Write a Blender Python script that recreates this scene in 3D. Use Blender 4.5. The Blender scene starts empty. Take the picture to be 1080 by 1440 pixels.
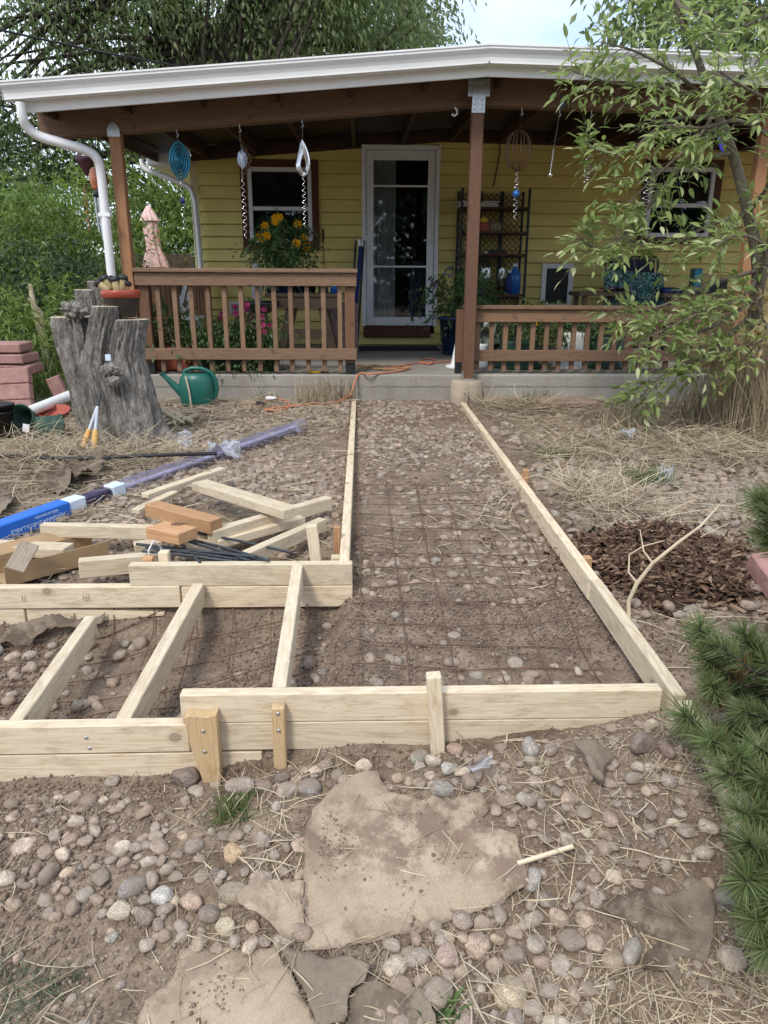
import bpy, math, random
import numpy as np
from mathutils import Vector, Matrix, noise as mnoise
from mathutils.geometry import delaunay_2d_cdt

scn = bpy.context.scene
COL = scn.collection
rnd = random.Random(7)
rng = np.random.default_rng(7)
R = math.radians

# ------------------------------------------------------------------ camera
FPX, PITCH, YAW, ROLL, CAMZ = 1040.0, R(17.4), R(1.68), R(0.25), 1.5
_fw = Vector((math.sin(YAW)*math.cos(PITCH), math.cos(YAW)*math.cos(PITCH), -math.sin(PITCH)))
_r0 = Vector((math.cos(YAW), -math.sin(YAW), 0)); _u0 = _r0.cross(_fw)
_rt = _r0*math.cos(ROLL) + _u0*math.sin(ROLL); _up = _u0*math.cos(ROLL) - _r0*math.sin(ROLL)
cam_data = bpy.data.cameras.new('camera'); cam = bpy.data.objects.new('camera', cam_data); COL.objects.link(cam)
cam_data.sensor_fit = 'VERTICAL'; cam_data.sensor_height = 36.0; cam_data.lens = 36.0*FPX/1440.0
cam_data.clip_start = 0.05; cam_data.clip_end = 2000
cam.matrix_world = Matrix(((_rt.x, _up.x, -_fw.x, 0), (_rt.y, _up.y, -_fw.y, 0), (_rt.z, _up.z, -_fw.z, CAMZ), (0, 0, 0, 1)))
scn.camera = cam

# ------------------------------------------------------------------ sky and sun
SUN_EL, SUN_AZ = R(50), R(208)      # azimuth clockwise from +y
world = bpy.data.worlds.new('World'); scn.world = world; world.use_nodes = True
wn = world.node_tree.nodes; wl = world.node_tree.links; wn.clear()
wo = wn.new('ShaderNodeOutputWorld'); wb = wn.new('ShaderNodeBackground'); wb.inputs[1].default_value = 0.12
sky = wn.new('ShaderNodeTexSky'); sky.sky_type = 'NISHITA'; sky.sun_disc = False
sky.sun_elevation = SUN_EL; sky.sun_rotation = SUN_AZ; sky.altitude = 1600; sky.dust_density = 1.5
tc = wn.new('ShaderNodeTexCoord'); mp = wn.new('ShaderNodeMapping'); mp.inputs['Scale'].default_value = (1, 1, 2.6); mp.inputs['Location'].default_value = (0.35, 0.1, 0.2)
cn = wn.new('ShaderNodeTexNoise'); cn.inputs['Scale'].default_value = 2.1; cn.inputs['Detail'].default_value = 7; cn.inputs['Roughness'].default_value = 0.55
cr = wn.new('ShaderNodeValToRGB'); cr.color_ramp.elements[0].position = 0.36; cr.color_ramp.elements[1].position = 0.60
cr.color_ramp.elements[0].color = (0.28, 0.28, 0.28, 1); cr.color_ramp.elements[1].color = (1, 1, 1, 1)
cmx = wn.new('ShaderNodeMix'); cmx.data_type = 'RGBA'; cmx.inputs['B'].default_value = (5.9, 6.5, 7.5, 1)
wl.new(tc.outputs['Generated'], mp.inputs['Vector']); wl.new(mp.outputs[0], cn.inputs['Vector']); wl.new(cn.outputs['Fac'], cr.inputs[0])
wl.new(cr.outputs[0], cmx.inputs['Factor']); wl.new(sky.outputs[0], cmx.inputs['A']); wl.new(cmx.outputs['Result'], wb.inputs[0]); wl.new(wb.outputs[0], wo.inputs[0])
sun_d = bpy.data.lights.new('sun', 'SUN'); sun_d.energy = 1.35; sun_d.angle = R(12); sun_d.color = (1, 0.95, 0.87)
sun = bpy.data.objects.new('sun', sun_d); COL.objects.link(sun)
_sd = Vector((math.sin(SUN_AZ)*math.cos(SUN_EL), math.cos(SUN_AZ)*math.cos(SUN_EL), math.sin(SUN_EL)))
sun.rotation_euler = _sd.to_track_quat('Z', 'Y').to_euler()
vs = scn.view_settings; vs.view_transform = 'Standard'; vs.look = 'None'; vs.exposure = 0.92; vs.gamma = 1; vs.use_curve_mapping = False

# ------------------------------------------------------------------ survey: sight lines of the photograph met with real planes
def ray(x, y): return _fw + _rt*((x-540)/FPX) + _up*((720-y)/FPX)
CAM = Vector((0, 0, CAMZ))
def atY(x, y, Y): d = ray(x, y); return CAM + d*(Y/d.y)
def atZ(x, y, z): d = ray(x, y); return CAM + d*((z-CAMZ)/d.z)

# ------------------------------------------------------------------ value noise
_perm = rng.random((256, 256))
def vn(x, y, seed=0):
    x = np.asarray(x, float) + seed*17.31; y = np.asarray(y, float) + seed*7.77
    xi = np.floor(x).astype(int); yi = np.floor(y).astype(int); xf = x-xi; yf = y-yi
    u = xf*xf*xf*(xf*(xf*6-15)+10); v = yf*yf*yf*(yf*(yf*6-15)+10)
    g = lambda a, b: _perm[a & 255, b & 255]
    return (g(xi, yi)*(1-u)+g(xi+1, yi)*u)*(1-v) + (g(xi, yi+1)*(1-u)+g(xi+1, yi+1)*u)*v - 0.5
def sm(t): t = np.clip(t, 0, 1); return t*t*(3-2*t)
def gz(x, y, fine=True):
    x = np.asarray(x, float); y = np.asarray(y, float)
    zf = np.interp(x, [-2, -1, -.5, -.2, .1, .4, .65, .88, 1.2, 2], [.03, .07, .10, .15, .18, .215, .27, .325, .20, .14])
    zfr = .01 + (zf-.01)*sm((y-.95)/.85)
    pth = np.interp(y, [1.9, 2.5, 4, 6.6], [.23, .275, .365, .45])
    bay = np.interp(x, [-2, -1, -.5, -.1], [.08, .10, .145, .22])
    lef = np.interp(y, [2.7, 2.9, 3.5, 5, 6.6], [.22, .26, .335, .42, .47])
    rig = np.interp(y, [1.9, 2.6, 3.2, 4.5, 6.6], [.20, .30, .36, .42, .47])
    lside = bay + (lef-bay)*sm((y-2.68)/.12)
    wl_ = sm((x+.12)/.06); wr_ = sm((x-.88)/.06)
    inner = lside*(1-wl_) + (pth*(1-wr_) + rig*wr_)*wl_
    k = sm((y-1.845)/.06)
    z = zfr*(1-k) + inner*k
    near = 1-sm((np.hypot(x, y-4)-14)/20)
    z = z + near*(0.030*vn(x*2.6, y*2.6, 1) + 0.018*vn(x*7, y*7, 2))
    if fine: z = z + near*(0.012*vn(x*19, y*19, 3) + 0.008*vn(x*43, y*43, 4))
    return z
def gndv(px, py, dz=0.0):
    """meets sight lines with the ground surface (arrays)"""
    px = np.asarray(px, float); py = np.asarray(py, float)
    D = np.array(_fw)[None] + np.array(_rt)[None]*((px-540)/FPX)[:, None] + np.array(_up)[None]*((720-py)/FPX)[:, None]
    z = np.full(len(px), .3)
    for k in range(26):
        t = (z-CAMZ)/D[:, 2]; X = D[:, 0]*t; Yy = D[:, 1]*t; z = z + (gz(X, Yy, False)+dz-z)*(.75 if k < 12 else .4)
    t = (z-CAMZ)/D[:, 2]
    return np.stack([D[:, 0]*t, D[:, 1]*t, z], 1)
def gnd(px, py, dz=0.0):
    p = gndv([px], [py], dz)[0]; return Vector((float(p[0]), float(p[1]), float(gz(p[0], p[1], False)) + dz))

# ------------------------------------------------------------------ objects
WM = {}
def put(o, parent=None, M=None):
    M = M or Matrix.Identity(4); WM[o.name] = M
    COL.objects.link(o)
    if parent is not None:
        o.parent = parent; o.matrix_basis = WM[parent.name].inverted() @ M
    else: o.matrix_basis = M
    return o
def tag(o, label=None, cat=None, group=None, kind=None):
    if label: o['label'] = label
    if cat: o['category'] = cat
    if group: o['group'] = group
    if kind: o['kind'] = kind
    return o
def thing(name, label, cat, loc=(0, 0, 0), group=None):
    o = bpy.data.objects.new(name, None); o.empty_display_size = 0.1
    put(o, None, Matrix.Translation(Vector(loc)))
    return tag(o, label, cat, group)
def mesh_np(name, V, F, mats, attr=None, smooth=False, mi=None):
    V = np.asarray(V, np.float32).reshape(-1, 3); F = np.asarray(F, np.int32)
    me = bpy.data.meshes.new(name); n, k = F.shape
    me.vertices.add(len(V)); me.vertices.foreach_set('co', V.ravel())
    me.loops.add(n*k); me.loops.foreach_set('vertex_index', F.ravel())
    me.polygons.add(n); me.polygons.foreach_set('loop_start', np.arange(0, n*k, k, dtype=np.int32))
    me.polygons.foreach_set('use_smooth', np.full(n, smooth))
    if mi is not None: me.polygons.foreach_set('material_index', np.asarray(mi, np.int32))
    if attr is not None:
        a = me.attributes.new('rnd', 'FLOAT', 'POINT'); a.data.foreach_set('value', np.asarray(attr, np.float32))
    for m in (mats if isinstance(mats, (list, tuple)) else [mats]): me.materials.append(m)
    me.update(calc_edges=True)
    return me
def obj_np(name, V, F, mats, parent=None, attr=None, smooth=False, mi=None):
    V = np.asarray(V, float).reshape(-1, 3); c = V.mean(0)
    return put(bpy.data.objects.new(name, mesh_np(name, V-c, F, mats, attr, smooth, mi)), parent, Matrix.Translation(Vector(c)))

class MB:
    """collects shapes into one mesh"""
    def __init__(s): s.v = []; s.f = []; s.m = []; s.sm = []
    def add(s, vs, fs, mi=0, smooth=False):
        o = len(s.v); s.v += [tuple(v) for v in vs]
        for f in fs: s.f.append(tuple(i+o for i in f)); s.m.append(mi); s.sm.append(smooth)
    def cbox(s, c, size, b=0.003, M=None, mi=0):
        hx, hy, hz = [q/2 for q in size]; b = min(b, hx*.45, hy*.45, hz*.45)
        vs = []; idx = {}
        for sx in (-1, 1):
            for sy in (-1, 1):
                for sz in (-1, 1):
                    for a in range(3):
                        p = [sx*(hx-b), sy*(hy-b), sz*(hz-b)]; p[a] = (sx*hx, sy*hy, sz*hz)[a]
                        idx[(sx, sy, sz, a)] = len(vs); vs.append(Vector(p))
        fs = []
        for sg in (-1, 1):
            for a in range(3):
                u, w = [(1, 2), (2, 0), (0, 1)][a]; q = []
                for su, sw in ((-1, -1), (1, -1), (1, 1), (-1, 1)):
                    k = [0, 0, 0]; k[a] = sg; k[u] = su; k[w] = sw; q.append(idx[(*k, a)])
                fs.append(q if sg > 0 else q[::-1])
        for a in range(3):
            u, w = [(1, 2), (2, 0), (0, 1)][a]
            for su in (-1, 1):
                for sw in (-1, 1):
                    k0 = [0, 0, 0]; k0[a] = -1; k0[u] = su; k0[w] = sw; k1 = list(k0); k1[a] = 1
                    q = [idx[(*k0, u)], idx[(*k1, u)], idx[(*k1, w)], idx[(*k0, w)]]
                    fs.append(q if su*sw < 0 else q[::-1])
        for sx in (-1, 1):
            for sy in (-1, 1):
                for sz in (-1, 1):
                    q = [idx[(sx, sy, sz, a)] for a in range(3)]; fs.append(q if sx*sy*sz > 0 else q[::-1])
        c = Vector(c)
        s.add([((M @ v) if M else v) + c for v in vs], fs, mi)
        return s
    def bar(s, p0, p1, w, h, up=(0, 0, 1), b=0.002, mi=0):
        p0, p1 = Vector(p0), Vector(p1); M = frame(p0, p1, up)
        return s.cbox((p0+p1)/2, ((p1-p0).length, w, h), b, M.to_3x3(), mi)
    def tube(s, pts, r, n=8, caps=True, mi=0, smooth=True, sx=1.0):
        pts = [Vector(p) for p in pts]; k = len(pts); rs = r if isinstance(r, (list, tuple)) else [r]*k
        vs = []; ref = None
        for i, p in enumerate(pts):
            t = (pts[min(i+1, k-1)] - pts[max(i-1, 0)])
            t = t.normalized() if t.length > 1e-9 else Vector((0, 0, 1))
            if ref is None: ref = Vector((0, 0, 1)) if abs(t.z) < .9 else Vector((1, 0, 0))
            a = t.cross(ref)
            if a.length < 1e-4: ref = Vector((0.3, 1, 0.2)); a = t.cross(ref)
            a.normalize(); b = a.cross(t).normalized(); ref = b
            for j in range(n):
                an = 2*math.pi*j/n; vs.append(p + a*(math.cos(an)*rs[i]*sx) + b*(math.sin(an)*rs[i]))
        fs = [(i*n+j, i*n+(j+1) % n, (i+1)*n+(j+1) % n, (i+1)*n+j) for i in range(k-1) for j in range(n)]
        s.add(vs, fs, mi, smooth)
        if caps: s.add(vs[:n], [tuple(range(n))[::-1]], mi); s.add(vs[-n:], [tuple(range(n))], mi)
        return s
    def lathe(s, prof, c=(0, 0, 0), n=24, mi=0, sy=1.0, smooth=True, M=None):
        c = Vector(c); vs = []
        for r, z in prof:
            for j in range(n):
                an = 2*math.pi*j/n; v = Vector((r*math.cos(an), r*math.sin(an)*sy, z)); vs.append((M @ v if M else v) + c)
        k = len(prof)
        s.add(vs, [(i*n+j, i*n+(j+1) % n, (i+1)*n+(j+1) % n, (i+1)*n+j) for i in range(k-1) for j in range(n)], mi, smooth)
        return s
    def ball(s, c, r, n=10, mi=0, sz=1.0):
        k = max(5, n//2+1)
        return s.lathe([(max(1e-4, r*math.sin(math.pi*i/(k-1))), -r*sz*math.cos(math.pi*i/(k-1))) for i in range(k)], c, n, mi)
    def prism(s, prof, p0, p1, up=(0, 0, 1), mi=0, close=True):
        """profile points (side, up) swept from p0 to p1"""
        p0, p1 = Vector(p0), Vector(p1); M = frame(p0, p1, up).to_3x3(); n = len(prof)
        vs = [p + M @ Vector((0, a, b)) for p in (p0, p1) for a, b in prof]
        fs = [(j, (j+1) % n, n+(j+1) % n, n+j) for j in range(n if close else n-1)]
        if close: fs += [tuple(range(n))[::-1], tuple(range(n, 2*n))]
        s.add(vs, fs, mi); return s
    def build(s, name, mats, parent=None, M=None, smooth=None):
        me = bpy.data.meshes.new(name); c = Vector((0, 0, 0))
        if M is None:
            lo = [min(v[i] for v in s.v) for i in range(3)]; hi = [max(v[i] for v in s.v) for i in range(3)]
            c = Vector([(a+b)/2 for a, b in zip(lo, hi)]); M = Matrix.Translation(c)
        me.from_pydata([Vector(v)-c for v in s.v], [], s.f)
        for m in (mats if isinstance(mats, (list, tuple)) else [mats]): me.materials.append(m)
        me.polygons.foreach_set('material_index', s.m)
        me.polygons.foreach_set('use_smooth', s.sm if smooth is None else [smooth]*len(s.f)); me.update()
        return put(bpy.data.objects.new(name, me), parent, M)
def frame(p0, p1, up=(0, 0, 1)):
    x = (Vector(p1)-Vector(p0)).normalized(); z = Vector(up); y = z.cross(x)
    if y.length < 1e-5: y = Vector((0, 1, 0)).cross(x)
    y.normalize(); z = x.cross(y)
    return Matrix(((x.x, y.x, z.x, 0), (x.y, y.y, z.y, 0), (x.z, y.z, z.z, 0), (0, 0, 0, 1)))
def board(name, p0, p1, w, h, m, parent=None, up=(0, 0, 1), b=0.003, wear=0.0):
    """one piece of timber: local x runs along the grain; p0, p1 are the ends of its centre line"""
    p0, p1 = Vector(p0), Vector(p1); Lg = (p1-p0).length
    M = Matrix.Translation((p0+p1)/2) @ frame(p0, p1, up)
    mb = MB(); mb.cbox((0, 0, 0), (Lg, w, h), b)
    return mb.build(name, m, parent, M)
def top_board(name, a, c, w, h, m, parent=None, **k):
    """as board, but a and c lie on the middle of its top face"""
    d = Vector((0, 0, h/2)); return board(name, Vector(a)-d, Vector(c)-d, w, h, m, parent, **k)
def copy_tree(o, M, parent=None, label=None, group=None):
    c = o.copy(); COL.objects.link(c); WM[c.name] = M
    if parent is not None: c.parent = parent
    else: c.matrix_basis = M
    if label: c['label'] = label
    if group: c['group'] = group
    for ch in list(o.children):
        copy_tree_child(ch, c)
    return c
def copy_tree_child(ch, parent):
    c = ch.copy(); COL.objects.link(c); c.parent = parent
    for g in list(ch.children): copy_tree_child(g, c)

# ------------------------------------------------------------------ materials
def c4(c): return (c[0], c[1], c[2], 1)
class Mat:
    def __init__(s, name):
        s.m = bpy.data.materials.new(name); s.m.use_nodes = True; s.t = s.m.node_tree; s.t.nodes.clear()
        s.out = s.n('ShaderNodeOutputMaterial'); s.p = s.n('ShaderNodeBsdfPrincipled'); s.l(s.p.outputs[0], s.out.inputs[0])
    def n(s, t, **kw):
        nd = s.t.nodes.new(t)
        for k, v in kw.items(): setattr(nd, k, v)
        return nd
    def l(s, a, b): s.t.links.new(a, b)
    def coord(s, scale=(1, 1, 1), shift=True, src='Object'):
        tcn = s.n('ShaderNodeTexCoord'); o = tcn.outputs[src]
        if shift:
            oi = s.n('ShaderNodeObjectInfo'); mu = s.n('ShaderNodeMath', operation='MULTIPLY'); mu.inputs[1].default_value = 37.0
            s.l(oi.outputs['Random'], mu.inputs[0]); ad = s.n('ShaderNodeVectorMath', operation='ADD')
            s.l(o, ad.inputs[0]); s.l(mu.outputs[0], ad.inputs[1]); o = ad.outputs[0]
        mpn = s.n('ShaderNodeMapping'); mpn.inputs['Scale'].default_value = scale; s.l(o, mpn.inputs[0])
        return mpn.outputs[0]
    def noise(s, vec, scale, detail=4, rough=.55, dist=0):
        nd = s.n('ShaderNodeTexNoise'); s.l(vec, nd.inputs['Vector']); nd.inputs['Scale'].default_value = scale
        nd.inputs['Detail'].default_value = detail; nd.inputs['Roughness'].default_value = rough; nd.inputs['Distortion'].default_value = dist
        return nd.outputs['Fac']
    def vor(s, vec, scale, feature='F1', out='Distance'):
        nd = s.n('ShaderNodeTexVoronoi', feature=feature); s.l(vec, nd.inputs['Vector']); nd.inputs['Scale'].default_value = scale
        return nd.outputs[out]
    def ramp(s, fac, stops, interp='LINEAR'):
        r = s.n('ShaderNodeValToRGB'); s.l(fac, r.inputs[0]); e = r.color_ramp.elements; r.color_ramp.interpolation = interp
        while len(e) < len(stops): e.new(.5)
        for el, (p, c) in zip(e, stops): el.position = p; el.color = c4(c) if not isinstance(c, (int, float)) else (c, c, c, 1)
        return r.outputs[0]
    def mix(s, fac, a, b, blend='MIX'):
        x = s.n('ShaderNodeMix', data_type='RGBA', blend_type=blend)
        for sock, v in (('Factor', fac), ('A', a), ('B', b)):
            if hasattr(v, 'is_linked'): s.l(v, x.inputs[sock])
            else: x.inputs[sock].default_value = v if isinstance(v, (int, float)) else c4(v)
        return x.outputs['Result']
    def math(s, op, a, b=None):
        x = s.n('ShaderNodeMath', operation=op)
        for i, v in enumerate((a, b)):
            if v is None: continue
            if hasattr(v, 'is_linked'): s.l(v, x.inputs[i])
            else: x.inputs[i].default_value = v
        return x.outputs[0]
    def attr(s, name='rnd'): nd = s.n('ShaderNodeAttribute'); nd.attribute_name = name; return nd.outputs['Fac']
    def orand(s): return s.n('ShaderNodeObjectInfo').outputs['Random']
    def set(s, col=None, rough=None, spec=None, metal=None, bump=None, bs=.3, bd=.01):
        p = s.p
        if col is not None:
            if hasattr(col, 'is_linked'): s.l(col, p.inputs['Base Color'])
            else: p.inputs['Base Color'].default_value = c4(col)
        if rough is not None:
            if hasattr(rough, 'is_linked'): s.l(rough, p.inputs['Roughness'])
            else: p.inputs['Roughness'].default_value = rough
        if spec is not None: p.inputs['Specular IOR Level'].default_value = spec
        if metal is not None: p.inputs['Metallic'].default_value = metal
        if bump is not None:
            b = s.n('ShaderNodeBump'); b.inputs['Strength'].default_value = bs; b.inputs['Distance'].default_value = bd
            s.l(bump, b.inputs['Height']); s.l(b.outputs[0], p.inputs['Normal'])
        return s.m
def paint(name, col, var=.18, scale=9, rough=.6, spec=.35, metal=0, bs=.15, bd=.004, stretch=(1, 1, 1)):
    s = Mat(name); v = s.coord(stretch); n1 = s.noise(v, scale, 6, .6); n2 = s.noise(v, scale*6, 3)
    lo = tuple(q*(1-var) for q in col); hi = tuple(min(1, q*(1+var)) for q in col)
    c = s.ramp(n1, [(.3, lo), (.7, hi)])
    return s.set(c, s.math('MULTIPLY_ADD', n1, .2) if False else rough, spec, metal, n2, bs, bd)
def wood(name, light, dark, knots=.5, rough=.7, dirt=None, hue=None, fine=1.0):
    s = Mat(name); v = s.coord((1.0, 14, 14)); w = s.noise(v, 1.6, 3, .5, .6)
    v2 = s.coord((3.0, 90*fine, 90*fine)); fib = s.noise(v2, 2.0, 3, .6)
    band = s.math('FRACT', s.math('MULTIPLY', w, 11.0))
    g = s.ramp(band, [(0, dark), (.25, light), (.8, light), (1, dark)])
    g = s.mix(.45, g, s.ramp(fib, [(.3, dark), (.65, light)]))
    # each piece its own tone
    tone = s.ramp(s.orand(), [(0, (.80, .78, .74)), (.5, (.95, .93, .9)), (1, (1.08, 1.03, .96))])
    g = s.mix(1.0, g, tone, 'MULTIPLY')
    if knots:
        vk = s.coord((5.5, 6.5, 6.5)); kd = s.vor(vk, 1.0)
        kn = s.ramp(kd, [(0.02, 1.0), (.06, .65), (.085, .9), (.12, .25), (.2, 0.0)])
        g = s.mix(s.math('MULTIPLY', kn, knots), g, tuple(q*.28 for q in dark))
    if dirt:
        dn = s.noise(s.coord((1, 3, 3)), 9, 7, .7); g = s.mix(s.ramp(dn, [(.5, 0.0), (.72, dirt[1])]), g, dirt[0])
    return s.set(g, rough, .25, 0, fib, .25, .002)
def leafmat(name, lo, hi, tip=None, trans=.35, rough=.5, spec=.4, obj=False):
    s = Mat(name); a = s.orand() if obj else s.attr('rnd')
    stops = [(0, lo), (.75, hi)] + ([(1, tip)] if tip else [])
    c = s.ramp(a, stops); s.set(c, rough, spec)
    tr = s.n('ShaderNodeBsdfTranslucent'); hs = s.n('ShaderNodeHueSaturation'); hs.inputs['Value'].default_value = 1.5; hs.inputs['Saturation'].default_value = 1.1
    s.l(c, hs.inputs['Color']); s.l(hs.outputs[0], tr.inputs[0])
    mx = s.n('ShaderNodeMixShader'); mx.inputs[0].default_value = trans; s.l(s.p.outputs[0], mx.inputs[1]); s.l(tr.outputs[0], mx.inputs[2]); s.l(mx.outputs[0], s.out.inputs[0])
    return s.m
def glass(name, tint=(.9, .93, .95), mixf=.86, rough=.02, film=None):
    s = Mat(name); t = s.n('ShaderNodeBsdfTransparent'); t.inputs[0].default_value = c4(tint)
    s.set((.02, .02, .02) if not film else film, rough, .6)
    g = s.n('ShaderNodeBsdfGlossy'); g.inputs['Roughness'].default_value = rough
    lw = s.n('ShaderNodeLayerWeight'); lw.inputs[0].default_value = .25
    f = s.math('ADD', s.math('MULTIPLY', lw.outputs['Fresnel'], .55), 1-mixf)
    mx = s.n('ShaderNodeMixShader'); s.l(f, mx.inputs[0]); s.l(t.outputs[0], mx.inputs[1]); s.l((s.p if film else g).outputs[0], mx.inputs[2]); s.l(mx.outputs[0], s.out.inputs[0])
    return s.m

M = {}
M['lumber'] = wood('lumber', (.73, .645, .50), (.53, .41, .265), .8, .7, dirt=((.30, .225, .155), .55))
M['stakewood'] = wood('stakewood', (.62, .46, .27), (.44, .29, .15), .3, .7)
M['cedar'] = wood('cedar', (.40, .215, .115), (.25, .12, .06), .5, .65)
M['treated'] = wood('treated', (.56, .34, .19), (.38, .20, .10), .5, .7)
M['stain'] = wood('stain', (.20, .11, .065), (.09, .05, .03), .55, .6)
M['stainpost'] = wood('stainpost', (.185, .10, .066), (.095, .05, .033), .4, .6)
M['stainrail'] = wood('stainrail', (.27, .172, .112), (.14, .083, .052), .5, .6)
M['beamwood'] = wood('beamwood', (.23, .14, .09), (.12, .07, .043), .6, .5)
M['shadedwood'] = wood('shadedwood', (.085, .048, .03), (.045, .025, .016), .6, .6)  # darker copy of the beam wood: shade under the roof put into the colour
M['oldwood'] = wood('oldwood', (.21, .15, .10), (.10, .07, .05), .5, .8)
M['fencewood'] = wood('fencewood', (.12, .095, .075), (.06, .047, .038), .4, .85)
M['greywood'] = wood('greywood', (.34, .29, .23), (.20, .16, .13), .3, .9)
M['white'] = paint('white_metal', (.80, .80, .79), .06, 3, .45)
M['whitegut'] = paint('white_gutter', (.79, .79, .775), .07, 2.2, .4, stretch=(.6, 3, 3))
M['whiteframe'] = paint('white_frame', (.82, .83, .85), .06, 4, .4)
M['siding'] = paint('siding', (.74, .615, .215), .09, 1.6, .62, .3, bs=.2, bd=.003, stretch=(.5, 2, 2))
M['cream'] = paint('cream_trim', (.58, .50, .26), .08, 2, .6)
M['casing'] = wood('casing', (.13, .05, .03), (.07, .027, .017), .2, .5)
M['dark'] = paint('dark_void', (.012, .012, .014), .2, 4, .8)  # near-black: shade of the unlit room and of hollows put into the colour
M['black'] = paint('black_plastic', (.02, .021, .022), .2, 8, .45)
M['blackmetal'] = paint('black_metal', (.018, .018, .018), .2, 12, .4, .5)
M['steel'] = paint('galvanised', (.55, .56, .57), .25, 40, .38, .5, .9)
M['chrome'] = paint('bright_metal', (.78, .79, .80), .1, 30, .16, .5, 1)
M['rust'] = paint('rusty_wire', (.15, .085, .055), .35, 60, .85)
M['rebar'] = paint('dark_rod', (.055, .065, .075), .3, 40, .5, .4, .4)
M['greencan'] = paint('green_plastic', (.012, .115, .085), .12, 5, .38, .5)
M['greenpot'] = paint('green_pot', (.03, .075, .055), .3, 9, .5)
M['redglaze'] = paint('red_glaze', (.30, .05, .025), .2, 8, .3, .5)
M['darkglaze'] = paint('dark_glaze', (.03, .022, .018), .3, 8, .25, .5)
M['terracotta'] = paint('terracotta', (.36, .09, .06), .15, 8, .7)
M['bluebox'] = paint('blue_print', (.015, .145, .60), .08, 6, .4, .5)
M['bluelite'] = paint('label_white', (.62, .72, .82), .08, 6, .4, .5)
M['bluepot'] = paint('blue_pot', (.02, .05, .14), .2, 8, .35, .5)
M['cardboard'] = paint('cardboard', (.36, .24, .13), .14, 10, .85, stretch=(1, 1, 1))
M['orange'] = paint('orange_cord', (.52, .21, .11), .15, 12, .5)
M['salmon'] = paint('salmon_cord', (.5, .19, .12), .15, 12, .5)
M['yellow'] = paint('yellow_plastic', (.72, .42, .02), .1, 12, .4, .5)
M['handle'] = wood('handlewood', (.62, .38, .13), (.48, .27, .08), 0, .45)
M['brickpink'] = paint('pink_paver', (.36, .205, .18), .22, 14, .9, .2, bs=.5, bd=.006)
M['flag'] = paint('flagstone', (.27, .19, .145), .2, 9, .9, .2, bs=.5, bd=.006)
M['mat'] = paint('rubber_mat', (.022, .024, .027), .4, 25, .8, bs=.6, bd=.006)
M['navy'] = paint('navy_cloth', (.018, .022, .04), .3, 14, .8)
M['royal'] = paint('royal_blue', (.02, .04, .16), .2, 10, .7)
M['blue'] = paint('blue_bottle', (.02, .12, .42), .2, 10, .3, .5)
M['teal'] = paint('teal_metal', (.03, .19, .28), .45, 60, .3, .5, .6)
M['copper'] = paint('copper_wire', (.16, .085, .06), .3, 30, .4, .5, .7)
M['purple'] = paint('purple_glass', (.06, .05, .42), .2, 8, .2, .6)
M['maroon'] = paint('maroon_glass', (.03, .006, .012), .3, 12, .25, .5)
M['amber'] = paint('amber_glass', (.5, .16, .07), .3, 12, .3, .5)
M['petalY'] = paint('marigold', (.90, .46, .01), .12, 50, .6)
M['petalP'] = paint('pink_petal', (.55, .07, .22), .2, 50, .6)
M['petalL'] = paint('mauve_petal', (.28, .2, .30), .2, 50, .6)
M['petalR'] = paint('dark_red_petal', (.3, .02, .07), .2, 50, .6)
M['curtain'] = paint('curtain', (.42, .44, .42), .1, 6, .9)
M['jeans'] = paint('jeans_reflection', (.07, .11, .17), .2, 9, .9)  # colour of the mirrored trousers in the door glass
M['glass'] = glass('glass', (.86, .89, .91), .955)
M['bottle'] = glass('bottle_glass', (.85, .9, .9), .7, .05)
M['film'] = glass('film', (.93, .94, .96), .88, .12, film=(.62, .63, .65))
M['tubefilm'] = glass('tube_film', (.88, .87, .95), .86, .14, film=(.55, .53, .66))
def _concrete():
    s = Mat('concrete'); v = s.coord((1, 1, 1), False); a = s.noise(v, 1.7, 7, .6); b = s.noise(v, 60, 5, .7); vx = s.coord((1.2, 1.2, .25), False); c3 = s.noise(vx, 5, 5, .6)
    c = s.ramp(a, [(.3, (.27, .245, .21)), (.7, (.40, .37, .325))]); c = s.mix(s.ramp(c3, [(.5, 0.0), (.75, .5)]), c, (.24, .19, .14)); c = s.mix(.25, c, s.ramp(b, [(.3, .12), (.7, .55)]), 'OVERLAY')
    return s.set(c, .9, .2, 0, b, .5, .004)
M['concrete'] = _concrete()
def _soil():
    s = Mat('soil'); v = s.coord((1, 1, 1), False); big = s.noise(v, 1.3, 6, .6); mid = s.noise(v, 9, 6, .65); fin = s.noise(v, 85, 6, .75); gr = s.vor(v, 160)
    dry = s.attr('rnd')
    c = s.ramp(mid, [(.28, (.10, .071, .050)), (.5, (.21, .152, .108)), (.74, (.34, .262, .19))])
    d = s.ramp(mid, [(.28, (.16, .118, .08)), (.55, (.28, .215, .15)), (.76, (.42, .34, .24))])
    c = s.mix(dry, c, d); c = s.mix(s.ramp(big, [(.42, 0.0), (.66, .45)]), c, (.31, .245, .185))
    c = s.mix(.75, c, s.ramp(fin, [(.28, .15), (.72, .82)]), 'OVERLAY')
    c = s.mix(s.ramp(gr, [(.05, .35), (.25, 0.0)]), c, (.36, .29, .22))
    h = s.math('ADD', fin, s.math('MULTIPLY', gr, .6))
    return s.set(c, .95, .12, 0, h, .8, .008)
M['soil'] = _soil()
STONE_STOPS = [(0, (.22, .175, .14)), (.14, (.36, .28, .21)), (.28, (.27, .225, .185)), (.40, (.40, .30, .215)), (.52, (.27, .20, .155)), (.64, (.36, .31, .25)), (.76, (.30, .22, .165)), (.86, (.27, .24, .205)), (.94, (.45, .38, .29)), (1, (.20, .165, .14))]
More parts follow.
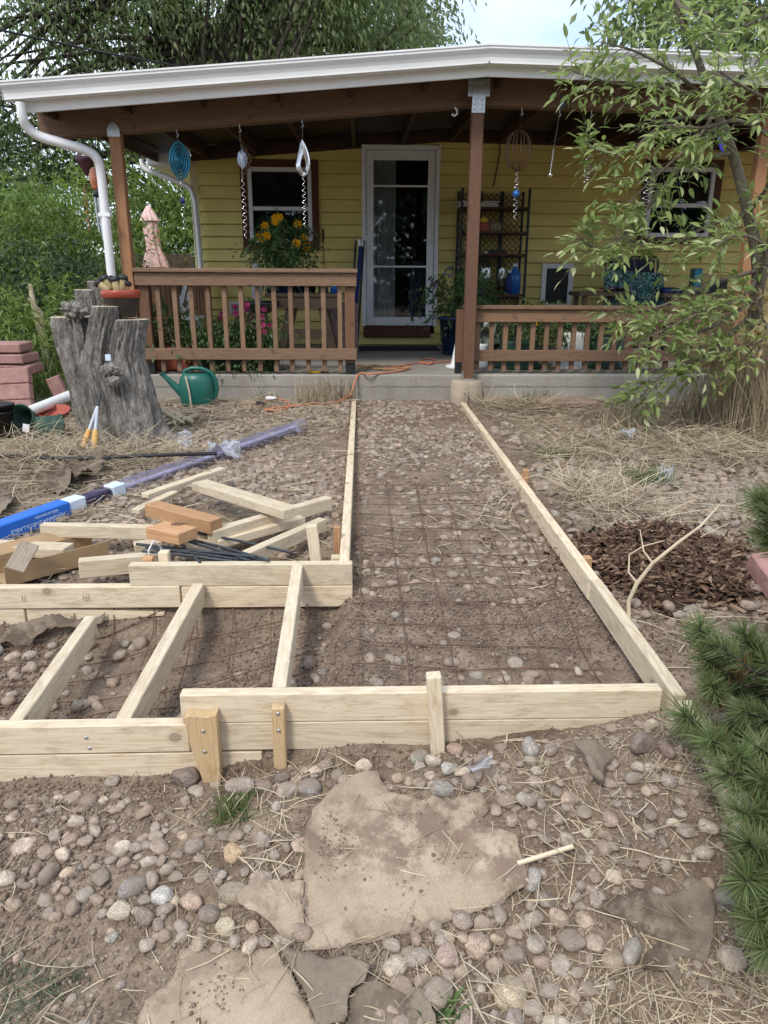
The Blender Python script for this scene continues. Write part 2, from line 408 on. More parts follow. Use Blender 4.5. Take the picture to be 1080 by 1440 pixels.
def _stone(name, src):
    s = Mat(name); a = s.orand() if src == 'o' else s.attr('rnd'); c = s.ramp(a, STONE_STOPS)
    v = s.coord((1, 1, 1), src == 'o'); k_ = 1.0 if src == 'o' else 42.0; n1 = s.noise(v, 1.5*k_, 6, .7); n2 = s.noise(v, 8*k_, 4, .7); sp = s.vor(v, 6*k_)
    c = s.mix(.6, c, s.ramp(n1, [(.3, .22), (.7, .8)]), 'OVERLAY'); c = s.mix(.6, c, s.ramp(n2, [(.35, .12), (.65, .85)]), 'OVERLAY'); c = s.mix(s.ramp(sp, [(.06, .55), (.2, 0.0)]), c, (.10, .08, .065))
    tcn = s.n('ShaderNodeNewGeometry'); dn = s.noise(tcn.outputs['Position'], 16, 5, .6)
    c = s.mix(s.ramp(dn, [(.46, 0.0), (.62, .8)]), c, (.25, .195, .145))
    return s.set(c, .82, .25, 0, n2, .35, .003)
M['stone'] = _stone('river_stone', 'o'); M['pebble'] = _stone('pebble', 'a')
def _straw(name, stops, rough=.7):
    s = Mat(name); return s.set(s.ramp(s.attr('rnd'), stops), rough, .25)
M['straw'] = _straw('straw', [(0, (.20, .145, .095)), (.4, (.38, .30, .195)), (.8, (.58, .49, .34)), (1, (.27, .215, .155))])
M['mulch'] = _straw('mulch', [(0, (.05, .03, .02)), (.5, (.12, .07, .045)), (.85, (.21, .135, .085)), (1, (.32, .22, .15))], .85)
M['clod'] = _straw('clod', [(0, (.13, .092, .068)), (.5, (.19, .14, .105)), (1, (.28, .215, .165))], .95)
def _bark(name, lo, hi, sc=9):
    s = Mat(name); v = s.coord((1, 1, .5), False); n = s.noise(v, sc, 8, .78, .9); n2 = s.noise(s.coord((1, 1, .5), False), sc*6, 5, .7)
    c = s.ramp(n, [(.34, lo), (.52, tuple((a+b)/2 for a, b in zip(lo, hi))), (.68, hi)]); c = s.mix(.5, c, s.ramp(n2, [(.3, .2), (.7, .8)]), 'OVERLAY')
    return s.set(c, .92, .15, 0, s.math('ADD', n, s.math('MULTIPLY', n2, .35)), .9, .03)
M['bark'] = _bark('bark', (.085, .074, .064), (.58, .53, .47), 42)
M['darkbark'] = _bark('dark_bark', (.03, .025, .02), (.14, .115, .09))
M['twig'] = _bark('twig_bark', (.14, .115, .085), (.30, .26, .2), 20)
M['cutwood'] = paint('cut_wood', (.42, .35, .26), .3, 16, .9)
M['drystick'] = paint('dry_stick', (.50, .41, .28), .2, 12, .8)
def _fabric(name, lo, hi, dirt, amt):
    s = Mat(name); v = s.coord((1, 1, 1)); a = s.noise(v, 5, 7, .65); b = s.noise(v, 220, 3, .6); d = s.noise(v, 11, 8, .72); big = s.noise(v, 3.2, 5, .6)
    c = s.ramp(a, [(.3, lo), (.7, hi)]); c = s.mix(.25, c, s.ramp(b, [(.3, .25), (.7, .75)]), 'OVERLAY')
    k = s.math('MULTIPLY', s.ramp(d, [(.44, 0.0), (.54, 1.0)]), s.ramp(big, [(.40, 0.05), (.56, amt)]))
    c = s.mix(k, c, dirt); return s.set(c, .95, .1, 0, s.math('ADD', s.math('MULTIPLY', b, .4), d), .45, .006)
M['fabric'] = _fabric('landscape_fabric', (.31, .24, .17), (.43, .345, .25), (.19, .135, .10), .9)
M['fabricgrey'] = _fabric('grey_fabric', (.16, .125, .092), (.28, .225, .17), (.11, .08, .058), 1.0)
def _umb():
    s = Mat('coral_print'); v = s.coord((1, 1, 1)); d = s.vor(v, 48); n = s.noise(v, 60, 3)
    return s.set(s.mix(s.ramp(s.math('ADD', d, s.math('MULTIPLY', n, .5)), [(.58, 0.0), (.72, 1.0)]), (.66, .19, .19), (.76, .60, .55)), .8, .2)
M['umbrella'] = _umb()
def _print(name, cols, sc):
    s = Mat(name); v = s.coord((1, 1, 1)); a = s.vor(v, sc, out='Color'); sp = s.n('ShaderNodeSeparateColor'); s.l(a, sp.inputs[0])
    return s.set(s.ramp(sp.outputs[0], [(i/len(cols), c) for i, c in enumerate(cols)], 'CONSTANT'), .85, .2)
M['towel'] = _print('teal_print', [(.02, .035, .045), (.05, .22, .22), (.3, .38, .33), (.03, .06, .07), (.08, .16, .12)], 62)
M['gaudy'] = _print('bright_print', [(.5, .05, .05), (.05, .1, .4), (.5, .35, .35), (.25, .05, .2)], 30)
M['plaid'] = _print('plaid', [(.02, .02, .02), (.5, .5, .5), (.2, .2, .2)], 18)
G1 = leafmat('leaf_near', (.14, .20, .06), (.33, .41, .15), (.58, .61, .36), .45)
G1o = leafmat('leaf_near_single', (.14, .20, .06), (.33, .41, .15), (.58, .61, .36), .45, obj=True)
M['leafwillow'] = leafmat('leaf_dark_tree', (.08, .115, .045), (.21, .27, .115), (.38, .42, .23), .5)
M['leafcotton'] = leafmat('leaf_pale_tree', (.11, .145, .075), (.25, .30, .17), (.42, .45, .34), .45)
M['leafbush'] = leafmat('leaf_bush', (.06, .105, .026), (.20, .275, .07), (.33, .38, .12), .42)
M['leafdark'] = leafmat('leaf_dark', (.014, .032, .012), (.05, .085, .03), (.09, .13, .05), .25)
M['leafpot'] = leafmat('leaf_pot', (.035, .08, .03), (.12, .195, .065), (.2, .28, .1), .35)
M['grass'] = leafmat('grass_blade', (.05, .09, .025), (.12, .17, .05), (.28, .24, .1), .3)
M['needle'] = leafmat('pine_needle', (.075, .095, .04), (.165, .215, .08), (.30, .345, .17), .28, .45)
_e = [n for n in M['needle'].node_tree.nodes if n.type == 'VALTORGB'][0].color_ramp.elements
for _p, _c in ((.001, (.20, .12, .05)), (.07, (.15, .11, .045)), (.08, (.075, .095, .04))): _x = _e.new(_p); _x.color = c4(_c)
_e[0].color = c4((.20, .12, .05))
M['dryleaf'] = leafmat('dry_leaf', (.2, .13, .06), (.42, .32, .15), (.25, .3, .1), .25)

# ================================================================== GROUND
def _axis(segs):
    out = []
    for a, b, st in segs:
        n = max(1, int(round((b-a)/st))); out += list(np.linspace(a, b, n, endpoint=False))
    return np.array(out + [segs[-1][1]])
xs = _axis([(-300, -60, 60), (-60, -12, 8), (-12, -4, .5), (-4, -1.7, .05), (-1.7, 1.7, .0125), (1.7, 4, .05), (4, 12, .5), (12, 60, 8), (60, 300, 60)])
ys = _axis([(-300, -40, 60), (-40, -4, 6), (-4, .8, .3), (.8, 3.3, .0105), (3.3, 7, .024), (7, 12, .4), (12, 60, 6), (60, 300, 60)])
GX, GY = np.meshgrid(xs, ys); GZ = gz(GX, GY)
GZ = np.where((GY > 6.72), np.minimum(GZ, .47), GZ)
nx, ny = len(xs), len(ys)
ii = (np.arange(ny-1)[:, None]*nx + np.arange(nx-1)[None, :]).ravel()
def dryness(x, y):
    left = sm((-.14-x)/.1)*sm((y-2.85)/.3); right = sm((x-.98)/.15)*sm((y-2.2)/.5)
    fore = .45*sm((1.5-y)/.25)*(.6+vn(x*3, y*3, 9)) + .25*sm((.2+vn(x*2, y*2, 12))*2)*sm((1.8-y)/.1)
    path = .22*sm((y-3)/2)
    return np.clip(np.maximum(np.maximum(left, right)*(.75+.5*vn(x*1.7, y*1.7, 8)), np.maximum(fore, path)), 0, 1)
g = bpy.data.objects.new('ground', mesh_np('ground', np.stack([GX, GY, GZ], -1), np.stack([ii, ii+1, ii+1+nx, ii+nx], 1), M['soil'], attr=dryness(GX, GY).ravel(), smooth=True))
put(g); tag(g, 'bare brown soil of the front yard sloping gently up to the porch', kind='structure')

# ================================================================== PORCH SLAB
FLOOR = .69
mb = MB(); mb.cbox((.72, 8.31, .435), (5.28, 3.22, .51), .012)
slab = mb.build('porch_slab', M['concrete']); tag(slab, 'grey concrete slab under the porch, its front edge stained near the soil', kind='structure')
# cast joint lines on the slab face, as narrow recessed-looking ribs of formwork
mb = MB()
mb.prism([(0, 0), (.005, .004), (.005, .012), (0, .016)], (-1.9, 6.7, .575), (3.34, 6.7, .575))
mb.build('form_ridge', M['concrete'], slab)
mb = MB(); mb.lathe([(.145, -.2), (.148, .0), (.138, .14), (.13, .153), (.001, .158)], (.925, 6.6, .50), 22)
pier = mb.build('concrete_pier', paint('pier', (.40, .33, .245), .25, 7, .95, .15, bs=.7, bd=.01)); tag(pier, 'round pale concrete footing under the middle porch post', 'footing')

# ================================================================== PORCH (posts, beam, rafters, roof, gutter)
RX = .95
def U(x): return 3.09 - (.078*(RX-x) if x < RX else .018*(x-RX))
porch = thing('porch', 'open porch with brown beam on square posts and white gutter', 'porch', (.9, 6.75, .69))
def slope_board(name, x0, x1, y, ztop, h, th, m, parent, b=.004):
    return board(name, (x0, y, ztop(x0)-h/2), (x1, y, ztop(x1)-h/2), th, h, m, parent, b=b)
bt = lambda x: U(x) - .005
slope_board('beam', -2.6, .93, 6.75, bt, .225, .13, M['beamwood'], porch)
slope_board('beam', .937, 6.2, 6.75, bt, .225, .13, M['beamwood'], porch)
slope_board('ledger', -2.06, RX, 9.865, lambda x: U(x)+.16, .15, .04, M['shadedwood'], porch)
slope_board('ledger', RX+.003, 6.4, 9.865, lambda x: U(x)+.16, .15, .04, M['shadedwood'], porch)
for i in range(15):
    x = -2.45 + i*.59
    board('rafter', (x, 6.46, U(x)-.045), (x, 9.84, U(x)+.09), .04, .14, M['shadedwood'], porch)
for x0, x1 in ((-2.62, RX), (RX, 6.4)):
    mb = MB(); vs = []
    for x in (x0, x1):
        for y, dz in ((6.34, .028), (10.6, .20)):
            for t in (0, .016): vs.append((x, y, U(x)+dz+t))
    mb.add(vs, [(0, 2, 6, 4), (1, 5, 7, 3), (0, 4, 5, 1), (2, 3, 7, 6), (0, 1, 3, 2), (4, 6, 7, 5)])
    mb.build('roof_deck', M['shadedwood'], porch)
    mb = MB(); vs = [(v[0], v[1]-.03 if v[1] < 7 else v[1], v[2]+.02) for v in vs]
    mb.add(vs, [(0, 2, 6, 4), (1, 5, 7, 3), (0, 4, 5, 1), (2, 3, 7, 6), (0, 1, 3, 2), (4, 6, 7, 5)])
    mb.build('roof', paint('shingle_grey', (.13, .125, .12), .3, 40, .95), porch)
# white fascia and K-style gutter, two runs meeting at the ridge
gt = lambda x: U(x) + .075
GP = [(.0, 0), (.135, 0), (.135, -.012), (.128, -.016), (.128, -.030), (.120, -.040), (.104, -.058), (.094, -.080), (.090, -.105), (.090, -.118), (.0, -.118), (0, -.112), (.084, -.112), (.084, -.080), (.096, -.052), (.118, -.028), (.124, -.014), (.124, -.004), (.004, -.004)]
for x0, x1 in ((-2.66, RX), (RX, 6.4)):
    a, c = Vector((x0, 6.32, gt(x0))), Vector((x1, 6.32, gt(x1)))
    mb = MB(); mb.prism([(-p[0], p[1]) for p in GP], a, c); gut = mb.build('gutter', M['whitegut'], porch)
    board('fascia', a+Vector((.12 if x0 < 0 else .0, .016, -.09)), c+Vector((0, .016, -.09)), .02, .19, M['whitegut'], porch)
    if x0 < 0:
        mb = MB(); mb.prism([(-p[0], p[1]) for p in GP[:11]], a+Vector((-.004, 0, 0)), a+Vector((-.001, 0, 0))); mb.build('end_cap', M['whitegut'], gut)
        for q in (.6, 2.35):
            s_ = a + (c-a).normalized()*q
            mb = MB(); mb.prism([(-p[0]*1.01-.0005, p[1]*1.01) for p in GP[:11]], s_, s_+(c-a).normalized()*.01); mb.build('seam', M['whitegut'], gut)
# downspout of the gutter: outlet, two elbows, long leg beside the post
def spout(pts, name, parent, m, w=.034):
    mb = MB(); P = [Vector(p) for p in pts]; Q = []
    for i in range(len(P)-1):
        n_ = 8; p0 = P[max(i-1, 0)]; p1 = P[i]; p2 = P[i+1]; p3 = P[min(i+2, len(P)-1)]
        for k in range(n_):
            t = k/n_; Q.append(.5*((2*p1)+(-p0+p2)*t+(2*p0-5*p1+4*p2-p3)*t*t+(-p0+3*p1-3*p2+p3)*t**3))
    Q.append(P[-1]); mb.tube(Q, w, 8, smooth=True, sx=1.25)
    return mb.build(name, m, parent)
ds = spout([(-2.55, 6.27, 2.76), (-2.55, 6.28, 2.66), (-2.54, 6.32, 2.60), (-2.47, 6.37, 2.545), (-2.33, 6.44, 2.51), (-2.19, 6.54, 2.475), (-2.125, 6.58, 2.42), (-2.112, 6.6, 2.30), (-2.11, 6.6, 1.8), (-2.11, 6.6, 1.2), (-2.10, 6.6, .56)], 'downspout', porch, M['white'])
for z in (2.0, .95):
    mb = MB(); mb.cbox((-2.11, 6.6, z), (.098, .08, .03), .004); mb.build('strap', M['white'], ds)
# posts
def post(x, y, z0, z1, m, w=.092):
    return board('post', (x, y, z0), (x, y, z1), w, w, m, porch, up=(0, 1, 0), b=.005)
p1 = post(-2.005, 6.735, FLOOR, bt(-2.0)-.225, M['cedar'])
mb = MB(); mb.add([(-2.055, 6.676, 2.60), (-1.955, 6.676, 2.60), (-1.955, 6.676, 2.655), (-1.975, 6.676, 2.69), (-2.005, 6.676, 2.705), (-2.035, 6.676, 2.69), (-2.055, 6.676, 2.655)], [tuple(range(7))])
vs = list(mb.v); mb.add([(v[0], v[1]+.005, v[2]) for v in vs], [tuple(range(7))[::-1]]); mb.f += [(i, i+7, (i+1) % 7+7, (i+1) % 7) for i in range(7)]; mb.m += [0]*7; mb.sm += [False]*7
br = mb.build('bracket', M['steel'], p1)
p2 = post(.932, 6.62, .665, bt(.93)-.17, M['stainpost'], .098)
mb = MB(); mb.cbox((.932, 6.568, bt(.93)-.125), (.175, .006, .125), .001); mb.cbox((.932, 6.566, bt(.93)-.235), (.106, .006, .14), .001)
for ix in range(5):
    for iz in range(3): mb.ball((.932-.07+ix*.035, 6.563, bt(.93)-.085-iz*.04), .006, 6)
for iz in range(3):
    for ix in (-.03, .03): mb.ball((.932+ix, 6.561, bt(.93)-.21-iz*.035), .006, 6)
mb.build('bracket', M['steel'], p2)
mb = MB(); mb.cbox((.932, 6.62, .664), (.115, .115, .012), .002); mb.cbox((.885, 6.60, .70), (.006, .07, .08), .001); mb.build('post_base', M['steel'], p2)
post(3.36, 6.74, FLOOR, bt(3.36)-.225, M['cedar'])
post(5.9, 6.74, FLOOR, bt(4.55)-.225, M['cedar'])

# ================================================================== HOUSE
house = thing('house', 'yellow clapboard house front with brown window casings and white storm door', 'house', (.5, 9.95, .69))
WY = 9.9
OPEN = [(-1.49, -.525, 1.85, 2.9), (-.005, .962, .78, 3.07), (2.29, 2.70, 1.2, 1.72), (3.47, 4.475, 1.945, 2.94)]
EXPO = .146; z = .70; row = 0
while z < 3.05:
    x0 = max(-2.0, RX-(3.09+.12-(z+EXPO))/.078) if z+EXPO > 2.96 else -2.0
    segs = [(x0, 6.4)]
    for a, c, lo, hi in OPEN:
        if lo-.02 < z+EXPO*.35 and z+EXPO*.65 < hi+.02:
            segs = [q for s_ in segs for q in ((s_[0], min(s_[1], a+.03)), (max(s_[0], c-.03), s_[1])) if q[1]-q[0] > .02]
    seams = [rnd.uniform(1.1, 2.2)]
    for a, c in segs:
        for s_ in seams:
            parts = [(a, s_), (s_, c)] if a+.4 < s_ < c-.4 else [(a, c)]
        for u, w in parts:
            mb = MB(); L = w-u
            # lapped profile: bottom edge 14 mm proud, top stops short, the gap shaped to read as a lap shadow
            mb.prism([(0.004, 0), (.028, 0), (.030, .004), (.012, EXPO-.011), (0.0, EXPO-.011)], (u+.001, WY+.012, z), (w-.001, WY+.012, z))
            v0 = Vector(((u+w)/2, WY, z+EXPO/2)); mb.v = [tuple(Vector(v)-v0) for v in mb.v]
            # profile side axis points to +y in frame(); flip towards the viewer
            mb.v = [(v[0], -(v[1]-.012)-.0, v[2]) for v in mb.v]; mb.f = [f[::-1] for f in mb.f]
            mb.build('siding_plank', M['siding'], house, Matrix.Translation(v0))
    z += EXPO; row += 1
mb = MB()   # wall core behind the planks, with real openings
for a, c, lo, hi in [(-2.0, -1.46, .68, 2.95), (-1.46, -.55, .68, 1.88), (-1.46, -.55, 2.87, 3.0), (-.55, .02, .68, 3.05), (.02, .935, 3.04, 3.15), (.935, 3.5, .68, 3.12), (3.5, 4.45, .68, 1.97), (3.5, 4.45, 2.92, 3.1), (4.45, 6.4, .68, 3.06)]:
    mb.cbox(((a+c)/2, WY+.08, (lo+hi)/2), (c-a-.001, .12, hi-lo), .0005)
mb.cbox((-1.92, 12, 1.8), (.12, 4.0, 2.26), .001)
mb.build('wall', M['siding'], house)
mb = MB(); mb.cbox((2.3, 10.9, 1.9), (8.2, .05, 2.6), .001); mb.cbox((2.3, 10.45, 3.0), (8.2, .85, .03), .001); mb.cbox((6.38, 10.45, 1.9), (.04, .85, 2.4), .001); mb.build('interior_backing', M['dark'], house)  # near-black backing boards, the room's shade painted in
mb = MB(); mb.cbox((2.3, 10.45, .66), (8.2, .85, .04), .001); mb.build('interior_floor', M['oldwood'], house)
board('corner_board', (-2.045, WY-.008, .69), (-2.045, WY-.008, 2.90), .10, .03, M['cream'], house, up=(0, 1, 0))
board('corner_board', (-2.092, WY+.055, .69), (-2.092, WY+.055, 2.90), .11, .02, M['white'], house, up=(1, 0, 0))

def window(x0, x1, z0, z1, parent):
    cs = .085; y = WY-.028
    mb = MB()
    mb.cbox((x0+cs/2, y, (z0+z1)/2), (cs, .035, z1-z0), .003); mb.cbox((x1-cs/2, y, (z0+z1)/2), (cs, .035, z1-z0), .003)
    mb.cbox(((x0+x1)/2, y, z1-cs/2), (x1-x0-2*cs-.002, .033, cs), .003); mb.cbox(((x0+x1)/2, y, z0+cs/2), (x1-x0-2*cs-.002, .040, cs), .003)
    win = mb.build('window', M['casing'], parent)
    a, c, lo, hi = x0+cs, x1-cs, z0+cs, z1-cs; t = .05; y += .012; mb = MB()
    mb.cbox((a+t/2, y, (lo+hi)/2), (t, .05, hi-lo-.002), .004); mb.cbox((c-t/2, y, (lo+hi)/2), (t, .05, hi-lo-.002), .004)
    mb.cbox(((a+c)/2, y, hi-t/2), (c-a-2*t-.002, .048, t), .004); mb.cbox(((a+c)/2, y, lo+t/2), (c-a-2*t-.002, .052, t), .004)
    m_ = lo + (hi-lo)*.46
    mb.cbox(((a+c)/2, y+.006, m_), (c-a-2*t-.002, .04, .045), .004)
    mb.build('frame', M['whiteframe'], win)
    for q0, q1, yy in ((lo+t, m_, y+.004), (m_, hi-t, y+.018)):
        mb = MB(); mb.cbox(((a+c)/2, yy, (q0+q1)/2), (c-a-2*t, .006, q1-q0), .0005); mb.build('pane', M['glass'], win)
    mb = MB(); mb.cbox(((a+c)/2, y+.05, m_+.02+(hi-m_)/2), (c-a-.02, .004, hi-m_-.06), .0005); mb.build('blind', M['dark'], win)  # near-black sheet that keeps the upper pane dark
    return win
window(-1.483, -.531, 1.857, 2.893, house)
window(3.476, 4.468, 1.951, 2.93, house)

# storm door: frame, leaf with three lights, handle, curtain behind
dx0, dx1, dz0, dz1 = -.002, .957, .935, 3.062
mb = MB(); y = WY-.035
for x in (dx0+.025, dx1-.025): mb.cbox((x, y, (dz0+dz1)/2), (.05, .06, dz1-dz0), .004)
mb.cbox(((dx0+dx1)/2, y, dz1-.025), (dx1-dx0-.101, .058, .05), .004)
door = mb.build('storm_door', M['whiteframe'], house)
a, c, lo, hi = dx0+.056, dx1-.056, dz0+.004, dz1-.056; y += .012; mb = MB()
sw = .088
for x in (a+sw/2, c-sw/2): mb.cbox((x, y, (lo+hi)/2), (sw, .035, hi-lo), .006)
mb.cbox(((a+c)/2, y, hi-.055), (c-a-2*sw-.002, .034, .11), .006); mb.cbox(((a+c)/2, y, lo+.055), (c-a-2*sw-.002, .036, .11), .006)
mb.build('door_leaf', M['whiteframe'], door)
zz = [atY(560, 262, WY).z, atY(560, 375, WY).z]
for q in zz:
    mb = MB(); mb.cbox(((a+c)/2, y+.002, q), (c-a-2*sw-.002, .028, .022), .003); mb.build('glazing_bar', M['whiteframe'], door)
lv = [lo+.11, zz[1], zz[0], hi-.11]
for q0, q1 in zip(lv, lv[1:]):
    mb = MB(); mb.cbox(((a+c)/2, y+.006, (q0+q1)/2), (c-a-2*sw, .006, q1-q0-.022), .0005); mb.build('pane', M['glass'], door)
mb = MB(); hx = c-.045; hz = atY(600, 338, WY).z
mb.cbox((hx, y-.022, hz), (.035, .012, .17), .004); mb.tube([(hx, y-.025, hz+.05), (hx, y-.06, hz+.05), (hx, y-.066, hz), (hx, y-.06, hz-.05), (hx, y-.025, hz-.05)], .009, 8)
mb.tube([(hx, y-.03, hz), (hx-.04, y-.05, hz), (hx-.085, y-.05, hz-.004)], .008, 8); mb.build('handle', M['whiteframe'], door)
for z in (1.2, 2.0, 2.8): mb = MB(); mb.cbox((a-.004, y-.02, z), (.02, .02, .075), .003); mb.build('hinge', M['steel'], door)
mb = MB(); n = 40; V = [(a+sw-.02+.30*i/n, WY+.12+.018*math.sin(i*1.15), q) for q in (lo+.05, hi-.02) for i in range(n+1)]
mb.add(V, [(i, i+1, n+2+i, n+1+i) for i in range(n)], 0, True); mb.build('curtain', M['curtain'], door)
mb = MB(); n = 26; V = [(a+.56+.19*i/n + .03*(zi-1)*(.5-i/n), WY+.16+.03*math.sin(i*.8+zi), q) for zi, q in enumerate((lo+.10, lo+.42, lo+.80)) for i in range(n+1)]
mb.add(V, [(r_*(n+1)+i, r_*(n+1)+i+1, (r_+1)*(n+1)+i+1, (r_+1)*(n+1)+i) for r_ in range(2) for i in range(n)], 0, True); mb.build('mirrored_legs', M['jeans'], door)  # added blue folds in place of a person's legs mirrored in the glass
mb = MB(); mb.cbox((.448, WY-.045, .862), (.865, .075, .135), .006); mb.build('threshold', M['casing'], house)
# pet door
pd0, pd1 = atY(762, 370, WY), atY(802, 428, WY)
x0, x1, z0, z1 = pd0.x, pd1.x, pd1.z-.05, pd0.z; mb = MB(); y = WY-.03
for x in (x0+.03, x1-.03): mb.cbox((x, y, (z0+z1)/2), (.06, .04, z1-z0), .005)
for q in (z1-.035, z0+.03): mb.cbox(((x0+x1)/2, y, q), (x1-x0-.121, .038, .06), .005)
pet = mb.build('pet_door', M['white'], house)
mb = MB(); mb.cbox(((x0+x1)/2, y+.006, (z0+z1)/2), (x1-x0-.12, .012, z1-z0-.12), .003); mb.build('flap', M['black'], pet)
# outlet box low on the wall, cable along the wall to the rack
o0 = atY(332, 433, WY); mb = MB(); mb.cbox((o0.x, WY-.03, o0.z), (.16, .03, .15), .006)
sw_ = mb.build('outlet', M['white'], house); mb = MB()
for ix in (-1, 1):
    for iz in (-1, 1): mb.cbox((o0.x+ix*.033, WY-.047, o0.z+iz*.033), (.045, .006, .045), .002)
mb.build('cover', paint('grey_cover', (.45, .45, .45), .1), sw_)
mb = MB(); mb.tube([atY(*q, WY-.05) for q in ((632, 165), (640, 180), (660, 191), (690, 188), (702, 196), (703, 215), (698, 240), (694, 262))], .009, 6); mb.build('cable', M['casing'], house)
# eave return at the left corner with its own gutter and downspout
mb = MB(); mb.cbox((-2.33, 11.9, 2.83), (.48, 4.2, .03), .003); mb.cbox((-2.565, 11.9, 2.90), (.03, 4.2, .17), .003); mb.cbox((-2.33, 9.79, 2.87), (.46, .025, .12), .003); mb.build('eave', M['whiteframe'], house)
mb = MB()
for q in range(6): mb.cbox((-2.5+q*.065, 11.9, 2.812), (.006, 4.1, .008), .001)
mb.build('soffit_groove', M['whitegut'], house)
ep = lambda x, yv: atY(x, yv, 9.72)
spout([ep(199, 224), ep(201, 233), ep(208, 240), ep(225, 246), ep(250, 256), ep(266, 264), ep(273, 278), ep(276, 300), ep(282, 372), ep(289, 470)], 'downspout', house, M['white'], .03)

# ================================================================== RAILINGS
def railing(name, label, x0, x1, y, ztop, zbot, nbal, xb0, xb1, bw, pst, bz0, slant=0.0, m='stainrail'):
    t = thing(name, label, 'railing', ((x0+x1)/2, y, FLOOR))
    board('cap_rail', (x0-.01, y, ztop-.017), (x1+.01, y, ztop-.017), .12, .034, M[m], t, b=.005)
    board('top_rail', (x0, y-.012, ztop-.035-.055), (x1, y-.012, ztop-.035-.055), .038, .108, M[m], t, b=.004)
    board('bottom_rail', (x0, y-.012, zbot), (x1, y-.012, zbot), .038, .098, M[m], t, b=.004)
    for i in range(nbal):
        x = xb0+(xb1-xb0)*i/(nbal-1)
        board('baluster', (x, y+.026, bz0), (x, y+.026, ztop-.04), bw, bw*.9, M[m], t, up=(0, 1, 0), b=.003)
    for px_, w in pst:
        board('rail_post', (px_, y+.05, .79), (px_, y+.05, ztop-.04), w, .088, M['stain'], t, up=(0, 1, 0), b=.004)
        mb = MB(); mb.cbox((px_, y+.05, .74), (w*.98, .084, .10), .003); mb.build('post_foot', M['black'], t)
    return t
xr = [atY(q, 440, 6.78).x for q in (227, 256, 283, 311, 336, 361, 386, 412, 436, 459, 481)]
rl = railing('porch_railing', 'brown wooden porch railing with square balusters left of the entrance', -1.95, -.05, 6.72, 1.592, .87, 12, atY(224, 440, 6.74).x, atY(478, 440, 6.74).x, .040, [(-1.90, .10), (-.11, .088)], .715)
rr = railing('porch_railing', 'lower brown wooden railing right of the middle post, half hidden by leaves', .905, 3.30, 6.78, 1.292, .855, 18, atY(672, 470, 6.8).x, 3.15, .042, [(.885, .085), (3.22, .088)], .725)
# return railing on the left end of the porch
t = thing('porch_railing', 'brown railing of close upright boards closing the left end of the porch', 'railing', (-1.93, 8.2, FLOOR))
board('cap_rail', (-1.93, 6.86, 1.575), (-1.93, 9.82, 1.575), .10, .034, M['stainrail'], t)
board('bottom_rail', (-1.93, 6.86, .87), (-1.93, 9.82, .87), .04, .09, M['stainrail'], t)
for i in range(17): board('baluster', (-1.93, 6.98+i*.17, .80), (-1.93, 6.98+i*.17, 1.555), .035, .075, M['stain'], t, up=(1, 0, 0))

# ================================================================== FENCES behind the left yard
def fence(label, p0, p1, h, nb, m, gap=.012, top=.5):
    p0, p1 = Vector(p0), Vector(p1); d = (p1-p0); L = d.length; d.normalize(); nrm = Vector((-d.y, d.x, 0))
    t = thing('wooden_fence', label, 'fence', (p0+p1)/2)
    w = L/nb
    for i in range(nb):
        c = p0 + d*(w*(i+.5)); hh = h+rnd.uniform(-.02, .02)
        board('picket', c, c+Vector((0, 0, hh)), w-gap, .02, m, t, up=nrm)
    for q in (.25, h-.25): board('fence_rail', p0+Vector((0, 0, q))+nrm*.035, p1+Vector((0, 0, q))+nrm*.035, .04, .09, m, t)
    return t
fence('dark weathered board fence behind the bushes left of the porch', (-8.5, 12.4, .45), (-2.6, 13.4, .45), 1.45, 46, M['fencewood'])

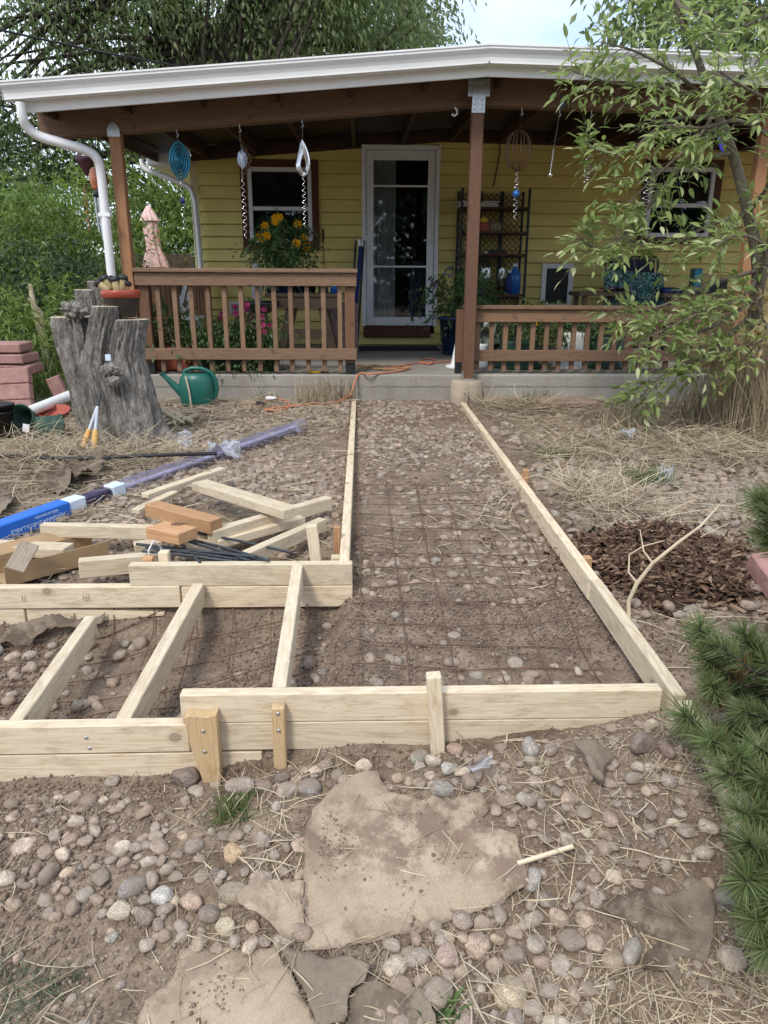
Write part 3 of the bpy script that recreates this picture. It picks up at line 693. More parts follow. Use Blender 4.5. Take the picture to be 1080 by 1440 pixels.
# ================================================================== FOLIAGE HELPERS
def unit(a): return a/np.maximum(np.linalg.norm(a, axis=-1, keepdims=True), 1e-9)
def leaf_arrays(P, D, N, L, W, bend=.15):
    """folded leaf: base, two shoulders, tip - four triangles each"""
    P, D, N = P, unit(D), N; S = unit(np.cross(D, N)); N = unit(np.cross(S, D)); L = L[:, None]; W = W[:, None]
    mid = P + D*L*.45 + N*L*.04
    V = np.stack([P, mid+S*W*.5+N*W*bend, P+D*L-N*L*.06, mid-S*W*.5+N*W*bend, mid], 1).reshape(-1, 3)
    n = len(P); b = np.arange(n)[:, None]*5
    F = np.concatenate([b+np.array([[0, 1, 4]]), b+np.array([[1, 2, 4]]), b+np.array([[0, 4, 3]]), b+np.array([[4, 2, 3]])], 0)
    return V, F
def blob_leaves(n, c, r, L, seed, droop=.5, shell=.35, asp=.42, clumps=40, cr=.35, up=.3):
    """leaf sprays on curved twigs: twigs start in clumps spread through an uneven crown"""
    q = np.random.default_rng(seed); c = np.array(c, float); r = np.array(r, float)
    u = unit(q.normal(size=(clumps, 3))); k = q.uniform(shell, 1, (clumps, 1))**.6; cc = c + u*r*k*(.85+.3*q.random((clumps, 1)))
    per = 7; nt = n//per
    ci = q.integers(0, clumps, nt); st = cc[ci] + q.normal(size=(nt, 3))*r.mean()*cr*.5
    out = unit(st-c)*np.array([1, 1, .4]) + q.normal(size=(nt, 3))*.6 + np.array([0, 0, up])
    out = unit(out); tl = L*q.uniform(3, 6, nt)
    Ps, Ds = [], []
    for j in range(per):
        t = (j+.6)/per; p = st + out*(tl*t)[:, None]; p[:, 2] -= droop*tl*t*t
        d = out.copy(); d[:, 2] -= droop*2*t; side = unit(np.cross(d, q.normal(size=(nt, 3))))
        Ps.append(p); Ds.append(d*.7 + side*(.9 if j < per-1 else .1) + np.array([0, 0, -droop*.5]))
    P = np.concatenate(Ps); D = np.concatenate(Ds); m = len(P)
    N = q.normal(size=(m, 3))*.6 + np.array([0, 0, 1.0])
    Ls = L*q.uniform(.65, 1.25, m); V, F = leaf_arrays(P, D, N, Ls, Ls*asp)
    clr = q.random(clumps)**1.3*.5
    col = np.clip(np.tile(clr[ci], per) + q.random(m)*.5, 0, 1)
    return V, F, np.repeat(col, 5), cc
def tree(name, label, cat, base, trunkpts, tr, crowns, lm, bm, L, seed, droop=.5, asp=.42, group=None, branches=True, clumps=40, cr=.35, up=.3, shell=.35):
    t = thing(name, label, cat, base, group); mb = MB(); q = random.Random(seed)
    if trunkpts: mb.tube(trunkpts, list(np.linspace(tr, tr*.35, len(trunkpts))), 12)
    Vs, Fs, Cs, o = [], [], [], 0
    for i, (c, r, n) in enumerate(crowns):
        V, F, C, cc = blob_leaves(n, c, r, L, seed+i, droop, asp=asp, clumps=clumps, cr=cr, up=up, shell=shell)
        Vs.append(V); Fs.append(F+o); Cs.append(C); o += len(V)
        if branches:
            for k in cc[::4]:
                a = Vector(trunkpts[min(len(trunkpts)-1, q.randint(1, len(trunkpts)-1))]) if trunkpts else Vector(base)
                k = Vector(k); m_ = (a+k)/2 + Vector((q.uniform(-.2, .2), q.uniform(-.2, .2), q.uniform(0, .35)))*(k-a).length*.3
                mb.tube([a, m_, k], [tr*.22, tr*.12, tr*.03], 5, False)
    if mb.v: mb.build('trunk', bm, t)
    cro = obj_np('crown', np.concatenate(Vs), np.concatenate(Fs), lm, t, np.concatenate(Cs)); return t

# big drooping tree left behind the porch roof
B = Vector((-3.4, 18.5, .45))
tree('shade_tree', 'tall dark green tree with drooping leaves behind the left half of the roof', 'tree', B,
     [B, B+Vector((.1, 0, 2)), B+Vector((.25, 0, 4)), B+Vector((.5, .1, 6)), B+Vector((1.0, .2, 8.5))], .42,
     [((-3.0, 18.3, 8.2), (4.2, 1.5, 2.9), 29000), ((-7.2, 17.5, 6.0), (3.2, 1.5, 3.3), 16000), ((-.2, 18.8, 8.0), (2.2, 1.5, 2.4), 8500), ((-8.2, 17.0, 3.4), (1.7, 1.0, 1.8), 6500)],
     M['leafwillow'], M['darkbark'], .165, 11, droop=.9, asp=.30, clumps=120, cr=.26, up=.1, shell=.25)
B = Vector((2.0, 27, .45))
tree('cottonwood', 'pale green cottonwood with small rustling leaves behind the roof at centre', 'tree', B,
     [B, B+Vector((0, 0, 3)), B+Vector((-.2, 0, 6)), B+Vector((-.6, 0, 10))], .4,
     [((-1.2, 27, 8.6), (2.7, 1.6, 3.9), 18000), ((1.5, 27.5, 8.0), (1.15, 1.2, 2.0), 4500), ((-4.5, 27, 10), (3.0, 1.5, 4.0), 13000)],
     M['leafcotton'], M['twig'], .17, 21, droop=.35, asp=.62, clumps=120, cr=.28)
B = Vector((9.5, 20, .45))
tree('shade_tree', 'dark leafy tree seen over the roof at the right edge', 'tree', B,
     [B, B+Vector((0, 0, 3)), B+Vector((.1, 0, 6))], .35, [((9.6, 20, 7.6), (2.6, 2.2, 2.6), 14000)], M['leafwillow'], M['darkbark'], .26, 31, droop=.5, asp=.4, clumps=50)
# bushes between the fence and the porch
for i, (lb, c, r, n, mt, L) in enumerate([
    ('bright green bushy shrub at the left edge in front of the board fence', (-5.2, 11.0, 1.55), (1.15, .8, 1.15), 11000, 'leafbush', .10),
    ('yellow green feathery shrub left of the downspout', (-4.05, 11.4, 1.75), (.75, .65, 1.15), 8000, 'leafbush', .10),
    ('dense green bush seen past the end of the porch behind the closed parasol', (-2.9, 15.6, 2.0), (1.7, 1.0, 1.9), 15000, 'leafbush', .15),
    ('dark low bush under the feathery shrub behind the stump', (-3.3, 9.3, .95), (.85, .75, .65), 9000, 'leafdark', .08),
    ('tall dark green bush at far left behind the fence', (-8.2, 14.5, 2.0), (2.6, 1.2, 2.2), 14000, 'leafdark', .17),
    ('green bush behind the fence between the other bushes', (-5.0, 15.2, 1.9), (1.6, 1.0, 1.7), 10000, 'leafbush', .14)]):
    tree('bush', lb, 'bush', (c[0], c[1], .45), [(c[0], c[1], .42), (c[0]+.1, c[1], c[2]*.8), (c[0]-.05, c[1], c[2])], .06, [(c, r, n)], M[mt], M['darkbark'], L, 40+i, droop=.45, asp=.3, clumps=60, cr=.45, shell=.15)
# wood of trees across the street, behind the photographer, seen only mirrored in the glass
V, F, C, cc = blob_leaves(20000, (0, -30, 3.6), (24, 2.0, 4.6), .9, 77, .4, clumps=160, cr=.3, asp=.5)
far = obj_np('far_trees', V, F, M['leafdark'], None, C); tag(far, 'row of dark trees across the street mirrored in the window glass', 'trees', kind='stuff')

# ================================================================== FORMWORK
LW, LH = .040, .092
def stake(p, h, label, m='stakewood', w=.042, d=.042, lean=(0, 0), pointed=False, depth=.12):
    p = Vector(p); a = p-Vector((lean[0]*depth, lean[1]*depth, depth)); c = p+Vector((lean[0]*h, lean[1]*h, h))
    o = board('stake', a, c, w, d, M[m], None, up=(0, 1, 0)); return tag(o, label, 'stake')
def fboard(a, c, label, w=LW, h=LH, m='lumber'):
    return tag(top_board('form_board', a, c, w, h, M[m]), label, 'form board')
YF = 1.885   # centre line of the front row
fboard((-.525, YF, .372), (.865, YF, .372), 'long pale 2x4 on top of the front row, crossing the foot of the path')
fboard((-.503, YF+.001, .278), (.865, YF+.001, .278), 'lower right pale 2x4 of the front row, under the long top board')
fboard((-2.1, YF, .270), (-.508, YF, .276), 'upper pale 2x4 of the front row at left, with two screws')
fboard((-2.1, YF+.004, .175), (-.30, YF+.004, .178), 'lowest pale 2x4 of the front row at left, sunk in the dirt')
YB = 2.765
fboard((-.928, YB, .424), (-.045, YB, .424), 'top pale 2x4 of the second row with a knot, ending at the path corner')
fboard((-.728, YB, .330), (-.045, YB, .330), 'lower right pale 2x4 of the second row below the knotty board')
fboard((-2.3, YB-.003, .332), (-.733, YB-.003, .334), 'middle left pale 2x4 of the second row with faint grade stamps')
tag(board('form_board', (-2.3, YB+.002, .19), (-1.36, YB+.002, .19), LW, LH, M['lumber']), 'short pale offcut at the far left under the second row', 'form board')
mb = MB(); mb.cbox((0, 0, 0), (.55, .034, .085), .003)
mb.v = [(v[0], v[1], v[2]*(1-.85*max(0, (v[0]+.05)/.33)) + (.012 if v[0] > 0 else 0)) for v in mb.v]
o = mb.build('form_board', M['lumber'], None, Matrix.Translation((-1.08, YB+.004, .198))); tag(o, 'pale split board tapering to a point under the second row at left', 'form board')
fboard((-.078, 2.748, .424), (-.078, 6.66, .482), 'long pale 2x4 on edge along the left side of the path to the porch')
A, B_, C_ = Vector((.880, 6.56, .482)), Vector((.892, 2.62, .405)), Vector((.905, 1.84, .372))
fboard(A, B_, 'long pale 2x4 on edge along the right side of the path')
fboard(B_+Vector((.002, -.003, .001)), C_, 'near pale 2x4 on the right side of the path, butting against the long one')
fboard((.912, 1.836, .366), (.926, 1.27, .262), 'pale board running on from the front right corner behind the pine branches', h=.13)
# spacers across the left bay
tag(top_board('spacer', atZ(127, 866, .278), (atZ(22, 1012, .278)), .042, .09, M['lumber']), 'leftmost of three pale 2x4 spacers across the left bay', 'spacer')
tag(top_board('spacer', (-.655, 2.738, .352), (-.705, 1.91, .276), .045, .09, M['lumber']), 'middle of three pale 2x4 spacers, sloping across the left bay', 'spacer')
tag(top_board('spacer', (-.262, 2.74, .425), (-.247, 1.91, .373), .042, .09, M['lumber']), 'rightmost of three pale 2x4 spacers, level with the top boards', 'spacer')
def screws(parent, pts):
    for p in pts:
        mb = MB(); mb.lathe([(.0055, 0), (.0055, -.002), (.0025, -.0035), (.0001, -.0025)], p, 10, M=Matrix.Rotation(R(-90), 3, 'X')); mb.build('screw', M['steel'], parent)
# stakes of the front row
mb = MB(); prof = [(-.045, .165), (-.030, .172), (.020, .166), (.046, .174), (.046, -.07), (.020, -.11), (.006, -.11), (-.008, -.03), (-.03, .06)]
vs = [(x, yy, zz_) for yy in (-.020, .020) for x, zz_ in prof]; n = len(prof)
mb.add(vs, [tuple(range(n)), tuple(range(n, 2*n))[::-1]] + [(i, i+n, (i+1) % n+n, (i+1) % n) for i in range(n)])
for i in range(len(mb.v)): mb.v[i] = (mb.v[i][2], mb.v[i][0], mb.v[i][1])
sA = mb.build('stake', M['stakewood'], None, Matrix.Translation((-.462, YF-.042, .138+.02)) @ Matrix(((0, 1, 0, 0), (0, 0, 1, 0), (1, 0, 0, 0), (0, 0, 0, 1))))
tag(sA, 'wide pointed stake cut from a 2x4, screwed to the front row', 'stake'); screws(sA, [(-.455, YF-.0632, .282), (-.455, YF-.0632, .215)])
sB = stake((-.243, YF-.042, .16), .19, 'narrow orange-brown stake screwed to the front row below the right spacer', 'stakewood', .036, .036); screws(sB, [(-.243, YF-.0612, .335), (-.243, YF-.0612, .28)])
sC = stake((.215, YF-.044, .17), .27, 'pale leaning stake standing above the front top board', 'lumber', .042, .04, lean=(-.07, .03))
fr = [o for o in COL.objects if o.name.startswith('form_board')]
screws(fr[2], [(-.802, YF-.0208, .238), (-.796, YF-.0208, .202)])
for k, (x, z, lb, m, h) in enumerate([(-.80, .33, 'pale stake top just behind the second row, right of its orange neighbour', 'lumber', .13), (-.865, .33, 'orange-brown stake behind the left end of the knotty board', 'treated', .105)]):
    stake((x, YB+.042, z), h, lb, m, .04, .038, depth=.30)
stake((-.19, 2.89, .30), .235, 'pale leaning stake inside the corner of the left path board', 'lumber', .045, .04, lean=(-.10, .05))
stake((-.108, 2.86, .30), .115, 'short pale block against the left path board at the corner', 'lumber', .05, .04)
stake((-.115, 3.05, .33), .15, 'thin orange stake behind the corner block of the left path board', 'treated', .03, .03)
g1 = gnd(738, 684); stake(g1, .10, 'small orange stake outside the right path board, upper one', 'treated', .036, .036)
g1 = gnd(826, 806); stake((g1.x-.01, g1.y, g1.z), .075, 'small orange stake outside the right path board, lower one by the mulch', 'treated', .04, .04)
g1 = gnd(653, 562); stake((.905, 6.44, .46), .12, 'thin grey stake in front of the round footing', 'greywood', .03, .03)

def stamp(o, x, n_, seed):
    q = random.Random(seed); mb = MB()
    for i in range(n_):
        xx = x+i*.011; k = q.randint(1, 3)
        mb.cbox((xx, -.0202, q.uniform(-.006, .006)), (.002, .0006, .026), .0001)
        for j in range(k): mb.cbox((xx+.004, -.0202, -.012+.012*j), (.007, .0006, .002), .0001)
    return mb.build('grade_stamp', STAMP, o, WM[o.name])
STAMP = paint('stamp_ink', (.16, .12, .09), .2, 30, .9)
mid = [o for o in COL.objects if o.get('label', '').startswith('middle left pale')][0]
for x, k in ((-.10, 3), (.16, 2), (.40, 3)): stamp(mid, x, k, int(x*100))

# ================================================================== WIRE MESH
def wire_grid(label, o, u, v, nu, nv, su, sv, sag=.012):
    t = thing('wire_mesh', label, 'wire mesh', o); o = Vector(o); u = Vector(u).normalized(); v = Vector(v).normalized()
    def P(a, b):
        p = o + u*a + v*b; return Vector((p.x, p.y, float(gz(p.x, p.y, False)) + .022 + .022*float(vn(p.x*2.3, p.y*2.3, 31)) + .010*float(vn(p.x*6, p.y*6, 33))))
    for i in range(nv):
        mb = MB(); jj = rnd.uniform(-.012, .012)
        mb.tube([P(a, i*sv+jj+.02*math.sin(a*3+i)) for a in np.linspace(-.03, (nu-1)*su+.03, 20)], .0024, 5); mb.build('cross_wire', M['rust'], t)
    for i in range(nu):
        mb = MB()
        mb.tube([P(i*su+.008*math.sin(b*2.2+i), b)+Vector((0, 0, .006)) for b in np.linspace(-.04, (nv-1)*sv+.05, 34)], .0024, 5); mb.build('long_wire', M['rust'], t)
wire_grid('rusty wire reinforcing mesh lying over the stones inside the path form', (-.02, 2.02, .25), (1, .015, 0), (0, 1, 0), 6, 14, .158, .155)
wire_grid('rusty wire mesh lying in the left bay between the two board rows', (-1.55, 2.02, .15), (1, .16, 0), (-.10, 1, 0), 10, 5, .155, .155)

# ================================================================== LUMBER PILE
def lum(name, a, c, dza, dzc, w, h, label, m='lumber', up=(0, 0, 1)):
    a = gnd(*a); c = gnd(*c)
    a = Vector((a.x, a.y, float(gz(a.x, a.y, False))+dza)); c = Vector((c.x, c.y, float(gz(c.x, c.y, False))+dzc))
    return tag(top_board(name, a, c, w, h, M[m], up=up), label, 'lumber')
def lumZ(name, a, c, za, zc, w, h, label, m='lumber', up=(0, 0, 1)):
    return tag(top_board(name, atZ(*a, za), atZ(*c, zc), w, h, M[m], up=up), label, 'lumber')
lumZ('lumber', (58, 736), (330, 742), .445, .435, .045, .06, 'long pale 2x4 lying crosswise under the orange blocks in the lumber pile')
lumZ('lumber', (295, 746), (462, 698), .45, .46, .05, .065, 'pale 2x4 on edge reaching furthest right in the lumber pile')
lumZ('lumber', (300, 757), (422, 724), .405, .42, .09, .04, 'pale flat board tucked against the furthest right 2x4 of the pile')
lumZ('lumber', (345, 776), (454, 728), .41, .43, .045, .062, 'pale 2x4 lying nearest the path behind the knotty board')
lumZ('lumber', (268, 766), (346, 746), .39, .395, .085, .04, 'short pale offcut under the black rods')
lumZ('lumber', (110, 787), (236, 776), .405, .40, .05, .075, 'pale 2x4 offcut with a white tie lying in front of the pile')
lumZ('lumber', (-30, 762), (96, 768), .39, .395, .09, .045, 'pale board lying behind the cardboard box at the left edge')
lumZ('lumber', (190, 716), (246, 690), .41, .43, .05, .025, 'thin pinkish wedge of wood under the raised slat')
lumZ('lumber', (188, 764), (228, 758), .385, .39, .06, .04, 'small pale block between the rods and the long crosswise 2x4')
lumZ('lumber', (203, 694), (313, 657), .49, .50, .05, .024, 'pale slat raised highest at the back of the lumber pile')
lumZ('lumber', (280, 676), (410, 715), .505, .515, .092, .045, 'broad pale 2x4 lying flat across the top of the pile')
lumZ('lumber', (212, 706), (304, 730), .515, .50, .078, .062, 'long orange treated block lying across the pile', 'treated')
lumZ('lumber', (218, 737), (264, 746), .495, .50, .11, .05, 'short square orange block with a dark curl of wire on it', 'treated')
mb = MB(); c0 = atZ(250, 737, .5015); mb.tube([c0+Vector((math.cos(a)*.035*(1-a/16), math.sin(a)*.016*(1-a/16), .001)) for a in np.linspace(0, 9, 26)], .0022, 5)
o = mb.build('curled_wire', M['rust']); tag(o, 'small dark curl of wire on the square orange block', 'wire')
rods = [((192, 765), (372, 788)), ((205, 770), (368, 791)), ((250, 757), (352, 789)), ((262, 757), (378, 788)), ((275, 749), (410, 777)), ((200, 775), (330, 790)), ((245, 756), (282, 792)), ((230, 772), (360, 783))]
for i, (a, c) in enumerate(rods):
    za, zc = .405+.008*(i % 3), .40+.012*(i % 4); mb = MB(); p, q = atZ(*a, za), atZ(*c, zc)
    mb.tube([p, (p+q)/2+Vector((0, 0, .004)), q], .0062, 7); o = mb.build('rod', M['rebar'])
    tag(o, 'dark blue-black steel rod in the loose bundle on the lumber pile', 'rod', 'dark steel rods on the lumber pile')
mb = MB(); p = atZ(218, 772, .435)
mb.tube([p+Vector((-.02, .0, -.06)), p+Vector((-.022, -.02, .0)), p+Vector((0, -.01, .04)), p+Vector((.02, .02, 0)), p+Vector((.012, .02, -.06))], .004, 5)
o = mb.build('zip_tie', M['white']); tag(o, 'white plastic tie looped round the pale offcut in front of the pile', 'cable tie')
# open cardboard box
a, c = atZ(6, 806, .36), atZ(152, 768, .36); d = (c-a); L = d.length; d.normalize(); s_ = Vector((-d.y, d.x, 0))
t = thing('cardboard_box', 'long flat open cardboard box lying left of the lumber pile', 'cardboard box', (a+c)/2-Vector((0, 0, .05)))
board('wall', a+s_*.0-Vector((0, 0, .018)), c-Vector((0, 0, .018)), .005, .085, M['cardboard'], t, b=.001)
board('wall', a+s_*.16-Vector((0, 0, .018)), c+s_*.16-Vector((0, 0, .018)), .005, .085, M['cardboard'], t, b=.001)
board('bottom', a+s_*.08-Vector((0, 0, .058)), c+s_*.08-Vector((0, 0, .058)), .154, .005, M['cardboard'], t, b=.001)
board('flap', a+s_*.20+Vector((0, 0, .03)), c+s_*.20+Vector((0, 0, .03)), .08, .004, M['cardboard'], t, up=(.2, -.5, 1), b=.001)
o = lumZ('wood_shard', (20, 800), (42, 762), .40, .47, .075, .012, 'grey weathered shard of wood leaning on the cardboard box', 'greywood', up=(.2, -1, .4)); o['category'] = 'wood'
# blind in a blue box and clear film
a, c = gnd(-60, 768, .055), gnd(425, 597, .05); d = (c-a); L = d.length; d.normalize()
S_ = (gnd(98, 712, .05)-a).length; S2 = (gnd(160, 690, .05)-a).length
t = thing('blind_package', 'long roller blind package with blue printed end and clear purple-tinted film', 'package', (a+c)/2)
bx = board('box', a, a+d*S_, .088, .085, M['bluebox'], t, b=.006)
board('label_band', a+d*(S_+.002), a+d*(S_+.10), .083, .081, M['bluelite'], t, b=.006)
board('core', a+d*(S_+.102), a+d*S2, .070, .066, paint('plum_core', (.05, .04, .09), .3, 20, .4), t, b=.01)
board('label_band', a+d*(S2+.002), a+d*(S2+.09), .08, .078, M['bluelite'], t, b=.006)
mb = MB(); prof = [(.054*math.cos(q)*(1+.13*math.sin(q*5)), .044*math.sin(q)*(1+.13*math.cos(q*4))) for q in np.linspace(0, 2*math.pi, 22)[:-1]]
N_ = 46; ring = []
for i in range(N_):
    p = a+d*(S2+.092+(L-S2-.092)*i/(N_-1)); Fm = frame(p, p+d).to_3x3(); kk = .92+.34*float(vn(i*.9, 3, 4))
    ring += [p + Fm @ Vector((0, u_*kk, w_*(kk+.1*float(vn(i*1.3, 1, 6))))) for u_, w_ in prof]
n = len(prof); mb.add(ring, [(i*n+j, i*n+(j+1) % n, (i+1)*n+(j+1) % n, (i+1)*n+j) for i in range(N_-1) for j in range(n)], 0, True); mb.build('film_sleeve', M['tubefilm'], t)
core = MB(); core.tube([a+d*(S2+.095), a+d*(L-.1)], .014, 8); core.build('inner_slats', paint('plum_slats', (.42, .40, .50), .3, 14, .5), t)
def text(name, s, p, xdir, zdir, size, m, parent):
    cu = bpy.data.curves.new(name, 'FONT'); cu.body = s; cu.size = size; cu.extrude = .0006; cu.align_x = 'CENTER'; cu.align_y = 'CENTER'; cu.materials.append(m)
    tmp = bpy.data.objects.new('tmp_text', cu); COL.objects.link(tmp); dg = bpy.context.evaluated_depsgraph_get(); me = bpy.data.meshes.new_from_object(tmp.evaluated_get(dg)); bpy.data.objects.remove(tmp); o = bpy.data.objects.new(name, me); x = Vector(xdir).normalized(); z = Vector(zdir).normalized(); y = z.cross(x)
    return put(o, parent, Matrix(((x.x, y.x, z.x, p.x), (x.y, y.y, z.y, p.y), (x.z, y.z, z.z, p.z), (0, 0, 0, 1))))
fm = frame(a, a+d).to_3x3(); sd, upv = fm.col[1], fm.col[2]
side = -sd
text('printed_text', 'PERSIANA ENROLLABLE', a+d*(S_-.19)+side*.0445+upv*(-.010), -d, side, .0285, M['bluelite'], bx)
text('printed_text', 'PARA EXTERIORES', a+d*(S_-.14)+side*.0445+upv*.020, -d, side, .016, M['bluelite'], bx)

# ================================================================== LANDSCAPE FABRIC
def unit3(a): return a/np.linalg.norm(a, axis=-1, keepdims=True)
def sheet(name, label, cat, pts, m, dz=.012, wr=.012, res=.013, seed=0, fold=None, thick=.002, jag=.006):
    """cloth laid on the ground: outline points on the ground, filled, draped and wrinkled"""
    q = random.Random(seed); P2 = []
    for (p, r_) in zip(pts, pts[1:]+pts[:1]):
        n = max(1, int((r_-p).length/.015))
        for i in range(n): s = p+(r_-p)*(i/n); P2.append(Vector((s.x+q.uniform(-jag, jag)*.4+.007*float(vn(s.x*14, s.y*14, seed+3)), s.y+q.uniform(-jag, jag)*.4+.007*float(vn(s.x*14, s.y*14, seed+7)))))
    nb = len(P2); xs_ = [p.x for p in P2]; ys_ = [p.y for p in P2]; I = []
    x = min(xs_)
    while x < max(xs_):
        y = min(ys_)
        while y < max(ys_): I.append(Vector((x+q.uniform(-.3, .3)*res, y+q.uniform(-.3, .3)*res))); y += res
        x += res
    vs, es, fs, *_ = delaunay_2d_cdt(P2+I, [], [list(range(nb))], 1, 1e-5)
    X = np.array([v.x for v in vs]); Y = np.array([v.y for v in vs])
    Z = gz(X, Y, False) + dz + wr*(1.0*vn(X*6, Y*6, seed+50)+1.5*np.maximum(0, .16-np.abs(vn(X*5+Y*3, Y*4-X, seed+51)))*6*(.5+vn(X*3, Y*3, seed+54))+.45*vn(X*26, Y*26, seed+52)+.3*vn(X*60, Y*60, seed+53))
    if fold: Z = Z + fold(X, Y)
    BX, BY_ = np.array(xs_), np.array(ys_); dd = np.sqrt(((X[:, None]-BX)**2+(Y[:, None]-BY_)**2).min(1)) if len(X)*nb < 6e6 else np.ones(len(X))
    if thick > .0015: Z = Z + .016*np.clip(1-dd/.05, 0, 1)**1.5*np.clip(vn(X*8, Y*8, seed+60)*3, -.3, 1)
    me = bpy.data.meshes.new(name); c = Vector((X.mean(), Y.mean(), Z.mean()))
    me.from_pydata([(a-c.x, b-c.y, z_-c.z) for a, b, z_ in zip(X, Y, Z)], [], [tuple(f) for f in fs]); me.materials.append(M[m]); me.polygons.foreach_set('use_smooth', [True]*len(me.polygons))
    o = put(bpy.data.objects.new(name, me), None, Matrix.Translation(c)); sd_ = o.modifiers.new('thickness', 'SOLIDIFY'); sd_.thickness = thick; sd_.offset = -1
    if cat == 'fabric':    # loose fibres along the cut edge
        n = nb*5; k = np.arange(n) % nb; qq = np.random.default_rng(seed); P = np.stack([BX[k], BY_[k], gz(BX[k], BY_[k], False)+dz+.004], 1); P += qq.normal(size=(n, 3))*np.array([.004, .004, .003])
        D = unit3(qq.normal(size=(n, 3))*np.array([1, 1, .4])); L = qq.uniform(.005, .022, n)[:, None]; S = np.cross(D, [0, 0, 1.0])*.0007
        V = np.stack([P-S, P+S, P+D*L+S*.4, P+D*L-S*.4], 1).reshape(-1, 3); ob = obj_np('frayed_edge', V, np.arange(n*4).reshape(-1, 4), M[m], o); ob['kind'] = 'stuff'
    return tag(o, label, cat)
GP_ = lambda L_: [gnd(*p) for p in L_]
e1 = gnd(500, 1115)
sheet('landscape_fabric', 'large tan landscape fabric sheet lying in the middle of the foreground', 'fabric', GP_([(432, 1172), (440, 1150), (462, 1128), (500, 1108), (530, 1104), (548, 1122), (600, 1130), (640, 1120), (680, 1116), (688, 1140), (672, 1160), (700, 1172), (722, 1188), (735, 1225), (747, 1255), (700, 1277), (640, 1296), (560, 1320), (490, 1338), (424, 1344), (430, 1290), (427, 1230)]), 'fabric', .009, .016, seed=3,
      fold=lambda X, Y: .022*np.exp(-(((X-e1.x)*12)**2+((Y-e1.y)*9)**2)))
sheet('landscape_fabric', 'tan landscape fabric sheet at the bottom edge with dirt on it', 'fabric', GP_([(180, 1470), (205, 1410), (245, 1380), (252, 1342), (310, 1336), (386, 1334), (410, 1375), (442, 1440), (450, 1480)]), 'fabric', .009, .013, seed=5)
e2 = gnd(470, 1400)
sheet('landscape_fabric', 'folded brown fabric corner at the bottom edge between the two tan sheets', 'fabric', GP_([(392, 1336), (440, 1352), (490, 1360), (520, 1372), (515, 1392), (495, 1405), (485, 1450), (450, 1460), (425, 1400)]), 'fabricgrey', .02, .03, seed=6, fold=lambda X, Y: .03*np.exp(-(((X-e2.x)*10)**2+((Y-e2.y)*10)**2)))
sheet('landscape_fabric', 'grey fabric scrap cut off by the bottom edge', 'fabric', GP_([(470, 1470), (490, 1412), (515, 1395), (560, 1400), (600, 1412), (615, 1470)]), 'fabricgrey', .012, .028, seed=7)
e3 = gnd(362, 1290)
sheet('landscape_fabric', 'crumpled dark fabric flap left of the large tan sheet', 'fabric', GP_([(335, 1290), (355, 1268), (390, 1262), (428, 1252), (427, 1300), (425, 1330), (400, 1330), (375, 1315), (350, 1312)]), 'fabric', .022, .022, seed=8, fold=lambda X, Y: .035*np.exp(-(((X-e3.x)*14)**2+((Y-e3.y)*14)**2)))
e4 = gnd(825, 1090)
sheet('landscape_fabric', 'twisted grey rag standing up from the dirt below the front row', 'fabric', GP_([(800, 1078), (818, 1072), (838, 1078), (862, 1082), (850, 1098), (846, 1132), (828, 1120), (818, 1098)]), 'fabricgrey', .03, .03, seed=9, res=.012, fold=lambda X, Y: .05*np.exp(-(((X-e4.x)*16)**2+((Y-e4.y)*10)**2)))
sheet('landscape_fabric', 'ragged dark grey fabric lying beside the pine', 'fabric', GP_([(845, 1275), (870, 1265), (920, 1268), (950, 1262), (968, 1250), (985, 1248), (1002, 1275), (1000, 1330), (990, 1358), (960, 1345), (945, 1352), (935, 1325), (900, 1310), (870, 1302), (848, 1292)]), 'fabricgrey', .008, .034, seed=10)
sheet('landscape_fabric', 'narrow torn grey fabric strip below the ragged piece beside the pine', 'fabric', GP_([(925, 1330), (945, 1350), (958, 1385), (955, 1400), (935, 1380), (915, 1375), (900, 1372), (905, 1350)]), 'fabricgrey', .01, .03, seed=11)
sheet('burlap', 'crumpled brown burlap beside the loppers, left of the film sleeve', 'burlap', GP_([(60, 690), (75, 672), (95, 664), (105, 652), (140, 650), (150, 664), (140, 676), (110, 684), (90, 700)]), 'fabricgrey', .05, .08, seed=12, res=.02)
sheet('burlap', 'grey cloth at the left edge behind the blue package', 'burlap', GP_([(-20, 700), (12, 696), (24, 712), (10, 728), (-20, 735)]), 'fabricgrey', .02, .05, seed=13, res=.02)
sheet('landscape_fabric', 'dark torn fabric edge hanging in the trench under the second row', 'fabric', GP_([(-15, 900), (20, 892), (70, 893), (120, 885), (150, 880), (145, 895), (100, 905), (50, 912), (-15, 918)]), 'fabricgrey', .03, .05, seed=14, res=.02)
sheet('landscape_fabric', 'black fabric scrap curling out beside the right path board at the mulch', 'fabric', GP_([(792, 745), (812, 738), (832, 742), (838, 755), (815, 758), (795, 755)]), 'fabricgrey', .03, .05, seed=15, res=.015)
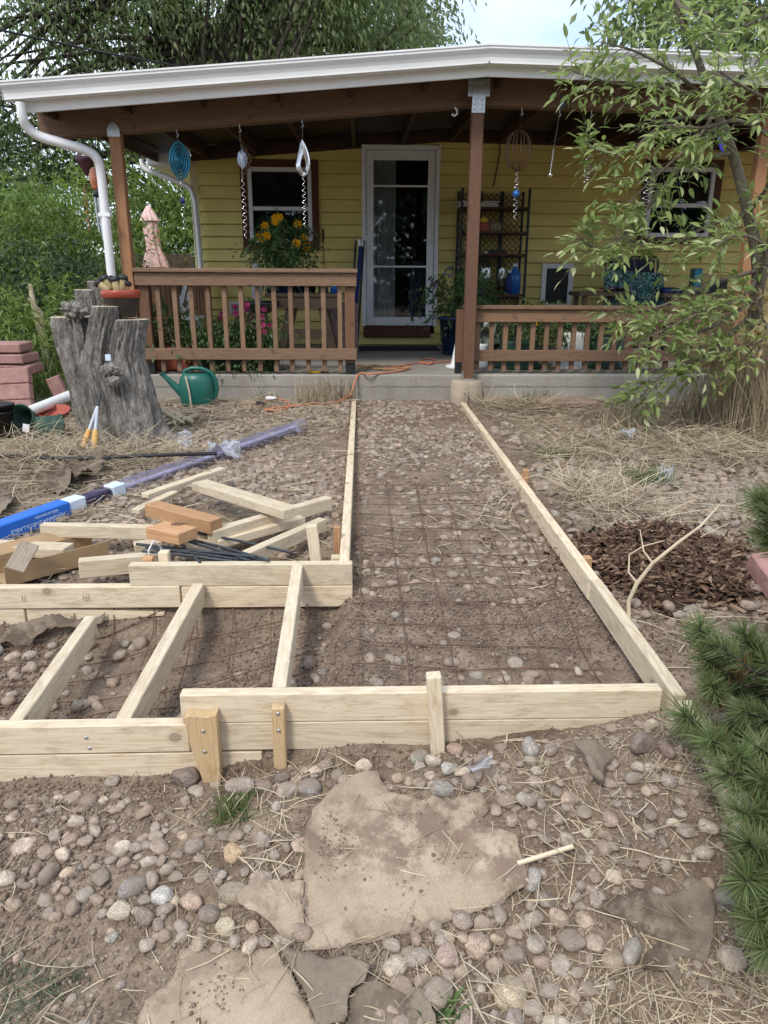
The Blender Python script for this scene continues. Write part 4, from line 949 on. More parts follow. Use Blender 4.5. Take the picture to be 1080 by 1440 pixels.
for i, (pts, lb) in enumerate([
    ([(292, 642), (315, 632), (340, 630), (338, 652), (318, 656), (300, 650)], 'clear crumpled plastic film lying by the end of the film sleeve'),
    ([(248, 625), (262, 615), (272, 625), (262, 637)], 'small scrap of clear plastic right of the stump'),
    ([(920, 668), (932, 660), (946, 668), (944, 684), (928, 684)], 'clear plastic scrap beside a grass tuft in the right yard'),
    ([(868, 622), (882, 615), (896, 622), (884, 630)], 'thin clear plastic scrap far back in the right yard'),
    ([(955, 818), (968, 810), (983, 812), (978, 830), (962, 834)], 'crumpled clear plastic scrap on the mulch heap'),
    ([(656, 1103), (675, 1096), (690, 1098), (686, 1112), (664, 1114)], 'crumpled clear plastic scrap above the large tan sheet')]):
    o = sheet('plastic_scrap', lb, 'plastic scrap', GP_(pts), 'film', .03, .07, seed=70+i, res=.018 if i < 5 else .01, thick=.001)

q_ = np.random.default_rng(5)
PX_ = np.concatenate([q_.normal(470, 16, 170), q_.normal(575, 40, 90), q_.normal(690, 20, 80), q_.normal(330, 40, 110), q_.normal(900, 40, 160)]); PY_ = np.concatenate([q_.normal(1180, 35, 170), q_.normal(1180, 28, 90), q_.normal(1235, 20, 80), q_.normal(1400, 20, 110), q_.normal(1290, 15, 160)])
ON_SHEET = gndv(PX_, PY_)
# ================================================================== MULCH HEAP, PAVER, BRANCH
mc = gnd(938, 800); mr = Vector((.37, .42, .13))
n = 5200; a = rng.random(n)*2*np.pi; r_ = np.sqrt(rng.random(n))*np.where(rng.random(n) < .28, rng.uniform(1.2, 1.9, n), .95)*(1+.18*np.sin(a*2+1)+.1*np.sin(a*5))
mx, my = mc.x+mr.x*r_*np.cos(a)*(1+.2*np.sin(3*a)), mc.y+mr.y*r_*np.sin(a)*(1+.15*np.cos(2*a))
mz = gz(mx, my, False) + mr.z*np.clip(1-r_**2, 0, 1)**.8*(.75+.9*(vn(mx*5, my*5, 61)+.2)) - .01
D = unit(rng.normal(size=(n, 3))*np.array([1, 1, .35])); Lc = rng.uniform(.03, .10, n)*(1+.5*rng.random(n)); Wc = rng.uniform(.006, .02, n)
P = np.stack([mx, my, mz], 1); S_v = unit(np.cross(D, rng.normal(size=(n, 3))*.6+np.array([0, 0, 1]))); N_v = np.cross(S_v, D)
V = np.stack([P-D*Lc[:, None]/2-S_v*Wc[:, None]/2, P-D*Lc[:, None]/2+S_v*Wc[:, None]/2, P+D*Lc[:, None]/2+S_v*Wc[:, None]/3, P+D*Lc[:, None]/2-S_v*Wc[:, None]/3, P-D*Lc[:, None]*.3+N_v*Wc[:, None]*.5, P+D*Lc[:, None]*.3+N_v*Wc[:, None]*.5], 1).reshape(-1, 3)
b = np.arange(n)[:, None]*6; F = np.concatenate([b+np.array([[0, 1, 4, 4]])[:, [0, 1, 2]], b+np.array([[2, 3, 5]]), b+np.array([[0, 4, 5]]), b+np.array([[0, 5, 3]]), b+np.array([[1, 2, 5]]), b+np.array([[1, 5, 4]])])
o = obj_np('mulch_heap', V, F, M['mulch'], None, np.repeat(rng.random(n)**1.4, 6)); tag(o, 'heap of dark shredded bark mulch right of the path', 'mulch', kind='stuff')
mb = MB(); k = 20; vs = []
for i in range(k+1):
    for j in range(k):
        rr_ = i/k; an = 2*math.pi*j/k; x, y = mc.x+mr.x*rr_*math.cos(an), mc.y+mr.y*rr_*math.sin(an)
        vs.append((x, y, float(gz(x, y, False))-.03+mr.z*max(0, 1-rr_**2)**.8*.7))
mb.add(vs, [(i*k+j, (i+1)*k+j, (i+1)*k+(j+1) % k, i*k+(j+1) % k) for i in range(k) for j in range(k)], 0, True)
cb = mb.build('mulch_core', paint('mulch_soil', (.05, .03, .021), .3, 20, .95), o)
tag(cb, kind='stuff')
p = gnd(1072, 815); t = board('paver', p+Vector((-.07, -.10, .05)), p+Vector((.20, -.06, .05)), .21, .09, M['brickpink'], up=(0, -.45, 1), b=.01); tag(t, 'pink concrete paver lying at the right edge beside the mulch', 'paver')
mb = MB(); pts = [gnd(884, 872, .02), gnd(884, 845, .07), gnd(896, 820, .14), gnd(918, 792, .22), gnd(955, 762, .30), gnd(985, 740, .34), gnd(1010, 712, .40)]
mb.tube(pts, [.008, .0085, .008, .007, .006, .005, .003], 8); mb.tube([pts[-1], gnd(1030, 712, .38), gnd(1062, 718, .33)], [.005, .003, .002], 6)
mb.tube([pts[2], gnd(884, 805, .15), gnd(885, 780, .2), gnd(905, 768, .24), gnd(935, 760, .28)], [.005, .004, .003, .003, .002], 6)
mb.tube([pts[3], gnd(905, 775, .24), gnd(900, 745, .26)], [.005, .003, .002], 6)
o = mb.build('dead_branch', M['drystick']); tag(o, 'bare pale branch arching over the mulch heap', 'branch')
p = gnd(795, 568); mb = MB(); mb.cbox(p+Vector((0, 0, .015)), (.48, .34, .06), .015, Matrix.Rotation(R(6), 3, 'Z')); o = mb.build('flagstone', M['flag']); tag(o, 'flat brown flagstone in the right yard near the slab', 'flagstone')
mb = MB(); p, q = gnd(728, 1214, .03), gnd(806, 1190, .035); o = board('wood_splinter', p, q, .010, .007, M['lumber'], b=.001); tag(o, 'pale yellow wood splinter lying right of the large tan sheet', 'splinter')

# ================================================================== STUMP
SB = gnd(172, 618); SB.z -= .02
t = thing('tree_stump', 'grey furrowed stump of several cut trunks left of the porch', 'tree stump', SB)
def stem(pts, rs, seed, name='stem', ns=96, nr=64):
    pts = [Vector(p) for p in pts]; k = len(pts); vs = []
    for i in range(nr):
        f = i/(nr-1)*(k-1); a = min(int(f), k-2); u = f-a
        p = pts[a].lerp(pts[a+1], u); rr_ = rs[a]*(1-u)+rs[a+1]*u
        for j in range(ns):
            an = 2*math.pi*j/ns; cx, cy = math.cos(an), math.sin(an)
            nz = mnoise.noise(Vector((cx*2.1+seed, cy*2.1, p.z*1.6))); rg = abs(mnoise.noise(Vector((cx*7+seed, cy*7, p.z*2.6+.5*nz))))
            fi = mnoise.noise(Vector((cx*16, cy*16+seed, p.z*9)))
            q = rr_*(1+.10*nz) - .026*max(0, .30-rg)/.30 + .010*fi + .006*mnoise.noise(Vector((cx*34, cy*34+seed, p.z*16)))
            vs.append((p.x+q*cx, p.y+q*cy, p.z+.012*fi*(i < nr-1)))
    fs = [(i*ns+j, i*ns+(j+1) % ns, (i+1)*ns+(j+1) % ns, (i+1)*ns+j) for i in range(nr-1) for j in range(ns)]
    mb = MB(); mb.add(vs, fs, 0, True)
    top = vs[-ns:]; c = Vector((sum(v[0] for v in top)/ns, sum(v[1] for v in top)/ns, top[0][2]+.004))
    ring = [c.lerp(Vector(v), .88)+Vector((0, 0, .004)) for v in top]
    mb.add(top+[tuple(v) for v in ring]+[tuple(c)], [(j, (j+1) % ns, ns+(j+1) % ns, ns+j) for j in range(ns)] + [(ns+j, ns+(j+1) % ns, 2*ns) for j in range(ns)], 1)
    return mb.build(name, [M['bark'], M['cutwood']], t)
sy = SB.y
X_ = lambda px, py, y=sy: atY(px, py, y)
def topz(px, py, y): return atY(px, py, y)
# left stem, leaning left
T = topz(100, 446, sy+.05); stem([(SB.x-.13, sy+.05, SB.z), (SB.x-.19, sy+.05, SB.z+.35), (T.x+.02, sy+.05, T.z-.2), (T.x, sy+.05, T.z)], [.155, .15, .145, .135], 1)
T = topz(150, 431, sy-.12); stem([(SB.x+.03, sy-.06, SB.z), (SB.x-.02, sy-.10, SB.z+.35), (SB.x-.07, sy-.12, SB.z+.55), (T.x, sy-.12, T.z)], [.16, .13, .11, .098], 5)
T = topz(178, 449, sy-.03); stem([(SB.x+.10, sy-.04, SB.z), (SB.x+.09, sy-.04, SB.z+.30), (SB.x+.055, sy-.03, SB.z+.6), (T.x, sy-.03, T.z)], [.225, .19, .165, .145], 9)
T = topz(122, 408, sy+.22); stem([(SB.x-.05, sy+.2, SB.z), (SB.x-.12, sy+.2, SB.z+.5), (T.x, sy+.22, T.z)], [.2, .11, .085], 13, nr=30)
T = topz(142, 396, sy+.26); stem([(SB.x-.02, sy+.25, SB.z), (SB.x-.05, sy+.25, SB.z+.6), (T.x, sy+.26, T.z)], [.2, .12, .10], 17, nr=30)
# root flare
for a, L in ((-.3, .34), (-1.2, .36), (-2.0, .30), (-2.7, .25), (.5, .3)):
    mb = MB(); cx, cy = math.cos(a), math.sin(a)*.7
    mb.tube([(SB.x+.06+.10*cx, sy+.10*cy, SB.z+.20), (SB.x+.06+.20*cx, sy+.2*cy, SB.z+.09), (SB.x+.06+L*cx, sy+L*cy, SB.z+.0), (SB.x+.06+(L+.14)*cx, sy+(L+.14)*cy, SB.z-.05)], [.085, .07, .045, .015], 14); mb.build('root', M['bark'], t)
def burl(px, py, y, r_, n=22):
    c = atY(px, py, y); q = random.Random(int(px)); mb = MB()
    bmv, bmf = BURLV, BURLF; vs = []
    for v in bmv:
        v = Vector(v); d = 1+.55*mnoise.noise(v*2.3+Vector((px, 0, 0)))+.35*abs(mnoise.noise(v*6+Vector((0, py, 0))))
        vs.append(c+Vector((v.x*r_*1.5*d, v.y*r_*.8*d, v.z*r_*d)))
    mb.add(vs, bmf, 0, True); mb.build('burl', M['bark'], t)
import bmesh
_b = bmesh.new(); bmesh.ops.create_icosphere(_b, subdivisions=4, radius=1); BURLV = [v.co[:] for v in _b.verts]; BURLF = [tuple(v.index for v in f.verts) for f in _b.faces]; _b.free()
burl(105, 436, sy-.06, .05); burl(155, 520, sy-.26, .035, 16); burl(160, 536, sy-.27, .03, 12)
bx_ = atY(152, 503, sy-.245); mb = MB(); mb.cbox(bx_, (.035, .01, .04), .003); mb.build('tag_plate', M['bluelite'], t)
# planter with solar lights on the stump
pc = atY(173, 447, sy-.05); pc.z += .006
t2 = thing('planter_bowl', 'bowl planter with red rim and dark body standing on the right stump stem', 'planter', pc)
mb = MB(); mb.lathe([(.001, 0), (.085, .0), (.10, .03), (.115, .09), (.117, .125)], pc, 28); mb.build('bowl', M['darkglaze'], t2)
mb = MB(); mb.lathe([(.118, .122), (.124, .126), (.126, .165), (.118, .172), (.108, .165), (.105, .13), (.001, .13)], pc, 28); mb.build('rim', M['redglaze'], t2)
for i, (px, py, ln) in enumerate([(139, 398, -.10), (147, 392, -.06), (154, 393, -.02), (161, 394, .0), (173, 391, .03), (178, 399, .05)]):
    h = atY(px, py, sy-.06+.015*(i % 3)); l = thing('solar_light', 'small solar path light with black cap stuck in the red rimmed planter', 'solar light', h, 'solar lights in the planter on the stump')
    base = Vector((pc.x+.35*(h.x-pc.x), pc.y+.02*(i % 3-1), pc.z+.14)); dz = (h-base).normalized(); Mm = dz.to_track_quat('Z', 'Y').to_matrix()
    mb = MB(); mb.lathe([(.001, .024), (.029, .016), (.032, 0), (.031, -.008), (.024, -.01)], h, 14, M=Mm); mb.build('cap', M['black'], l)
    mb = MB(); mb.lathe([(.023, -.008), (.024, -.07), (.017, -.078)], h, 14, M=Mm); mb.build('lens', paint('amber_lens', (.45, .36, .18), .15, 9, .3, .5), l)
    mb = MB(); mb.tube([h-dz*.06, base], .0065, 6); mb.build('stake_tube', M['steel'], l)
# loppers leaning in the stump's hollow
M['greyarm'] = paint('grey_arm', (.42, .46, .50), .15, 12, .45, .5)
tip = atY(137, 572, sy-.30)
t = thing('loppers', 'pruning loppers with wooden handles leaning against the stump', 'loppers', gnd(120, 640))
for a, c in (((113, 640), -1), ((131, 642), 1)):
    e_ = gnd(*a, .015); e_.y -= .0; j = tip.lerp(e_, .48); gr = tip.lerp(e_, .86)
    mb = MB(); mb.tube([tip+Vector((0, 0, 0)), j], .011, 8); mb.build('arm', M['greyarm'], t)
    mb = MB(); mb.tube([j, j.lerp(gr, .3), gr], [.015, .020, .018], 10); mb.build('handle', M['handle'], t)
    mb = MB(); mb.tube([gr, e_], [.016, .018], 10); mb.build('grip', M['black'], t)
mb = MB(); mb.tube([tip, tip+Vector((.015, .03, .08)), tip+Vector((.0, .06, .13))], [.012, .010, .002], 6, sx=.5); mb.tube([tip, tip+Vector((-.01, .03, .05)), tip+Vector((.018, .05, .09))], [.012, .009, .002], 6, sx=.5); mb.build('blade', M['blackmetal'], t)
# black irrigation hose across the left yard
mb = MB(); mb.tube([gnd(x, y, .07+.02*(x > 60)) for x, y in ((-20, 640), (40, 643), (90, 645), (140, 644), (200, 641), (260, 639), (305, 638))], .012, 7); o = mb.build('irrigation_hose', M['black']); tag(o, 'thin black hose lying across the dry grass in front of the stump', 'hose')
# white downspout piece on the ground
p, q = gnd(8, 592, .06), gnd(98, 556, .12); mb = MB(); mb.tube([p, q], .042, 8, sx=1.2); mb.tube([p.lerp(q, .02), p.lerp(q, .05)], .046, 8, sx=1.2); o = mb.build('drain_pipe', M['white']); tag(o, 'white length of downspout lying on the ground left of the stump', 'drain pipe')
# nursery pots
def pot(c, r0, r1, h, m, label, tilt=None, cat='flower pot', group=None, rim=True):
    mb = MB(); pr = [(.001, 0), (r0, 0), (r1, h)]
    pr += [(r1*1.08, h*.92), (r1*1.09, h), (r1*.98, h*1.005), (r1*.94, h*.9), (.001, h*.82)] if rim else [(r1*.96, h), (r1*.93, h*.9), (.001, h*.85)]
    mb.lathe(pr, (0, 0, 0), 22); T = Matrix.Translation(Vector(c))
    if tilt: T = T @ tilt
    return tag(mb.build('flower_pot', m, None, T), label, cat, group)
def hpot(c, r0, r1, h, m, label, rot):   # lying, hollow
    mb = MB(); mb.lathe([(.001, .0), (r0, 0), (r1, h), (r1*1.06, h*.9), (r1*1.08, h), (r1*.97, h), (r0*.93, .01), (.001, .01)], (0, 0, 0), 24)
    return tag(mb.build('flower_pot', m, None, Matrix.Translation(Vector(c)) @ rot), label, 'flower pot')
p = gnd(48, 618); o_ = hpot(p+Vector((.02, 0, .085)), .075, .095, .17, M['greenpot'], 'dark green nursery pot lying on its side with a white sticker', Matrix.Rotation(R(100), 4, 'Y') @ Matrix.Rotation(R(-35), 4, 'X'))
mb = MB(); mb.cbox(p+Vector((.0, -.10, .10)), (.045, .004, .055), .001, Matrix.Rotation(R(12), 3, 'Y')); mb.build('sticker', M['white'], o_)
p = gnd(34, 612); hpot(p+Vector((.0, .12, .08)), .07, .09, .16, M['greenpot'], 'second green nursery pot lying behind the one with the sticker', Matrix.Rotation(R(70), 4, 'X'))
p = gnd(2, 618); pot(p, .085, .10, .20, M['black'], 'black nursery pot standing at the left edge')
pot(p+Vector((.0, .0, .06)), .088, .107, .19, M['black'], 'upper black nursery pot nested in the one at the left edge')
p = gnd(38, 600); hpot(p+Vector((.1, .28, .03)), .10, .12, .05, M['terracotta'], 'terracotta saucer lying by the green nursery pots', Matrix.Rotation(R(14), 4, 'X'))
# pink pavers at the far left
for i, (px, py, dz, w, d_, h, rz, lb) in enumerate([
    (38, 508, .30, .34, .30, .075, 4, 'top pink paver of the stack at the left edge'), (34, 520, .215, .36, .30, .075, -2, 'second pink paver from the top of the stack at the left edge'), (30, 530, .13, .38, .30, .075, 3, 'third pink paver from the top of the stack at the left edge')]):
    c = Vector((-2.93+.02*i, 6.22, .45+.52-.085*i)); mb = MB(); mb.cbox((0, 0, 0), (w*1.15, d_, h), .01); mb.cbox((0, -d_/2-.002, 0), (.008, .012, h*.9), .001)
    o = mb.build('paver', M['brickpink'], None, Matrix.Translation(c) @ Matrix.Rotation(R(rz), 4, 'Z')); tag(o, lb, 'paver')
for i, (x, lean, lb) in enumerate([(-3.02, 12, 'pink paver leaning upright at the left edge below the stack'), (-2.73, 14, 'pink paver leaning upright right of its neighbour below the stack')]):
    mb = MB()
    for k in (-1, 0, 1): mb.cbox((0, 0, .125*k), (.27, .075, .121), .007)
    o = mb.build('paver', M['brickpink'], None, Matrix.Translation((x, 5.93-.04*i, .45+.20)) @ Matrix.Rotation(R(-lean), 4, 'X') @ Matrix.Rotation(R(5-8*i), 4, 'Y')); tag(o, lb, 'paver')
mb = MB(); mb.cbox((0, 0, 0), (.11, .07, .22), .008); o = mb.build('paver', M['brickpink'], None, Matrix.Translation((-2.53, 6.25, .62)) @ Matrix.Rotation(R(-20), 4, 'Y')); tag(o, 'half pink paver tilted against the stack at the left', 'paver')
# watering can
wc = Vector((atY(277, 566, 6.36).x, 6.40, .46))
t = thing('watering_can', 'dark green plastic watering can standing in front of the slab', 'watering can', wc)
mb = MB(); mb.lathe([(.001, 0), (.128, .0), (.140, .012), (.148, .06), (.150, .14), (.145, .21), (.130, .25), (.105, .275), (.085, .283)], wc, 30, sy=.72); mb.lathe([(.085, .283), (.082, .262), (.001, .25)], wc, 30, sy=.72, mi=1); mb.build('body', [M['greencan'], M['dark']], t)
mb = MB(); mb.tube([wc+Vector((-.10, 0, .09)), wc+Vector((-.18, -.02, .17)), wc+Vector((-.275, -.03, .275))], [.05, .030, .016], 14, sx=1.0); mb.tube([wc+Vector((-.27, -.03, .268)), wc+Vector((-.283, -.03, .283))], [.02, .026], 14); mb.build('spout', M['greencan'], t)
mb = MB(); mb.tube([wc+Vector((-.10, 0, .255)), wc+Vector((-.09, 0, .30)), wc+Vector((-.03, 0, .322)), wc+Vector((.05, 0, .318)), wc+Vector((.125, 0, .285)), wc+Vector((.165, 0, .22)), wc+Vector((.168, 0, .14)), wc+Vector((.145, 0, .07))], [.020, .019, .018, .018, .019, .018, .018, .02], 10); mb.build('handle', M['greencan'], t)
mb = MB(); mb.tube([wc+Vector((-.02, -.16, -.02)), wc+Vector((-.04, -.125, .15)), wc+Vector((-.062, -.115, .27))], .008, 7); o = mb.build('cane', M['drystick']); tag(o, 'thin pale stick leaning on the green watering can', 'stick')
# extension cords, tools on the slab
def cord(name, pts, r_, m, label, cat='cord'):
    mb = MB(); P = [Vector(p) for p in pts]; Q = []
    for i in range(len(P)-1):
        p0, p1, p2, p3 = P[max(i-1, 0)], P[i], P[i+1], P[min(i+2, len(P)-1)]
        for k in range(6):
            u = k/6; Q.append(.5*((2*p1)+(-p0+p2)*u+(2*p0-5*p1+4*p2-p3)*u*u+(-p0+3*p1-3*p2+p3)*u**3))
    mb.tube(Q+[P[-1]], r_, 6); return tag(mb.build(name, m), label, cat)
fl = lambda x, y: atZ(x, y, FLOOR+.012)
cord('extension_cord', [gnd(x, y, .02) for x, y in ((366, 571), (376, 564), (392, 561), (404, 565), (407, 571), (398, 576), (384, 577), (372, 576), (390, 573), (420, 570), (445, 567), (470, 566))] + [gnd(485, 560, .03), gnd(493, 555, .08), Vector((-.06, 6.66, .66)), Vector((-.01, 6.72, .705)), fl(520, 526), fl(560, 522), fl(575, 517), fl(540, 519)], .009, M['orange'], 'orange extension cord looped on the dry grass and running up onto the slab')
mb = MB(); a = gnd(372, 568, .03); mb.tube([a, a+Vector((-.07, -.01, .01))], [.02, .017], 10); o = mb.build('cord_plug', M['black']); tag(o, 'black socket end of a cord lying by the orange loop', 'cord end')
mb = MB(); a = gnd(388, 560, .04); mb.tube([a, a+Vector((-.06, .0, .0)), a+Vector((-.09, 0, .0))], [.013, .019, .012], 10); o = mb.build('cord_plug', M['white']); tag(o, 'whitish plug end of a cord lying by the orange loop', 'cord end')
cord('extension_cord', [fl(*q) for q in ((503, 512), (520, 516), (540, 519), (565, 514), (590, 510), (604, 512), (612, 507), (600, 504), (592, 508), (610, 510), (634, 508), (650, 507))], .008, M['salmon'], 'dull red cord coiled on the slab in front of the doormat')
mb = MB(); n_ = 60
P_ = [fl(520+8*math.sin(i*1.9)+rnd.uniform(-14, 52), 517+rnd.uniform(-3.5, 3.5)) for i in range(n_)]
for i in range(n_): mb.cbox(P_[i]+Vector((0, 0, .002*(i % 4))), (rnd.uniform(.03, .09), rnd.uniform(.01, .03), .004), .001, Matrix.Rotation(rnd.uniform(-.5, .5), 3, 'Z'))
o = mb.build('wood_shavings', M['cardboard']); tag(o, 'scatter of tan wood shavings on the slab by the cord', 'shavings', kind='stuff')
mb = MB(); c = Vector((.43, 9.30, FLOOR+.008)); mb.cbox(c, (1.02, .50, .014), .004)
o = mb.build('doormat', M['mat']); tag(o, 'black ribbed rubber doormat in front of the white storm door', 'doormat')
for k in range(9): mb2 = MB(); mb2.cbox(c+Vector((0, -.2+k*.05, .009)), (.96, .018, .006), .002); mb2.build('rib', M['mat'], o)
p = Vector((atZ(441, 528, FLOOR).x, 6.80, FLOOR+.014))
t = thing('pliers', 'pliers with yellow grips lying on the slab edge under the railing', 'pliers', p)
for s in (-1, 1):
    mb = MB(); mb.tube([p+Vector((-.06, s*.02, 0)), p+Vector((0, s*.014, 0)), p+Vector((.055, s*.004, 0))], [.010, .011, .009], 8); mb.build('grip', M['yellow'], t)
    mb = MB(); mb.tube([p+Vector((.055, s*.004, 0)), p+Vector((.08, s*.012, 0)), p+Vector((.13, s*.003, 0))], [.008, .009, .003], 6); mb.build('jaw', M['blackmetal'], t)

# ================================================================== PARASOL in the side yard
p = atY(214, 330, 12.6); pz = atY(211, 290, 12.6).z; lo = .45
t = thing('parasol', 'closed coral patterned parasol standing beyond the left end of the porch', 'parasol', (p.x, 12.6, lo))
mb = MB(); mb.tube([(p.x+.03, 12.6, lo), (p.x, 12.6, pz+.03)], .02, 8); mb.build('pole', M['white'], t)
def gath(prof, ox, name):
    mb = MB(); n_ = 40; vs = []
    for r_, z_ in prof:
        for j in range(n_):
            an = 2*math.pi*j/n_; q = r_*(1+.16*math.cos(an*8+z_*1.5)); vs.append((p.x+ox(z_)+q*math.cos(an), 12.6+q*math.sin(an), z_))
    mb.add(vs, [(i*n_+j, i*n_+(j+1) % n_, (i+1)*n_+(j+1) % n_, (i+1)*n_+j) for i in range(len(prof)-1) for j in range(n_)], 0, True); return mb.build(name, M['umbrella'], t)
H_ = pz; zz_ = lambda y: atY(214, y, 12.6).z
ox = lambda z_: .06*(pz-z_)-.03
gath([(.19, zz_(376)), (.15, zz_(362)), (.105, zz_(350)), (.10, zz_(340)), (.11, zz_(325)), (.095, zz_(312)), (.08, zz_(305))], ox, 'canopy')
gath([(.13, zz_(311)), (.125, zz_(309)), (.08, zz_(299)), (.03, zz_(291)), (.012, pz+.01)], ox, 'valance')
mb = MB(); mb.ball((p.x-.03, 12.6, pz+.04), .03, 8); mb.build('finial', M['steel'], t)
p = atY(196, 372, 12); mb = MB(); mb.cbox((p.x-.05, 13.2, .98), (.2, .3, 1.05), .02); mb.cbox((p.x-.05, 13.2, 1.52), (.24, .34, .05), .01); o = mb.build('storage_cabinet', paint('grey_cabinet', (.3, .32, .35), .1), None); tag(o, 'grey cabinet beyond the railing at the left end of the porch', 'cabinet')

# ================================================================== HANGING ORNAMENTS under the beam
def hook(p, m='steel'):
    mb = MB(); mb.tube([p+Vector((0, 0, .045)), p+Vector((0, 0, .012)), p+Vector((.012, 0, 0)), p+Vector((0, 0, -.013)), p+Vector((-.011, 0, -.003))], .0035, 6); return mb
def spiral(mb, p, L, r0, r1, turns, rad=.0028, n=110):
    pts = [p+Vector((math.cos(a*turns*2*math.pi)*(r0+(r1-r0)*math.sin(math.pi*a)), .4*math.sin(a*turns*2*math.pi)*(r0+(r1-r0)*math.sin(math.pi*a)), -L*a)) for a in np.linspace(0, 1, n)]
    mb.tube(pts, rad, 5); return mb
HY = 6.72
def orn(px, ytop, label, cat='wind spinner'):
    p = atY(px, ytop, HY); p.z = U(p.x)-.232-.045; t = thing('wind_spinner', label, cat, p); hook(p).build('hook', M['steel'], t); return t, p
def chain(t, a, c, m='steel', r_=.004):
    n = max(2, int((a-c).length/.014)); mb = MB()
    for i in range(n): mb.ball(a.lerp(c, (i+.5)/n), r_, 6)
    return mb.build('chain', M[m], t)
def zat(y): return atY(300, y, HY).z
# blue disc spinner
t, p = orn(249, 188, 'blue cut-metal disc spinner with a twisted tail, leftmost under the beam'); c = Vector((p.x+.005, HY, zat(226))); chain(t, p, c+Vector((0, 0, .14)))
Mr = Matrix.Rotation(R(38), 3, 'Z')
for k in range(5):
    r_ = .102-.019*k; mb = MB(); n = 30
    ring = [Mr @ Vector((math.cos(a)*r_*.80, 0, math.sin(a)*r_*1.18*(1+.16*abs(math.sin(a))**6))) for a in np.linspace(0, 2*math.pi, n)[:-1]]
    ring = [c + Matrix.Rotation(R(12*k-6), 3, 'Z') @ q for q in ring]; mb.tube(ring+[ring[0]], .0098, 6, False); mb.build('ring', M['teal'], t)
mb = MB(); spiral(mb, c+Vector((0, 0, -.14)), .36, .005, .016, 7); mb.build('tail', M['chrome'], t); mb = MB(); mb.ball(c+Vector((.0, 0, -.31)), .024, 10); mb.build('bead', M['royal'], t)
# silver and maroon oval with crystal
t, p = orn(337, 180, 'silver spinner with wavy wires and a pale crystal, second under the beam from the left'); c = Vector((p.x, HY, zat(224))); chain(t, p, c+Vector((0, 0, .12)))
for k in range(6):
    mb = MB(); an = k*R(32)-R(80)
    pts = [c+Vector((math.cos(an)*.075*math.sin(u*math.pi)*(1+.18*math.sin(u*40)), math.sin(an)*.075*math.sin(u*math.pi), .13-.27*u)) for u in np.linspace(0, 1, 40)]; mb.tube(pts, .0038, 5); mb.build('wavy_wire', M['chrome' if k in (0, 5) else 'copper'], t)
mb = MB(); mb.lathe([(.001, -.075), (.035, -.04), (.044, 0), (.034, .045), (.001, .075)], c+Vector((.012, -.02, .0)), 9, sy=.4, smooth=False); mb.build('crystal', paint('pale_crystal', (.42, .48, .62), .35, 30, .12, .6), t)
mb = MB(); spiral(mb, c+Vector((.005, 0, -.13)), .48, .006, .020, 9); mb.build('tail', M['chrome'], t)
# silver teardrop
t, p = orn(425, 175, 'polished silver teardrop spinner with spiral tail, third under the beam from the left'); c = Vector((p.x, HY, zat(221))); chain(t, p, c+Vector((0, 0, .13)))
for k in range(7):
    mb = MB(); sc = .128-.0095*k; n = 34; pts = []
    for u in np.linspace(0, 2*math.pi, n)[:-1]:
        rx = sc*.62*math.sin(u)*(math.sin(u/2)**.9); z_ = math.cos(u)*sc*1.05
        pts.append(c+Matrix.Rotation(R(11*k-33), 3, 'Z') @ Vector((rx, .0, z_))-Vector((0, 0, .012*k*.5)))
    mb.tube(pts+[pts[0]], .0095, 6, False); mb.build('drop_ring', M['chrome'], t)
mb = MB(); spiral(mb, c+Vector((0, 0, -.135)), .40, .005, .018, 9); mb.build('tail', M['chrome'], t)
# copper cage spinner right of the middle post
t, p = orn(734, 156, 'open copper wire cage spinner with blue bead tail, right of the middle post'); c = Vector((p.x-.012, HY, zat(208))); chain(t, p, c+Vector((0, 0, .17)), 'copper')
for k in range(8):
    mb = MB(); an = k*math.pi/8; r_ = .11-.006*(k % 3)*2; pts = [c+Vector((math.cos(an)*r_*math.sin(u), math.sin(an)*r_*math.sin(u), math.cos(u)*.155)) for u in np.linspace(0, 2*math.pi, 30)]; mb.tube(pts, .0032, 5, False); mb.build('cage_wire', M['copper'], t)
mb = MB(); spiral(mb, c+Vector((0, 0, -.155)), .38, .006, .022, 8); mb.build('tail', M['chrome'], t); mb = MB(); mb.ball(c+Vector((.0, 0, -.33)), .03, 10); mb.build('bead', M['blue'], t)
# chain pendant
t, p = orn(787, 158, 'hanging silver bead chain ending in a glass ball', 'hanging chain'); chain(t, p, Vector((p.x-.03, HY, zat(205)))); chain(t, Vector((p.x-.03, HY, zat(205))), Vector((p.x-.045, HY, zat(238))), 'chrome', .008); mb = MB(); mb.ball(Vector((p.x-.045, HY, zat(242))), .02, 10); mb.build('ball', M['chrome'], t)
t, p = orn(832, 158, 'small silver spinner half hidden in the leaves', 'wind spinner'); mb = MB(); spiral(mb, p-Vector((0, 0, .26)), .3, .01, .03, 7); mb.build('tail', M['chrome'], t); chain(t, p, p-Vector((0, 0, .26)))
t, p = orn(920, 160, 'silver twisted tail hanging before the right window', 'wind spinner'); chain(t, p, p-Vector((0, 0, .45)), 'copper'); mb = MB(); spiral(mb, p-Vector((0, 0, .45)), .42, .01, .034, 9); mb.build('tail', M['chrome'], t)
p = atY(1018, 195, 6.3); t = thing('glass_ornament', 'purple glass leaf ornament hanging among the branches at right', 'ornament', p+Vector((0, 0, .2))); mb = MB(); mb.lathe([(.002, -.10), (.03, -.06), (.05, 0), (.035, .06), (.002, .10)], p, 14, sy=.3); mb.build('leaf', M['purple'], t); mb = MB(); mb.tube([p+Vector((0, 0, .1)), Vector((p.x, 6.6, U(p.x)-.20))], .003, 5); mb.build('string', M['black'], t)
